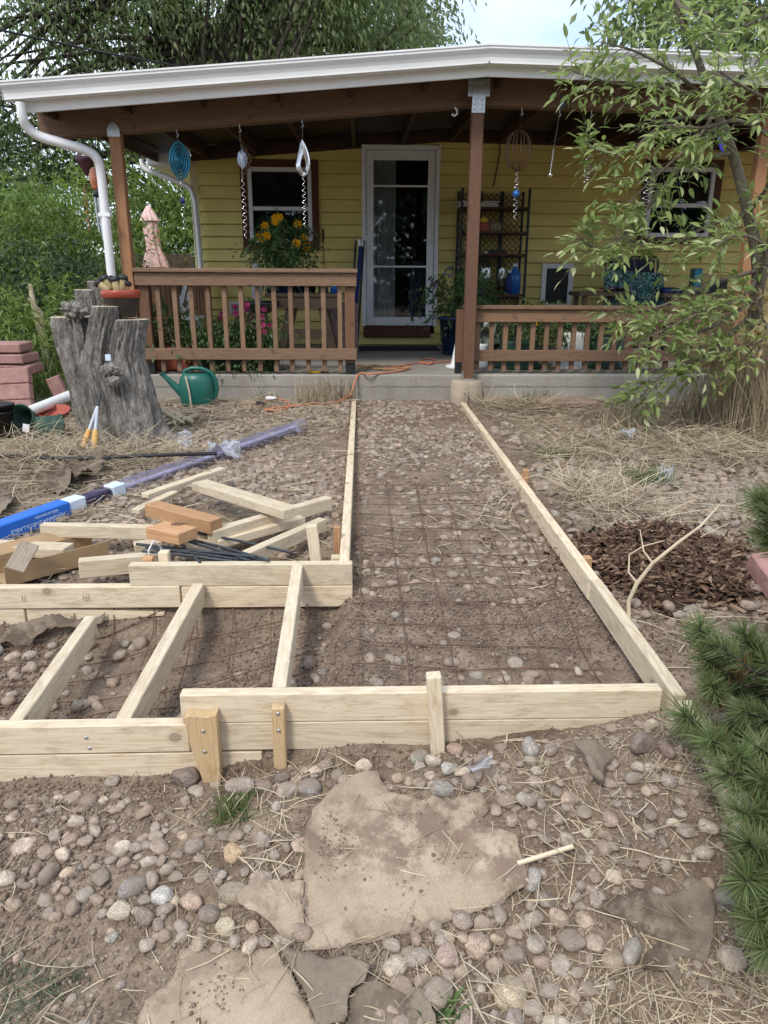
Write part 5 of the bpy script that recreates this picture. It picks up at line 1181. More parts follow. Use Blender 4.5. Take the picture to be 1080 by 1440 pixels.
p = atY(791, 143, 6.66); mb = MB(); mb.lathe([(.001, -.05), (.014, -.02), (.015, .02), (.003, .05)], p, 10, sy=.5); o = mb.build('glass_drop', M['blue']); tag(o, 'small blue glass drop hanging on the beam right of the middle post', 'ornament')
p = atY(639, 156, 6.70); p.z = U(p.x)-.25; mb = MB(); mb.tube([p+Vector((0, 0, .02)), p+Vector((.02, 0, .0)), p+Vector((.024, 0, -.03)), p+Vector((.0, 0, -.045)), p+Vector((-.02, 0, -.03))], .008, 7); o = mb.build('cup_hook', M['white']); tag(o, 'empty white hook screwed under the beam beside the middle post', 'hook')
# ornaments left of the left post
def hangY(px, py, y): return atY(px, py, y)
p = hangY(120, 228, 7.6); t = thing('heart_ornament', 'dark red glass heart hanging left of the downspout', 'ornament', p+Vector((0, 0, .3))); mb = MB()
mb.lathe([(.001, -.13), (.04, -.06), (.085, .01), (.09, .045), (.06, .08), (.001, .07)], p, 18, sy=.3); mb.build('heart', M['maroon'], t); mb = MB(); mb.tube([p+Vector((0, 0, .07)), Vector((p.x, 7.6, U(p.x)-.04))], .004, 5); mb.build('string', M['black'], t)
p = hangY(139, 252, 7.4); t = thing('lantern', 'small orange ribbed lantern hanging between downspout and heart', 'lantern', p+Vector((0, 0, .3))); mb = MB(); mb.lathe([(.03, -.10)]+[(.055+.012*(i % 2)+.02*math.sin(math.pi*i/10), -.09+.018*i) for i in range(11)]+[(.03, .10), (.001, .10)], p, 18); mb.build('shade', M['amber'], t); mb = MB(); mb.tube([p+Vector((0, 0, .1)), Vector((p.x, 7.4, U(p.x)-.04))], .003, 5); mb.build('string', M['black'], t)
mb = MB(); spiral(mb, p+Vector((-.17, .1, -.04)), .40, .006, .022, 6); mb.build('tail', M['amber'], t)
p = hangY(142, 275, 7.2); t = thing('wind_chime', 'dark metal wind chime with a cluster of grey tubes behind the downspout', 'wind chime', p+Vector((0, 0, .4))); mb = MB(); mb.lathe([(.001, .06), (.06, .03), (.075, -.01), (.001, -.01)], p, 16); mb.build('top_cap', M['blackmetal'], t)
for k in range(8): mb = MB(); a = k*math.pi/4; q = p+Vector((.055*math.cos(a), .055*math.sin(a), -.02)); mb.tube([q, q-Vector((.01*math.cos(a), 0, .26+.03*(k % 4)))], .010, 7); mb.build('tube', M['steel'], t)
mb = MB(); mb.tube([p+Vector((0, 0, .06)), Vector((p.x, 7.2, U(p.x)-.04))], .003, 5); mb.build('string', M['black'], t)

# ================================================================== ON THE PORCH
def leaf_plant(name, label, c, h, r_, n, L, m, flowers=(), seed=0, potobj=True, asp=.4, cat='plant', stems=7):
    """stems rising from c with leaves; flowers = [(material, count, size)]"""
    t = thing(name, label, cat, c); q = np.random.default_rng(seed); c = Vector(c)
    V, F, C, cc = blob_leaves(n, (c.x, c.y, c.z+h*.58), (r_, r_, h*.45), L, seed, .5, asp=asp, clumps=40, cr=.32, shell=.15)
    obj_np('foliage', V, F, m, t, C)
    mb = MB()
    for k in cc[:stems]: mb.tube([c, c.lerp(Vector(k), .5)+Vector((0, 0, .03)), Vector(k)], [.005, .004, .002], 5, False)
    mb.build('stem', M['leafpot'], t)
    for fm_, k, s in flowers:
        for i in range(k):
            u = q.normal(size=3); u[1] = -abs(u[1]); u /= np.linalg.norm(u)
            p = c+Vector((u[0]*r_*1.15, u[1]*r_*1.1, h*.6+abs(u[2])*h*.55)); mb = MB()
            for ly in range(2):
                for j in range(7):
                    a = j*2*math.pi/7+ly*.4; d = Vector((math.cos(a), -.45-.5*ly, math.sin(a)*.8)).normalized()*s*(1-.35*ly); sd_ = d.cross(Vector((0, 1, 0))).normalized()*s*.38
                    mb.add([p, p+d*.6+sd_, p+d, p+d*.6-sd_], [(0, 1, 2), (0, 2, 3)])
            mb.ball(p+Vector((0, -s*.25, 0)), s*.3, 6); mb.build('flower', fm_, t)
    return t
# potting bench
BY = 8.35; bx0, bx1 = atY(373, 410, BY-.25).x, atY(486, 410, BY-.25).x; bz = atY(430, 415, BY-.25).z
t = thing('potting_bench', 'weathered wooden bench with splayed legs under the left window', 'bench', ((bx0+bx1)/2, BY, FLOOR))
for k in range(4): board('top_board', (bx0, BY-.225+.15*k, bz), (bx1, BY-.225+.15*k, bz), .145, .035, M['oldwood'], t)
for y in (BY-.26, BY+.26): board('apron', (bx0+.06, y, bz-.08), (bx1-.06, y, bz-.08), .03, .11, M['oldwood'], t)
for x in (bx0+.28, bx1-.28):
    for s in (-1, 1): board('leg', (x, BY+s*.20, bz-.03), (x+(-.16 if x < (bx0+bx1)/2 else .16), BY+s*.28, FLOOR), .085, .038, M['oldwood'], t, up=(0, 1, 0))
board('stretcher', (bx0+.2, BY-.24, FLOOR+.26), (bx1-.2, BY-.24, FLOOR+.26), .03, .10, M['oldwood'], t)
p = Vector((atY(400, 395, BY).x, BY, bz+.018)); pot(p, .11, .15, .17, M['bluepot'], 'dark blue flower pot with the marigolds on the bench')
mg = leaf_plant('marigold', 'marigold plant with yellow orange blooms in the blue pot below the left window', p+Vector((0, 0, .12)), .56, .22, 2600, .06, M['leafpot'], [(M['petalY'], 13, .055)], 3)
p = Vector((atY(470, 405, BY).x, BY-.1, bz+.018)); mb = MB(); mb.lathe([(.001, 0), (.035, 0), (.035, .11), (.012, .13), (.012, .16), (.001, .16)], p, 14); o = mb.build('spray_bottle', M['blue']); tag(o, 'small blue bottle at the right end of the bench', 'bottle')
p = Vector((atY(455, 405, BY).x, BY-.05, bz+.018)); mb = MB(); mb.lathe([(.001, 0), (.05, 0), (.06, .15), (.055, .15), (.048, .01), (.001, .01)], p, 14); o = mb.build('cup', paint('green_glaze', (.05, .16, .09), .2, 9, .3, .5)); tag(o, 'green cup beside the blue bottle on the bench', 'cup')
p = Vector((atY(437, 405, BY).x, BY-.1, bz+.018)); pot(p, .05, .07, .10, M['black'], 'small black pot in the middle of the bench')
p = Vector((atY(424, 405, BY).x, BY, bz+.018)); pot(p, .06, .08, .15, M['bluepot'], 'smaller dark blue pot next to the marigold pot on the bench')
p = Vector((atY(377, 400, BY).x+.06, BY-.05, bz+.018)); mb = MB(); mb.lathe([(.001, 0), (.07, 0), (.08, .05), (.05, .09), (.001, .10)], p, 14); o = mb.build('tray', M['black']); tag(o, 'low black dish at the left end of the bench', 'dish')
c = Vector((atY(482, 465, 8.5).x, 8.9, FLOOR)); mb = MB(); mb.cbox(c+Vector((0, 0, .28)), (.34, .3, .56), .02); o = mb.build('crate', paint('mottled_crate', (.3, .2, .2), .5, 40, .9)); tag(o, 'mottled pinkish crate standing right of the bench legs', 'crate')
# white folding step stool at left
c = Vector((atY(265, 430, 8.2).x, 8.2, FLOOR)); t = thing('step_stool', 'white folding step stool behind the left railing', 'step stool', c)
for y in (-.16, .16):
    board('leg', c+Vector((-.16, y, .86)), c+Vector((.20, y, 0)), .04, .025, M['white'], t, up=(0, 1, 0)); board('leg', c+Vector((.03, y*.9, .80)), c+Vector((-.22, y*.9, 0)), .04, .025, M['white'], t, up=(0, 1, 0))
for z, x, w in ((.80, -.10, .2), (.42, -.02, .30)): board('step', c+Vector((x, -.2, z)), c+Vector((x, .2, z)), w, .03, M['white'], t)
# dark kettle grill / statue on a stand
c = Vector((atY(366, 455, 8.0).x, 8.0, FLOOR)); t = thing('plant_stand', 'dark metal stand with a shallow bowl behind the railing', 'plant stand', c)
for k in range(3):
    a = k*2.1+.5; mb = MB(); mb.tube([c+Vector((.06*math.cos(a), .06*math.sin(a), .50)), c+Vector((.10*math.cos(a), .10*math.sin(a), .25)), c+Vector((.20*math.cos(a), .2*math.sin(a), 0))], .014, 7); mb.build('leg', M['blackmetal'], t)
mb = MB(); mb.lathe([(.001, .47), (.10, .48), (.20, .55), (.21, .60), (.19, .595), (.09, .52), (.001, .51)], c, 24); mb.build('bowl', M['blackmetal'], t)
mb = MB(); q = c+Vector((-.02, 0, .52)); mb.lathe([(.05, 0), (.045, .10), (.055, .20), (.04, .28), (.03, .33), (.04, .38), (.03, .43), (.001, .46)], q, 14); o = mb.build('figurine', paint('figurine', (.35, .36, .36), .4, 20, .5)); tag(o, 'grey and white garden figurine standing in the dark bowl', 'figurine')
# plants along the front left
for (px, lb, h, r_, fl_, sd_, L) in [(232, 'leafy green plant in the red box behind the left railing', .40, .17, [], 5, .07), (338, 'green plant with pink blooms in the middle behind the left railing', .42, .16, [(M['petalP'], 8, .032)], 6, .05), (372, 'low plant with pink blooms right of the middle plant behind the left railing', .36, .15, [(M['petalP'], 9, .034)], 7, .05), (300, 'small green plant between the stool and the pink blooms', .26, .11, [], 8, .05)]:
    c = Vector((atY(px, 500, 7.0).x, 7.05, FLOOR)); pc_ = c+Vector((0, 0, .14))
    leaf_plant('potted_plant', lb, pc_, h, r_, 900, L, M['leafpot'], fl_, sd_)
c = Vector((atY(240, 515, 7.0).x, 7.03, FLOOR)); mb = MB(); mb.cbox(c+Vector((0, 0, .11)), (.36, .22, .20), .012); mb.cbox(c+Vector((0, 0, .205)), (.39, .25, .03), .008); o = mb.build('planter_box', M['terracotta']); tag(o, 'red plastic planter box on the slab behind the left railing', 'planter')
for px, lb in ((338, 'low dark pot of the plant in the middle behind the left railing'), (375, 'low dark pot of the rightmost pink plant behind the left railing'), (300, 'little dark pot near the stool behind the left railing')):
    pot(Vector((atY(px, 510, 7.0).x, 7.05, FLOOR)), .10, .13, .15, M['greenpot'], lb)
leaf_plant('ground_plant', 'low yellowish plant growing between slab and left railing', Vector((atY(340, 525, 6.95).x, 6.88, FLOOR)), .16, .24, 500, .04, M['leafpot'], [], 12)
# broom handle, folded chair by the door
mb = MB(); p, q = atY(454, 322, 9.75), Vector((atY(458, 430, 9.5).x, 9.5, FLOOR)); mb.tube([p+Vector((0, 0, -.13)), q], .013, 8); mb.tube([p, p+Vector((.002, 0, -.14))], .018, 8, mi=1); o = mb.build('broom', [M['handle'], M['casing']]); tag(o, 'broom handle leaning on the wall right of the left window', 'broom')
p = Vector((atY(504, 380, 9.6).x, 9.62, FLOOR)); t = thing('folded_chair', 'folded navy blue chair leaning beside the white storm door', 'folding chair', p)
for s in (-.05, .05): mb = MB(); mb.tube([p+Vector((s-.07, .0, 0)), p+Vector((s+.02, .12, 1.28))], .014, 7); mb.build('tube', M['blackmetal'], t)
board('cloth', p+Vector((-.06, .03, .2)), p+Vector((.03, .09, 1.2)), .05, .10, M['royal'], t, up=(0, 1, 0)); mb = MB(); mb.cbox(p+Vector((.032, .10, 1.25)), (.06, .05, .10), .01); mb.build('cap', M['steel'], t)
# shelf rack
SX0, SX1, SYf, SYb = atY(648, 300, 9.55).x, atY(741, 300, 9.55).x, 9.45, 9.82; stz = atY(700, 265, 9.5).z
t = thing('shelf_rack', 'tall dark shelf rack with lattice back right of the storm door', 'shelf rack', ((SX0+SX1)/2, 9.63, FLOOR))
for x in (SX0, SX1):
    for y in (SYf, SYb): mb = MB(); mb.tube([(x, y, FLOOR), (x, y, stz)], .017, 8); mb.build('upright', M['black'], t)
SZ = [atY(700, q, 9.5).z for q in (293, 327, 358, 415)] + [FLOOR+.18]
for z in SZ:
    board('shelf', (SX0-.01, (SYf+SYb)/2, z), (SX1+.01, (SYf+SYb)/2, z), SYb-SYf, .024, M['casing'], t)
    mb = MB(); mb.tube([(SX0, SYf-.01, z-.03), (SX1, SYf-.01, z-.03)], .009, 6); mb.build('bar', M['black'], t)
mb = MB(); xx = SX0; st_ = .075
for k in range(40):
    for s in (-1, 1):
        z0 = FLOOR+k*st_-.6; a_ = Vector((SX0, SYb-.01+.004*s, z0)); b_ = Vector((SX1, SYb-.01+.004*s, z0+(SX1-SX0)))
        if s < 0: a_.x, b_.x = b_.x, a_.x
        lo_, hi_ = FLOOR+.1, stz-.02; d_ = b_-a_
        t0 = max(0, (lo_-a_.z)/d_.z); t1 = min(1, (hi_-a_.z)/d_.z)
        if t1 > t0: mb.bar(a_+d_*t0, a_+d_*t1, .006, .014, up=(0, 1, 0), b=.001)
o = mb.build('lattice', M['black'], t); o['kind'] = 'stuff'
for x in ((SX0*2+SX1)/3, (SX0+2*SX1)/3): board('back_stile', (x, SYb-.03, FLOOR+.1), (x, SYb-.03, stz), .05, .02, M['black'], t, up=(0, 1, 0))
rx = lambda px: atY(px, 300, 9.6).x
def bottle(x, z, h, r_, m, lb, name='bottle', cat='bottle', y=9.56):
    mb = MB(); mb.lathe([(.001, 0), (r_, 0), (r_*1.02, h*.55), (r_*.9, h*.68), (r_*.35, h*.82), (r_*.35, h*.93), (.001, h*.93)], (x, y, z), 14); mb.lathe([(r_*.42, h*.90), (r_*.42, h), (.001, h)], (x, y, z), 12, mi=1)
    o = mb.build(name, [m, M['white']]); return tag(o, lb, cat)
z = SZ[3]+.013
bottle(rx(727), z, .36, .075, M['blue'], 'blue cleaner bottle on the low shelf of the rack', y=9.52); bottle(rx(719), z, .28, .05, M['royal'], 'dark blue bottle beside the blue cleaner on the low shelf', y=9.5)
bottle(rx(686), z, .50, .07, M['bottle'], 'tall clear glass bottle on the low shelf of the rack'); bottle(rx(709), z, .48, .05, M['bottle'], 'slim clear glass bottle on the low shelf of the rack')
z = SZ[1]+.013
mb = MB(); mb.cbox((rx(681), 9.56, z+.05), (.10, .09, .10), .006); o = mb.build('box', M['terracotta']); tag(o, 'red box on the second shelf of the rack', 'box')
mb = MB(); mb.cbox((rx(680), 9.56, z+.13), (.08, .07, .05), .006); o = mb.build('box', M['yellow']); tag(o, 'small yellow box on top of the red box on the rack', 'box')
for k in range(3): mb = MB(); mb.lathe([(.001, 0), (.025, 0), (.035, .05), (.02, .08), (.028, .1), (.001, .1)], (rx(690)+.05*k, 9.56, z), 10); o = mb.build('ornament', M['greywood']); tag(o, 'small grey trinket right of the red box on the rack', 'ornament', 'grey trinkets on the second shelf')
z = SZ[0]+.013
for k, (w, h, x) in enumerate([(.24, .022, 686), (.22, .02, 684), (.20, .018, 687), (.2, .022, 655), (.18, .02, 657), (.2, .02, 655)]):
    mb = MB(); mb.cbox((rx(x), 9.56, z+.012+.022*(k % 3)), (w, .22, h), .003, Matrix.Rotation(.1*k-.2, 3, 'Z')); o = mb.build('magazine', paint('paper', (.5, .49, .45), .2, 9)); tag(o, 'pale magazine in the %s pile on the top shelf of the rack' % ('right' if k < 3 else 'left'), 'magazine', 'magazines in the %s pile on the rack' % ('right' if k < 3 else 'left'))
mb = MB(); z = SZ[2]+.013; mb.cbox((rx(700), 9.56, z+.02), (.2, .16, .04), .004); o = mb.build('tray', M['black']); tag(o, 'black tray on the third shelf of the rack', 'tray')
# little side stand right of the rack
c = Vector((atY(738, 400, 9.3).x, 9.3, FLOOR))
# big pot with mauve flowers, cone, buckets, plants right of the entrance
c = Vector((atY(640, 450, 8.6).x, 8.6, FLOOR)); pot(c, .13, .18, .42, M['bluepot'], 'tall dark blue pot left of the middle post')
leaf_plant('potted_plant', 'bushy plant with mauve flower spikes in the tall blue pot beside the middle post', c+Vector((.0, 0, .38)), .50, .26, 1500, .075, M['leafpot'], [(M['petalL'], 22, .022)], 15)
c = Vector((atY(646, 518, 7.2).x, 7.25, FLOOR)); t = thing('white_cone', 'white plastic cone behind the lower railing post', 'cone', c); mb = MB(); mb.lathe([(.085, .03), (.075, .06), (.022, .36), (.012, .42), (.001, .42)], c, 18); mb.build('body', M['white'], t); mb = MB(); mb.lathe([(.001, 0), (.13, 0), (.13, .025), (.08, .035), (.001, .035)], c, 18); mb.build('base', M['white'], t)
def bucket(px, y, r_, h, m, lb): c = Vector((atY(px, 515, y).x, y, FLOOR)); mb = MB(); mb.lathe([(.001, 0), (r_*1.12, 0), (r_*1.14, .02), (r_, .035), (r_*.92, h*.9), (r_*.96, h), (r_*.86, h), (.001, h*.8)], c, 24); return tag(mb.build('bucket', m), lb, 'bucket')
bucket(800, 7.25, .15, .34, M['white'], 'white upturned bucket behind the lower railing'); bucket(728, 7.3, .20, .26, M['greenpot'], 'wide dark tub left of the white bucket behind the lower railing'); bucket(852, 7.3, .17, .30, M['greenpot'], 'dark green tub right of the white bucket behind the lower railing'); bucket(672, 7.3, .10, .22, M['white'], 'small white bucket just right of the middle post')
for (px, lb, h, r_, fl_, sd_) in [(728, 'dense green plant in the wide dark tub behind the lower railing', .30, .22, [(M['petalY'], 3, .02)], 16), (770, 'plant with dark red blooms left of the white bucket behind the lower railing', .32, .14, [(M['petalR'], 7, .03)], 17), (850, 'dark leafy plant in the green tub behind the lower railing', .26, .19, [(M['petalR'], 4, .03)], 18)]:
    leaf_plant('potted_plant', lb, Vector((atY(px, 470, 7.3).x, 7.3, FLOOR+.22)), h, r_, 900, .05, M['leafpot'], fl_, sd_)
c = Vector((atY(690, 470, 7.6).x, 7.6, FLOOR)); mb = MB(); mb.cbox(c+Vector((0, 0, .27)), (.22, .2, .5), .05); o = mb.build('plaid_bag', M['plaid']); tag(o, 'black and white plaid bag behind the lower railing near the post', 'bag')
c = Vector((atY(876, 480, 8.0).x, 8.0, FLOOR)); mb = MB(); mb.cbox(c+Vector((0, 0, .22)), (.15, .15, .44), .03); o = mb.build('canister', paint('red_can', (.4, .02, .02), .1)); tag(o, 'red canister on the slab behind the lower railing', 'canister')
c = Vector((atY(815, 470, 8.4).x, 8.4, FLOOR)); mb = MB(); mb.cbox(c+Vector((0, 0, .25)), (.36, .3, .5), .02); o = mb.build('black_bin', M['black']); tag(o, 'black bin behind the lower railing under the small table', 'bin')
# small table with bright cloth, camp chair with towel
c = Vector((atY(842, 412, 9.2).x, 9.2, atY(842, 413, 9.2).z)); t = thing('side_table', 'low dark wooden side table beside the camp chair', 'table', (c.x, c.y, FLOOR)); board('top', c+Vector((-.30, 0, 0)), c+Vector((.30, 0, 0)), .5, .05, M['oldwood'], t)
for sx in (-.22, .22):
    for sy_ in (-.18, .18): board('leg', c+Vector((sx, sy_, -.026)), Vector((c.x+sx, c.y+sy_, FLOOR)), .05, .05, M['oldwood'], t, up=(0, 1, 0))
mb = MB(); n_ = 12; vs = [(c.x+.0+.36*(i/n_), c.y-.12+.18*(j/n_), c.z+.03+.05*abs(mnoise.noise(Vector((i*.45, j*.45, 2))))+.02) for i in range(n_+1) for j in range(n_+1)]
mb.add(vs, [(i*(n_+1)+j, (i+1)*(n_+1)+j, (i+1)*(n_+1)+j+1, i*(n_+1)+j+1) for i in range(n_) for j in range(n_)], 0, True); o = mb.build('bright_cloth', M['gaudy']); tag(o, 'crumpled brightly coloured cloth on the low side table', 'cloth')
c = Vector((atY(893, 400, 9.1).x, 9.1, FLOOR)); t = thing('camp_chair', 'black framed camp chair with its back to the yellow wall', 'chair', c); ch = [atY(893, q, 9.1).z for q in (361, 378)]
for s in (-.32, .32):
    mb = MB(); mb.tube([c+Vector((s, .18, 0)), c+Vector((s, .05, .5)), Vector((c.x+s, c.y+.2, ch[0]-.04)), Vector((c.x+s*.92, c.y+.21, ch[0]))], .016, 8); mb.build('back_tube', M['blackmetal'], t)
    mb = MB(); mb.tube([c+Vector((s, -.30, 0)), c+Vector((s, .1, .48)), c+Vector((s, -.3, .62)), c+Vector((s, .12, .66))], .014, 8); mb.build('arm', M['blackmetal'], t)
mb = MB(); mb.tube([Vector((c.x-.3, c.y+.21, ch[0])), Vector((c.x+.3, c.y+.21, ch[0]))], .016, 8); mb.build('top_tube', M['blackmetal'], t)
board('backrest', Vector((c.x, c.y+.10, FLOOR+.5)), Vector((c.x, c.y+.205, ch[0]-.02)), .56, .02, M['navy'], t, up=(0, 1, 0)); board('seat', Vector((c.x-.3, c.y-.1, FLOOR+.46)), Vector((c.x+.3, c.y-.1, FLOOR+.46)), .42, .02, M['navy'], t)
mb = MB(); n_ = 20; vs = []
for i in range(n_+1):
    for j in range(n_+1):
        u, v = i/n_, j/n_; z_ = ch[1]-(ch[1]-FLOOR-.40)*v; vs.append((c.x-.34+.72*u+.05*v*(u-.3), c.y+.165-.14*v+.02*mnoise.noise(Vector((u*4, v*4, 1)))-.03, z_-.05*u*(1-v)))
mb.add(vs, [(i*(n_+1)+j, i*(n_+1)+j+1, (i+1)*(n_+1)+j+1, (i+1)*(n_+1)+j) for i in range(n_) for j in range(n_)], 0, True); o = mb.build('towel', M['towel']); tag(o, 'teal patterned towel hung over the back of the camp chair', 'towel'); o.modifiers.new('t', 'SOLIDIFY').thickness = .012
c = Vector((atY(985, 415, 9.2).x, 9.2, atY(985, 415, 9.2).z)); t = thing('side_table', 'dark table at the right end of the porch behind the leaves', 'table', (c.x, c.y, FLOOR)); board('top', c+Vector((-.55, 0, 0)), c+Vector((.55, 0, 0)), .5, .05, M['oldwood'], t)
for sx in (-.45, .45):
    for sy_ in (-.18, .18): board('leg', c+Vector((sx, sy_, -.026)), Vector((c.x+sx, c.y+sy_, FLOOR)), .05, .05, M['oldwood'], t, up=(0, 1, 0))
for k, (px, m, w, h, lb) in enumerate([(945, 'royal', .3, .06, 'flat blue box on the right table'), (975, 'teal', .09, .28, 'teal bottle shaped box on the right table'), (984, 'cardboard', .16, .22, 'brown carton on the right table'), (1005, 'black', .26, .14, 'black case on the right table')]):
    mb = MB(); mb.cbox((atY(px, 410, 9.2).x, 9.15+.03*k, c.z+.026+h/2), (w, .16, h), .01); o = mb.build('box', M[m]); tag(o, lb, 'box')

# ================================================================== POWER LINE
a, b_ = atY(-10, 40, 13), atY(268, 96, 15.5); mb = MB(); mb.tube([a+(a-b_)*2, a, a.lerp(b_, .5)-Vector((0, 0, .03)), b_, b_+Vector((.6, .8, -.28))], .017, 6); o = mb.build('power_line', M['black']); tag(o, 'black service cable crossing the sky at upper left above the roof', 'cable')

# ================================================================== STONES
import bmesh
def ico(sub):
    bm = bmesh.new(); bmesh.ops.create_icosphere(bm, subdivisions=sub, radius=1); bm.verts.ensure_lookup_table()
    v = np.array([x.co[:] for x in bm.verts]); f = np.array([[q.index for q in x.verts] for x in bm.faces]); bm.free(); return v, f
def shape(v, seed, amp=.16):
    o = []
    for p in v:
        d = 1+amp*mnoise.noise(Vector(p)*1.1+Vector((seed*3.1, 0, 0)))+amp*.45*mnoise.noise(Vector(p)*2.4+Vector((0, seed*5.3, 0)))
        o.append(np.array(p)*d)
    o = np.array(o)
    if seed % 3 == 0:      # broken stones: a few flat faces
        q = np.random.default_rng(seed)
        for k in range(5):
            nrm = q.normal(size=3); nrm /= np.linalg.norm(nrm); d = o@nrm; lim = q.uniform(.55, .8); o = o-np.maximum(0, d-lim)[:, None]*nrm*.94
    return np.sign(o)*np.abs(o)**.92
v3, f3 = ico(3); v2, f2 = ico(2); v1, f1 = ico(1)
BIG = [mesh_np('stone', shape(v3, s, .22 if s % 3 else .32), f3, M['stone'], smooth=True) for s in range(10)]
SM2 = [shape(v2, s+20, .28) for s in range(8)]; SM1 = [shape(v1, s+40, .25) for s in range(6)]
COLS = [c for p_, c in STONE_STOPS] + [(.50, .43, .33), (.16, .13, .115)]
placed = []
def free(x, y, r_):
    for a, b, c in placed:
        if (a-x)**2+(b-y)**2 < (.78*(c+r_))**2: return False
    return True
# own colour per stone
def stonecol(m):
    nt = m.node_tree
    oi = nt.nodes.new('ShaderNodeObjectInfo')
    for nd in nt.nodes:
        if nd.type == 'VALTORGB' and len(nd.color_ramp.elements) == len(STONE_STOPS):
            for l in list(nd.outputs[0].links): s = l.to_socket; nt.links.remove(l); nt.links.new(oi.outputs['Color'], s)
stonecol(M['stone'])
def big_stone(p, w, ratio, flat, colr, label, group=None, rz=None, sink=.35):
    o = bpy.data.objects.new('stone', BIG[rnd.randrange(10)]); a = w/2; b = a*ratio; h = max(.008, a*flat)
    Mm = Matrix.Translation((p[0], p[1], p[2]+h*(1-sink*1.6))) @ Matrix.Rotation(rnd.uniform(0, 6.28) if rz is None else rz, 4, 'Z') @ Matrix.Rotation(rnd.uniform(-.22, .22), 4, 'X') @ Matrix.Diagonal((a, b, h, 1))
    put(o, None, Mm); o.color = c4(colr); tag(o, label, 'stone', group); placed.append((p[0], p[1], a)); return o
HAND = [(590, 1069, 27, .8, (.26, .24, .19), 'smooth grey-green oval stone lying below the leaning front stake'), (631, 1084, 27, .7, (.39, .355, .31), 'pale grey oval stone right of the grey-green one'), (650, 1088, 20, .9, (.46, .38, .29), 'small cream stone right of the pale grey oval stone'),
 (622, 1114, 32, .7, (.27, .245, .21), 'flat grey stone at the top edge of the large tan sheet'), (228, 1263, 27, .95, (.44, .415, .375), 'pale grey stone among the tan ones left of the fabric'), (325, 1202, 32, .8, (.44, .31, .19), 'yellowish tan stone left of the large tan sheet'),
 (318, 1306, 28, .85, (.52, .44, .31), 'cream stone just above the bottom left sheet'), (270, 1271, 36, .75, (.40, .29, .22), 'pinkish tan stone beside the pale grey one among the tan stones'), (185, 1253, 36, .7, (.24, .21, .19), 'long grey-brown stone left of the pale grey one'),
 (334, 1262, 52, .55, (.30, .25, .18), 'long olive tan stone lying on the crumpled fabric flap'), (338, 1111, 38, .6, (.33, .27, .23), 'flat pinkish stone under the wide pointed stake'), (435, 1112, 30, .9, (.23, .20, .18), 'round brown stone below the narrow front stake'), (405, 1115, 30, .75, (.42, .36, .30), 'pale oval stone left of the round brown one'),
 (260, 1096, 40, .8, (.20, .16, .135), 'dark angular stone by the wide pointed stake'), (204, 1145, 24, .8, (.40, .27, .2), 'orange tan stone on the dirt bank at left'), (736, 1022, 24, .8, (.27, .22, .19), 'brown stone on the mound near the front right corner'), (745, 1055, 34, .6, (.33, .30, .27), 'long grey stone on the mound below the front right board'),
 (905, 1052, 48, .6, (.21, .16, .14), 'broad flat dark rock on the mound near the corner of the form'), (936, 1058, 30, .5, (.22, .16, .13), 'upright reddish brown stone beside the broad dark rock'), (741, 1128, 28, .7, (.34, .30, .25), 'grey tan stone right of the plastic scrap'), (746, 1240, 32, .8, (.36, .325, .28), 'pale grey stone at the right edge of the large tan sheet'),
 (1017, 1265, 30, 1.0, (.22, .20, .175), 'dark grey squarish rock beside the pine'), (888, 1345, 42, .5, (.31, .285, .25), 'long grey stone under the ragged grey fabric'), (1028, 1352, 36, .85, (.36, .29, .23), 'large tan stone at the lower right under the pine'), (718, 1402, 44, .9, (.46, .37, .25), 'big cream stone in the pile at the bottom'), (628, 1348, 34, .8, (.36, .26, .21), 'pinkish brown stone at the lower edge of the large tan sheet'),
 (862, 1355, 30, 1.0, (.32, .25, .17), 'brown blocky stone near the long grey one'), (785, 1360, 28, .95, (.42, .36, .30), 'pale round stone in the middle of the lower pile'), (755, 1330, 30, .9, (.38, .33, .26), 'tan round stone at the top of the lower pile'), (835, 1330, 26, 1.0, (.36, .28, .21), 'round tan stone right of the lower pile'),
 (120, 1186, 20, .8, (.34, .26, .2), 'small tan stone on the left bank'), (126, 1128, 20, 1.1, (.27, .21, .18), 'narrow brown stone on the left bank by the lowest board'), (160, 1100, 22, .9, (.30, .25, .21), 'round brown stone at the foot of the lowest left board'), (640, 1057, 22, .9, (.36, .25, .19), 'round tan stone at the foot of the leaning front stake')]
def px2m(px, py, w):
    a = gnd(px, py); d = (a-CAM).dot(_fw); return a, w*d/FPX
for px, py, w, rt_, cl, lb in HAND:
    a, wm = px2m(px, py, w*1.12); big_stone(a, wm, rt_, .62, cl, lb)
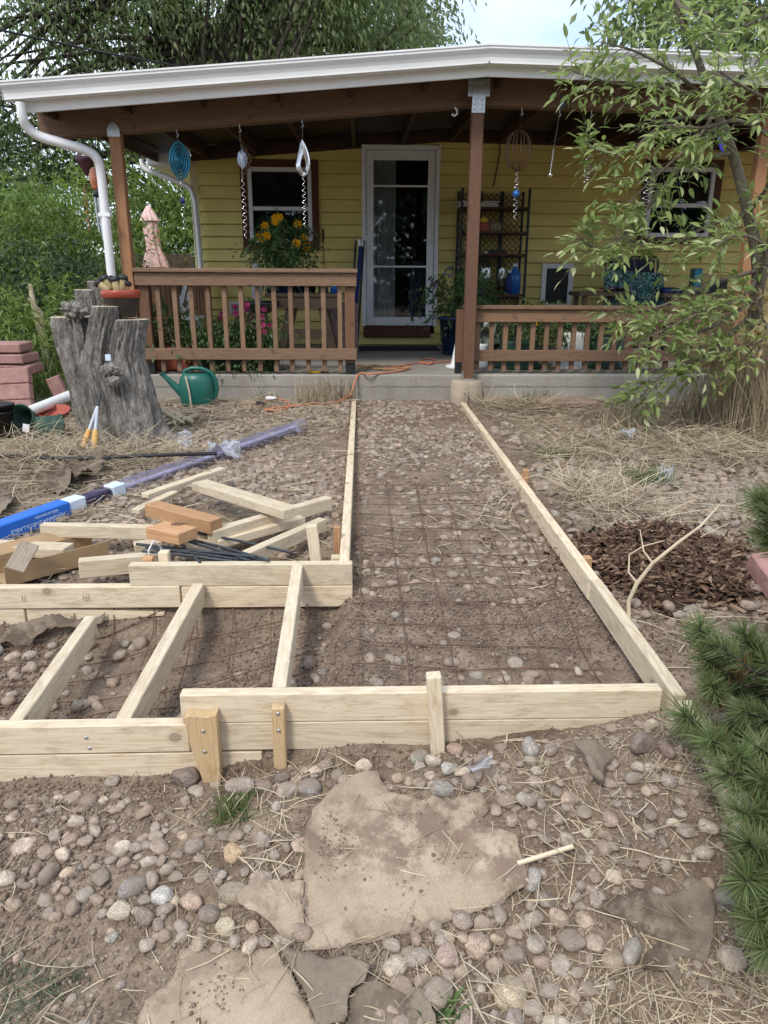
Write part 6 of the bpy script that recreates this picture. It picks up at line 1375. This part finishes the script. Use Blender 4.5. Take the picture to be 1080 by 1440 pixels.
# regions of the foreground: pixel boxes, count, size range, label
SHEETS = [o for o in COL.objects if o.name.startswith('landscape_fabric')]
from mathutils.geometry import intersect_point_tri_2d
POLY = [[(432, 1172), (462, 1128), (530, 1104), (680, 1116), (700, 1172), (747, 1255), (560, 1320), (424, 1344)], [(180, 1440), (252, 1342), (386, 1334), (442, 1440)], [(845, 1275), (1002, 1250), (1000, 1340), (945, 1352), (848, 1295)]]
def inside(px, py):
    for P in POLY:
        c = False; j = len(P)-1
        for i in range(len(P)):
            if (P[i][1] > py) != (P[j][1] > py) and px < (P[j][0]-P[i][0])*(py-P[i][1])/(P[j][1]-P[i][1])+P[i][0]: c = not c
            j = i
        if c: return True
    return False
REG = [((545, 1290, 830, 1450), 92, (22, 44), 'river stone in the pile at the bottom centre', 'stones of the pile at the bottom centre'),
       ((195, 1175, 440, 1335), 66, (18, 36), 'river stone in the scatter left of the large tan sheet', 'stones scattered left of the large tan sheet'),
       ((-10, 1180, 190, 1290), 26, (18, 34), 'river stone in the band of soil at the left edge', 'stones in the soil band at the left edge'),
       ((300, 1055, 720, 1110), 36, (14, 28), 'river stone at the foot of the front board row', 'stones at the foot of the front board row'),
       ((690, 1010, 960, 1180), 40, (15, 30), 'river stone on the dirt mound below the front right corner', 'stones on the mound below the front right corner'),
       ((740, 1160, 1010, 1290), 26, (16, 32), 'river stone in the straw right of the large tan sheet', 'stones in the straw right of the large tan sheet'),
       ((0, 1085, 300, 1180), 22, (12, 26), 'river stone on the dirt bank below the lowest left board', 'stones on the dirt bank at left')]
cnt = len(HAND)
def tone(c):
    l = (c[0]+c[1]+c[2])/3; w = c[0]/max(c[2], .01)
    return 'pale cream' if l > .36 else 'dark brown' if l < .20 else 'reddish' if c[0]/c[1] > 1.36 else 'greyish' if w < 1.42 else 'tan'
for (x0, y0, x1, y1), n_, (w0, w1), lb, gp in REG:
    k = 0; PX = rng.uniform(x0, x1, n_*7); PY = rng.uniform(y0, y1, n_*7); G_ = gndv(PX, PY)
    for px, py, a in zip(PX, PY, G_):
        if k >= n_ or cnt >= 300: break
        if inside(px, py): continue
        d = float((Vector(a)-CAM).dot(_fw)); wm = (w0+(w1-w0)*rnd.random()**1.4)*d/FPX
        if a[1] > 1.80 or not free(a[0], a[1], wm/2): continue
        cl = Vector(COLS[rnd.randrange(len(COLS))]).lerp(Vector((.33, .25, .19)), rnd.uniform(.1, .6))*rnd.uniform(.88, 1.3)
        tn = tone(cl); sz = 'large' if wm*FPX/d > (w0+w1)/2 else 'small'
        big_stone((a[0], a[1], float(gz(a[0], a[1]))), wm, rnd.uniform(.62, .95), rnd.uniform(.5, .75), cl, '%s %s %s' % (sz, tn, lb), '%s %s %s' % (sz, tn, gp), sink=rnd.uniform(.25, .58)); k += 1; cnt += 1
def scatter(name, label, XY, size, variants, f, m, flat=(.45, .75), sink=(.1, .5), smooth=True, seed=0, cat='stones'):
    q = np.random.default_rng(seed); n = len(XY); nv = len(variants[0]); k = q.integers(0, len(variants), n); B_ = np.stack(variants)[k]
    a = size/2; sc = np.stack([a, a*q.uniform(.6, .95, n), a*q.uniform(flat[0], flat[1], n)], 1); P = B_*sc[:, None, :]
    tx = q.normal(0, .22, n)[:, None]; y_, z_ = P[..., 1]*np.cos(tx)-P[..., 2]*np.sin(tx), P[..., 1]*np.sin(tx)+P[..., 2]*np.cos(tx)
    an = q.uniform(0, 6.28, n)[:, None]; x_ = P[..., 0]
    P = np.stack([x_*np.cos(an)-y_*np.sin(an), x_*np.sin(an)+y_*np.cos(an), z_], -1)
    zc = gz(XY[:, 0], XY[:, 1]) + sc[:, 2]*(1-2*q.uniform(sink[0], sink[1], n))
    P += np.stack([XY[:, 0], XY[:, 1], zc], 1)[:, None, :]
    F = (f[None]+(np.arange(n)*nv)[:, None, None]).reshape(-1, 3)
    o = obj_np(name, P.reshape(-1, 3), F, m, None, np.repeat(q.random(n), nv), smooth); return tag(o, label, cat, kind='stuff')
def area(n, x0, x1, y0, y1, dens=None, seed=0):
    q = np.random.default_rng(seed); XY = np.stack([q.uniform(x0, x1, n*3), q.uniform(y0, y1, n*3)], 1)
    w = np.clip(.55+1.5*vn(XY[:, 0]*2.1, XY[:, 1]*2.1, seed), .05, 1); 
    if dens is not None: w = w*dens(XY[:, 0], XY[:, 1])
    return XY[q.random(n*3) < w][:n]
# path gravel, left yard gravel, right yard gravel, bay stones, foreground pebbles
A1 = area(1500, -.04, .86, 1.95, 6.6, lambda x, y: np.interp(y, [1.9, 2.6, 3.4, 6.6], [.13, .2, .45, .55]), 101)
scatter('path_stones', 'small river stones half buried in the soil of the path', A1, rng.uniform(.022, .062, len(A1)), SM2, f2, M['pebble'], seed=1, sink=(.35, .75))
A1 = area(4000, -2.3, -.12, 2.85, 6.6, None, 102)
scatter('yard_stones', 'small river stones covering the yard left of the path', A1, rng.uniform(.022, .06, len(A1)), SM2, f2, M['pebble'], seed=2, sink=(.25, .65))
A1 = area(3600, .96, 3.6, 1.9, 6.5, lambda x, y: np.clip(1.2-np.abs(y-3.7)/1.6, .08, 1), 103)
scatter('yard_stones', 'small river stones in the dry yard right of the path', A1, rng.uniform(.025, .075, len(A1)), SM2, f2, M['pebble'], seed=3, sink=(.15, .5))
A1 = area(150, -1.7, -.12, 1.95, 2.70, None, 104)
scatter('bay_stones', 'scattered river stones in the dug-out left bay', A1, rng.uniform(.02, .07, len(A1)), SM2, f2, M['pebble'], seed=4, sink=(.1, .45))
def offsheet(A):
    px = np.array([cam_px(x, y) for x, y in A]); return A[[not inside(*p) for p in px]]
def cam_px(x, y):
    d = Vector((x, y, .1))-CAM; w = d.dot(_fw); return 540+FPX*d.dot(_rt)/w, 720-FPX*d.dot(_up)/w
A1 = offsheet(area(1500, -1.2, 1.15, .85, 1.82, None, 105))
scatter('foreground_stones', 'small pebbles in the soil of the foreground', A1, (.008+.028*rng.random(len(A1))**2), SM2, f2, M['pebble'], seed=5, sink=(.15, .6))
A1 = offsheet(area(5200, -1.3, 1.2, .85, 1.84, None, 108))
scatter('grit', 'fine grit and tiny pebbles between the foreground stones', A1, .004+.010*rng.random(len(A1))**2, SM1, f1, M['pebble'], seed=9, sink=(.0, .4))
A1 = area(24000, -1.5, 1.3, .8, 2.75, None, 106)
scatter('soil_clods', 'crumbs of loose brown soil over the foreground and the bay', A1, rng.uniform(.004, .015, len(A1)), SM1[:3] if False else [shape(ico(1)[0], s+60, .5)[:] for s in range(4)], f1, M['clod'], flat=(.6, 1), sink=(.0, .4), smooth=False, seed=6, cat='soil')
k_ = gz(ON_SHEET[:, 0], ON_SHEET[:, 1]); sc_ = scatter('soil_clods', 'soil crumbs spilled on the fabric sheets', ON_SHEET[:, :2], rng.uniform(.002, .007, len(ON_SHEET)), [shape(ico(1)[0], s+60, .5) for s in range(4)], f1, M['clod'], flat=(.5, .9), sink=(.0, .2), smooth=False, seed=8, cat='soil'); sc_.location.z += .011
A1 = area(12000, -2.2, 3.2, 2.75, 6.6, None, 107)
scatter('soil_clods', 'crumbs of soil and bark chips over the yard and path', A1, rng.uniform(.008, .026, len(A1)), [shape(ico(1)[0], s+60, .5) for s in range(4)], f1, M['clod'], flat=(.3, .7), sink=(.0, .4), smooth=False, seed=7, cat='soil')

# ================================================================== STRAW AND GRASS
M['greygrass'] = leafmat('grey_grass', (.07, .09, .05), (.15, .18, .11), (.28, .27, .18), .25)
def straws(name, label, XY, L0, L1, w, m=None, up=.12, lift=.012, seed=0, cat='straw', curve=.25, zadd=0):
    if name == 'dry_grass': XY = XY[(np.abs(XY[:, 0]-.90) > .16) | (XY[:, 1] > 6)]
    q = np.random.default_rng(seed); n = len(XY); an = q.uniform(0, 6.28, n); L = q.uniform(L0, L1, n)**1.0
    D = np.stack([np.cos(an), np.sin(an), np.abs(q.normal(0, up, n))], 1); D = unit(D); S = unit(np.stack([-np.sin(an), np.cos(an), q.normal(0, .5, n)], 1)); cv = q.normal(0, curve, n)[:, None]
    base = np.stack([XY[:, 0], XY[:, 1], gz(XY[:, 0], XY[:, 1])+q.uniform(.002, lift, n)+zadd], 1); W = (w*q.uniform(.6, 1.3, n))[:, None]; rows = []
    perp = np.stack([-np.sin(an), np.cos(an), np.zeros(n)], 1)
    for t_, k in ((0, .8), (.35, 1), (.7, .9), (1, .3)):
        p = base + D*(L*t_)[:, None] + perp*cv*(L*t_*t_)[:, None]
        if up < .5: g_ = gz(p[:, 0], p[:, 1], False); p[:, 2] = np.maximum(p[:, 2], g_+.004)
        else: p[:, 2] -= .35*L*t_*t_*q.uniform(.2, 1, n)
        rows += [p-S*W*k/2, p+S*W*k/2]
    V = np.stack(rows, 1).reshape(-1, 3); b = np.arange(n)[:, None]*8
    F = np.concatenate([b+np.array([[2*i, 2*i+1, 2*i+3, 2*i+2]]) for i in range(3)])
    o = obj_np(name, V, F, m or M['straw'], None, np.repeat(q.random(n), 8)); return tag(o, label, cat, kind='stuff')
A1 = np.concatenate([area(2600, -1.3, 1.2, .8, 1.8, None, 201), area(1000, .25, 1.0, .85, 1.25, None, 202)]); A1 = A1[(rng.random(len(A1)) < .25) | np.array([not inside(*cam_px(x, y)) for x, y in A1])]
straws('loose_straw', 'loose dry straw strewn over the foreground stones', A1, .03, .16, .0026, seed=1)
A1 = area(4600, -2.4, -.15, 2.9, 6.6, lambda x, y: np.clip(.25+sm((-1.2-x)/.5)+sm((y-5.2)/.6), 0, 1), 203)
straws('dry_grass', 'flattened dry grass in the yard left of the path', A1, .05, .26, .0034, seed=2, lift=.03)
A1 = area(3800, 1.0, 3.7, 2.2, 6.6, lambda x, y: np.clip(.35+1.2*vn(x*1.4+3, y*1.4, 5)+.4*sm((y-4.3)/.5), .03, 1), 204)
straws('dry_grass', 'flattened dry grass in the yard right of the path', A1, .05, .26, .0034, seed=3, lift=.03)
A1 = area(900, -.05, .86, 2.6, 6.6, None, 205); straws('loose_straw', 'bits of straw and twig on the path soil', A1, .02, .10, .003, seed=4)
def heap(px, py, n, rx_, ry_, seed, label, L=(.08, .3), lift=.10, name='dry_grass', m=None, w=.0034, up=.3):
    q = np.random.default_rng(seed); c = gnd(px, py); XY = np.array([c.x, c.y])+q.normal(size=(n, 2))*np.array([rx_, ry_]); return straws(name, label, XY, L[0], L[1], w, m, up, lift, seed, 'grass')
heap(815, 715, 1500, .22, .24, 301, 'matted heap of dry grass left of the mulch'); heap(60, 650, 1900, .38, .28, 302, 'golden matted dry grass at the left edge in front of the stump')
heap(170, 650, 700, .25, .2, 303, 'dry grass at the foot of the stump', lift=.05); heap(1010, 640, 1800, .35, .25, 304, 'pale flattened dry grass under the weeds at right')
heap(730, 575, 500, .2, .12, 305, 'tuft of dry grass beside the footing', lift=.05); heap(820, 640, 900, .4, .3, 306, 'thin dry grass in the middle of the right yard', lift=.04)
def blades(name, label, c, n, r_, h0, h1, m, w=.004, seed=0, cat='grass', lean=.45, flat=1.0):
    q = np.random.default_rng(seed); an = q.uniform(0, 6.28, n); c = Vector(c); rr_ = np.sqrt(q.random(n))*r_
    base = np.stack([c.x+rr_*np.cos(q.uniform(0, 6.28, n)), c.y+rr_*np.sin(q.uniform(0, 6.28, n)), np.zeros(n)], 1); base[:, 2] = gz(base[:, 0], base[:, 1], False)-.005
    L = q.uniform(h0, h1, n); ln = np.abs(q.normal(0, lean, n)); d = np.stack([np.cos(an), np.sin(an)], 1); W = w*q.uniform(.6, 1.3, n); rows = []
    pr = np.stack([-np.sin(an), np.cos(an), np.zeros(n)], 1)
    for t_, k in ((0, 1), (.4, .9), (.75, .6), (1, .08)):
        p = base.copy(); off = ln*L*(t_**1.7); p[:, :2] += d*off[:, None]; p[:, 2] += L*t_*flat/np.sqrt(1+ln*ln*t_); rows += [p-pr*(W*k/2)[:, None], p+pr*(W*k/2)[:, None]]
    V = np.stack(rows, 1).reshape(-1, 3); b = np.arange(n)[:, None]*8; F = np.concatenate([b+np.array([[2*i, 2*i+1, 2*i+3, 2*i+2]]) for i in range(3)])
    o = obj_np(name, V, F, m, None, np.repeat(q.random(n), 8)); return tag(o, label, cat, kind='stuff')
blades('grass_tuft', 'green grass tuft beside a plastic scrap in the right yard', gnd(915, 680), 420, .13, .04, .13, M['grass'], seed=1, lean=.9)
blades('grass_tuft', 'small green grass tuft in the middle of the right yard', gnd(780, 643), 220, .12, .03, .09, M['grass'], seed=2, lean=.9)
blades('grass_tuft', 'small green weed below the wide pointed stake', gnd(330, 1138), 260, .055, .015, .05, M['grass'], .003, seed=3, lean=1.2)
blades('grass_tuft', 'grey-green weed at the bottom left corner', gnd(30, 1405), 260, .09, .01, .045, M['greygrass'], .003, seed=4, lean=1.3); blades('grass_tuft', 'little grey-green weed right of the bottom left corner weed', gnd(95, 1390), 80, .04, .01, .03, M['greygrass'], .004, seed=5, lean=1.3)
blades('grass_tuft', 'tiny green sprout in the stone pile at the bottom', gnd(620, 1428), 60, .03, .02, .06, M['leafpot'], .010, seed=6, lean=.9)
for i, (px, py, n, h, lb) in enumerate([(440, 566, 420, .26, 'upright dry grass against the slab, middle tuft'), (478, 562, 420, .28, 'upright dry grass against the slab beside the path board'), (372, 562, 160, .2, 'thin dry grass against the slab right of the watering can'), (755, 560, 240, .13, 'green and dry grass at the slab right of the footing'), (905, 585, 160, .2, 'dry grey weed stems in the right yard near the slab'), (870, 600, 260, .22, 'curly dry weed clump in the right yard')]):
    blades('dry_grass', lb, gnd(px, py), n, .17, h*.3, h, M['straw'] if i != 3 else M['grass'], .0035, seed=20+i, lean=.5)
# tall dry weeds at right
for i, (px, py, n, h, r_, lb) in enumerate([(1035, 606, 620, .95, .22, 'tall dry weed stems round the tree trunk at the right edge'), (1085, 625, 520, 1.15, .25, 'tallest dry weeds leaning in from the right edge'), (985, 590, 300, .5, .18, 'shorter dry weeds left of the tree trunk')]):
    blades('dry_weeds', lb, gnd(px, py), n, r_, h*.3, h, M['straw'], .0050, seed=30+i, lean=.5, cat='weeds')
c = gnd(1050, 605); V, F, C, cc = blob_leaves(1500, (c.x+.10, c.y-.05, c.z+.62), (.38, .30, .48), .07, 55, .4, asp=.35, clumps=30, cr=.5); o = obj_np('weed_leaves', V, F, M['dryleaf'], None, C); tag(o, 'yellowing weed leaves among the dry stems at right', 'weeds', kind='stuff')
blades('iris_leaves', 'spiky green leaves behind the pink pavers', (-3.0, 6.9, .45), 260, .5, .25, .6, M['grass'], .012, seed=41, lean=.4)
c = gnd(75, 560); V, F, C, cc = blob_leaves(3800, (c.x-.05, c.y+.3, c.z+.30), (.42, .35, .42), .07, 56, .3, asp=.22, clumps=40, cr=.5, shell=.1); t = thing('bush', 'low fine-leaved green plant between the pavers and the stump', 'bush', (c.x, c.y+.3, .45)); obj_np('foliage', V, F, M['leafbush'], t, C)
for i, (px, py, y) in enumerate([(50, 470, 7.4), (20, 440, 7.8), (70, 430, 8.0)]):
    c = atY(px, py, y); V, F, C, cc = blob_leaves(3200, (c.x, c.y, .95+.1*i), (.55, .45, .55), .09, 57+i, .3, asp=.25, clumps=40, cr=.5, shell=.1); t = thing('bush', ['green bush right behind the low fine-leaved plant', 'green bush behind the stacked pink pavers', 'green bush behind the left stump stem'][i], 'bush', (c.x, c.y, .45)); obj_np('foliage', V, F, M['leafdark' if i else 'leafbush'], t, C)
mb = MB(); mb.tube([atY(75, 560, 7), atY(66, 500, 7), atY(50, 440, 7.05), atY(42, 400, 7.1)], [.05, .04, .03, .02], 8); mb.tube([atY(66, 500, 7), atY(58, 440, 6.95), atY(40, 420, 6.9)], [.03, .025, .012], 7); o = mb.build('dead_tree', M['drystick']); tag(o, 'thin dead pale trunk leaning left of the stump', 'dead tree')
mb = MB(); p = gnd(240, 600); 
for k in range(7): a = rnd.uniform(0, 6.28); mb.tube([p+Vector((rnd.gauss(0, .07), rnd.gauss(0, .05), .03)), p+Vector((rnd.gauss(0, .1), rnd.gauss(0, .05), rnd.uniform(.05, .14))), p+Vector((.12*math.cos(a), .1*math.sin(a), .03))], [.02, .025, .008], 7)
o = mb.build('root_piece', M['drystick']); tag(o, 'broken pale root piece lying right of the stump', 'root')

# ================================================================== TREE AT RIGHT
TB = gnd(1045, 602); t = thing('young_tree', 'young tree with compound light green leaves in front of the right half of the porch', 'tree', TB)
def limb(pts, r0, r1, name, n=10, mat='twig'):
    P = [Vector(p) for p in pts]; Q = []
    for i in range(len(P)-1):
        p0, p1_, p2_, p3 = P[max(i-1, 0)], P[i], P[i+1], P[min(i+2, len(P)-1)]
        for k in range(5): u = k/5; Q.append(.5*((2*p1_)+(-p0+p2_)*u+(2*p0-5*p1_+4*p2_-p3)*u*u+(-p0+3*p1_-3*p2_+p3)*u**3))
    Q.append(P[-1]); mb = MB(); mb.tube(Q, list(np.linspace(r0, r1, len(Q))), n); mb.build(name, M[mat], t); return Q
ty = TB.y
tr = limb([TB-Vector((0, 0, .1)), atY(1058, 470, ty), atY(1066, 380, ty), atY(1052, 300, ty), atY(1030, 215, ty+.05), atY(1005, 150, ty+.1), atY(980, 80, ty+.1), atY(950, 0, ty+.15), atY(930, -90, ty+.2)], .052, .014, 'trunk', 12)
tr2 = limb([atY(1064, 420, ty), atY(1092, 300, ty-.1), atY(1100, 150, ty-.15), atY(1085, 0, ty-.1), atY(1075, -120, ty-.1)], .034, .012, 'trunk', 10)
LB = [[(1000, 140, .1), (930, 123, .0), (865, 118, -.05), (805, 100, -.1)], [(1005, 165, .1), (940, 170, -.05), (880, 215, -.1), (828, 208, -.2)], [(1030, 215, .05), (960, 235, -.2), (905, 300, -.3), (850, 350, -.35), (815, 335, -.4)], [(1010, 160, .1), (960, 110, -.2), (900, 75, -.3), (850, 60, -.3)],
      [(975, 70, .1), (960, 20, -.1), (930, -20, -.1)], [(1050, 300, 0), (990, 320, -.2), (930, 350, -.3), (870, 330, -.4)], [(1066, 380, 0), (1000, 400, -.2), (930, 430, -.3), (870, 440, -.35)], [(1062, 420, 0), (1000, 460, -.3), (950, 470, -.4), (890, 455, -.4)],
      [(1060, 440, 0), (990, 500, -.3), (930, 530, -.4), (900, 560, -.4)], [(1052, 300, 0), (1080, 260, -.3), (1100, 200, -.4)], [(1005, 150, .1), (1040, 110, -.2), (1070, 90, -.3)],
      [(1097, 200, -.15), (1040, 170, -.4), (985, 180, -.5), (930, 175, -.55)], [(1085, 20, -.1), (1040, 40, -.3), (1000, 50, -.4)], [(1100, 150, -.15), (1060, 130, -.5), (1010, 100, -.6)], [(1064, 400, 0), (1075, 350, -.4), (1040, 330, -.5), (1000, 350, -.55)], [(1064, 430, 0), (1080, 470, -.4), (1040, 490, -.5), (980, 510, -.5)],
      [(1066, 390, 0), (1040, 420, -.35), (985, 440, -.45), (900, 480, -.5)], [(940, 0, .15), (985, 20, -.1), (1040, 5, -.2), (1080, 15, -.2)], [(1005, 150, .1), (985, 190, -.2), (920, 250, -.3), (880, 290, -.3)]]
SP = []
for k, br_ in enumerate(LB):
    Q = limb([atY(a, b, ty+c) for a, b, c in br_], .016, .004, 'branch', 7)
    for i in range(3, len(Q)): SP.append((Q[i], (Q[i]-Q[i-1]).normalized(), i/len(Q)))
q = np.random.default_rng(91); Pl, Dl, Ll = [], [], []
mbt = MB()
for p, d, f in SP:
    for rep in range(4 if f >= .95 else 2+(q.random() < .92)):
        sd_ = Vector(q.normal(size=3)); sd_ = (sd_ - d*sd_.dot(d)).normalized(); dr = (d*.6+sd_*.9+Vector((0, 0, .02))).normalized(); Lr = q.uniform(.13, .27); npair = int(q.integers(2, 4))
        pts = [p, p+dr*Lr*.5+Vector((0, 0, .01)), p+dr*Lr+Vector((0, 0, -.03))]; mbt.tube(pts, [.0024, .0018, .0012], 4, False)
        lat = dr.cross(Vector((0, 0, 1)))
        lat = lat.normalized() if lat.length > .1 else Vector((1, 0, 0))
        for j in range(npair):
            b = pts[0].lerp(pts[2], .4+.45*j/npair)
            for s in (-1, 1): Pl.append(b); Dl.append(dr*.55+lat*s*.85+Vector((0, 0, q.normal(-.02, .38)))); Ll.append(q.uniform(.045, .105))
        Pl.append(pts[2]); Dl.append(dr+Vector((0, 0, -.12))); Ll.append(q.uniform(.065, .10))
mbt.build('leaf_stalk', M['twig'], t)['kind'] = 'stuff'
Pl = np.array([v[:] for v in Pl]); Dl = np.array([v[:] for v in Dl]); Ll = np.array(Ll); n = len(Pl); Nl = q.normal(size=(n, 3))*.45+np.array([0, -.25, 1.0]); colr = q.random(n)
order = np.argsort(np.linalg.norm(Pl-np.array([0, 0, 1.5]), axis=1)/Ll); first, rest = order[:290], order[290:]
def leaf6(P, D, N, L, W):
    D = unit(D); S = unit(np.cross(D, N)); N = unit(np.cross(S, D)); L = L[:, None]; W = W[:, None]
    pts = [P, P+D*L*.28-S*W*.42+N*W*.13, P+D*L*.62-S*W*.40+N*W*.10-N*L*.02, P+D*L-N*L*.12, P+D*L*.62+S*W*.40+N*W*.10-N*L*.02, P+D*L*.28+S*W*.42+N*W*.13, P+D*L*.30, P+D*L*.65-N*L*.03]
    V = np.stack(pts, 1).reshape(-1, 3); b = np.arange(len(P))[:, None]*8
    F4 = np.concatenate([b+np.array([[0, 6, 1, 1]]), b+np.array([[1, 6, 7, 2]]), b+np.array([[2, 7, 3, 3]]), b+np.array([[0, 5, 6, 6]]), b+np.array([[5, 4, 7, 6]]), b+np.array([[4, 3, 7, 7]])])
    tri = np.concatenate([b+np.array([[0, 6, 1]]), b+np.array([[1, 6, 7]]), b+np.array([[1, 7, 2]]), b+np.array([[2, 7, 3]]), b+np.array([[0, 5, 6]]), b+np.array([[5, 4, 7]]), b+np.array([[5, 7, 6]]), b+np.array([[4, 3, 7]])]); return V, tri
V, F = leaf6(Pl[rest], Dl[rest], Nl[rest], Ll[rest], Ll[rest]*.34); o = obj_np('foliage', V, F, G1, t, np.repeat(colr[rest], 8)); o['kind'] = 'stuff'
V, F = leaf6(np.zeros((1, 3)), np.array([[1., 0, 0]]), np.array([[0, 0, 1.]]), np.ones(1), np.ones(1)*.34); LM_ = [mesh_np('leaf', V*np.array([1, s, 1+s]), F, G1o) for s in (.85, 1, 1.15)]
for k, i in enumerate(first):
    p = Vector(Pl[i]); d = Vector(Dl[i]).normalized(); fm = frame(p, p+d, Vector(Nl[i])); o = bpy.data.objects.new('leaf', LM_[k % 3]); put(o, t, Matrix.Translation(p) @ fm @ Matrix.Scale(Ll[i], 4))

# ================================================================== PINE AT RIGHT
PB = Vector((1.62, 1.75, .1)); t = thing('mugo_pine', 'bushy green pine reaching in from the right edge over the form boards', 'pine', PB)
TUFT = [(1066, 700, 1.95), (1085, 720, 1.9), (1078, 748, 1.9), (1095, 690, 1.95), (982, 882, 1.75), (1010, 905, 1.7), (1046, 890, 1.75), (990, 925, 1.72), (1000, 962, 1.68), (1030, 960, 1.8), (1075, 930, 1.7), (960, 1003, 1.62), (1046, 1000, 1.6), (1056, 1045, 1.5), (1078, 1010, 1.6), (1070, 1095, 1.4), (1036, 1140, 1.32), (1075, 1150, 1.34), (1052, 1185, 1.24), (1050, 1240, 1.16), (1078, 1225, 1.2), (1064, 1295, 1.12), (1018, 1085, 1.42), (1000, 1040, 1.5), (1040, 1060, 1.44), (1088, 1270, 1.14), (1080, 1335, 1.08), (1030, 1020, 1.7), (1092, 900, 1.75), (1098, 960, 1.65), (1095, 1060, 1.5), (1050, 925, 1.85), (1015, 940, 1.8), (1070, 970, 1.75), (1040, 1090, 1.6), (1090, 1110, 1.38), (1064, 1210, 1.24)]
q = np.random.default_rng(17)
def tuft(tip, axis, L, n, nl):
    axis = np.array(axis); u = q.random(n)**.7; base = np.array(tip)-axis*L*(1-u)[:, None]; rnd_ = q.normal(size=(n, 3)); rad = unit(rnd_-axis*(rnd_@axis)[:, None]); fwd = np.where(u > .9, q.uniform(.9, 2.2, n), q.uniform(.45, 1.0, n))[:, None]
    D = unit(rad+axis*fwd); NL = nl*q.uniform(.75, 1.15, n)[:, None]; S = unit(np.cross(D, q.normal(size=(n, 3))))*.0013; bend = np.array([0, 0, -.10])*NL
    rows = [base-S, base+S, base+D*NL*.6+S*.9+bend*.3, base+D*NL*.6-S*.9+bend*.3, base+D*NL+bend]
    V = np.stack(rows, 1).reshape(-1, 3); b = np.arange(n)[:, None]*5; F = np.concatenate([b+np.array([[0, 1, 2]]), b+np.array([[0, 2, 3]]), b+np.array([[3, 2, 4]])])
    hue = .08+q.random()*.32; br = np.where((u < .35) & (q.random(n) < .4), .03, 1); return V, F, np.repeat(np.clip(hue+q.random(n)*.6, .08, 1)*br, 5)
for k, (px, py, y) in enumerate(TUFT):
    tip = atY(px, py, y); src = Vector((PB.x+.05*q.normal(), PB.y+.05*q.normal(), max(.25, tip.z-.22))); ax = (tip-src); ax.z += .22; ax.normalize(); ax = (ax+Vector(q.normal(0, .22, 3))+Vector((0, 0, .25))).normalized()
    m1 = src.lerp(tip, .55)+Vector((0, 0, -.03)); L = q.uniform(.07, .19); st_ = tip-ax*L
    mb = MB(); mb.tube([src, m1, st_, tip], [.011, .009, .006, .004], 6); mb.build('branch', M['darkbark'], t)
    V, F, C = tuft(tip[:], ax[:], L, int(q.uniform(220, 380)), q.uniform(.06, .085)); obj_np('needle_tuft', V, F, M['needle'], t, C)
mb = MB(); mb.tube([PB-Vector((0, 0, .1)), PB+Vector((.02, 0, .3)), PB+Vector((0, 0, .75))], [.05, .04, .015], 10); mb.build('trunk', M['darkbark'], t)
for k in range(16):
    a = q.uniform(-1.2, 2.2); rr_ = q.uniform(.1, .5); tip = PB+Vector((rr_*math.cos(a)+.1, rr_*math.sin(a)*.9+.05, q.uniform(.35, .85))); ax = (tip-PB); ax.z += .3; ax.normalize(); V, F, C = tuft(tip[:], ax[:], .13, 260, .075); obj_np('needle_tuft', V, F, M['needle'], t, C)
    mb = MB(); mb.tube([PB+Vector((0, 0, .2)), tip-ax*.13, tip], [.01, .007, .004], 6); mb.build('branch', M['darkbark'], t)
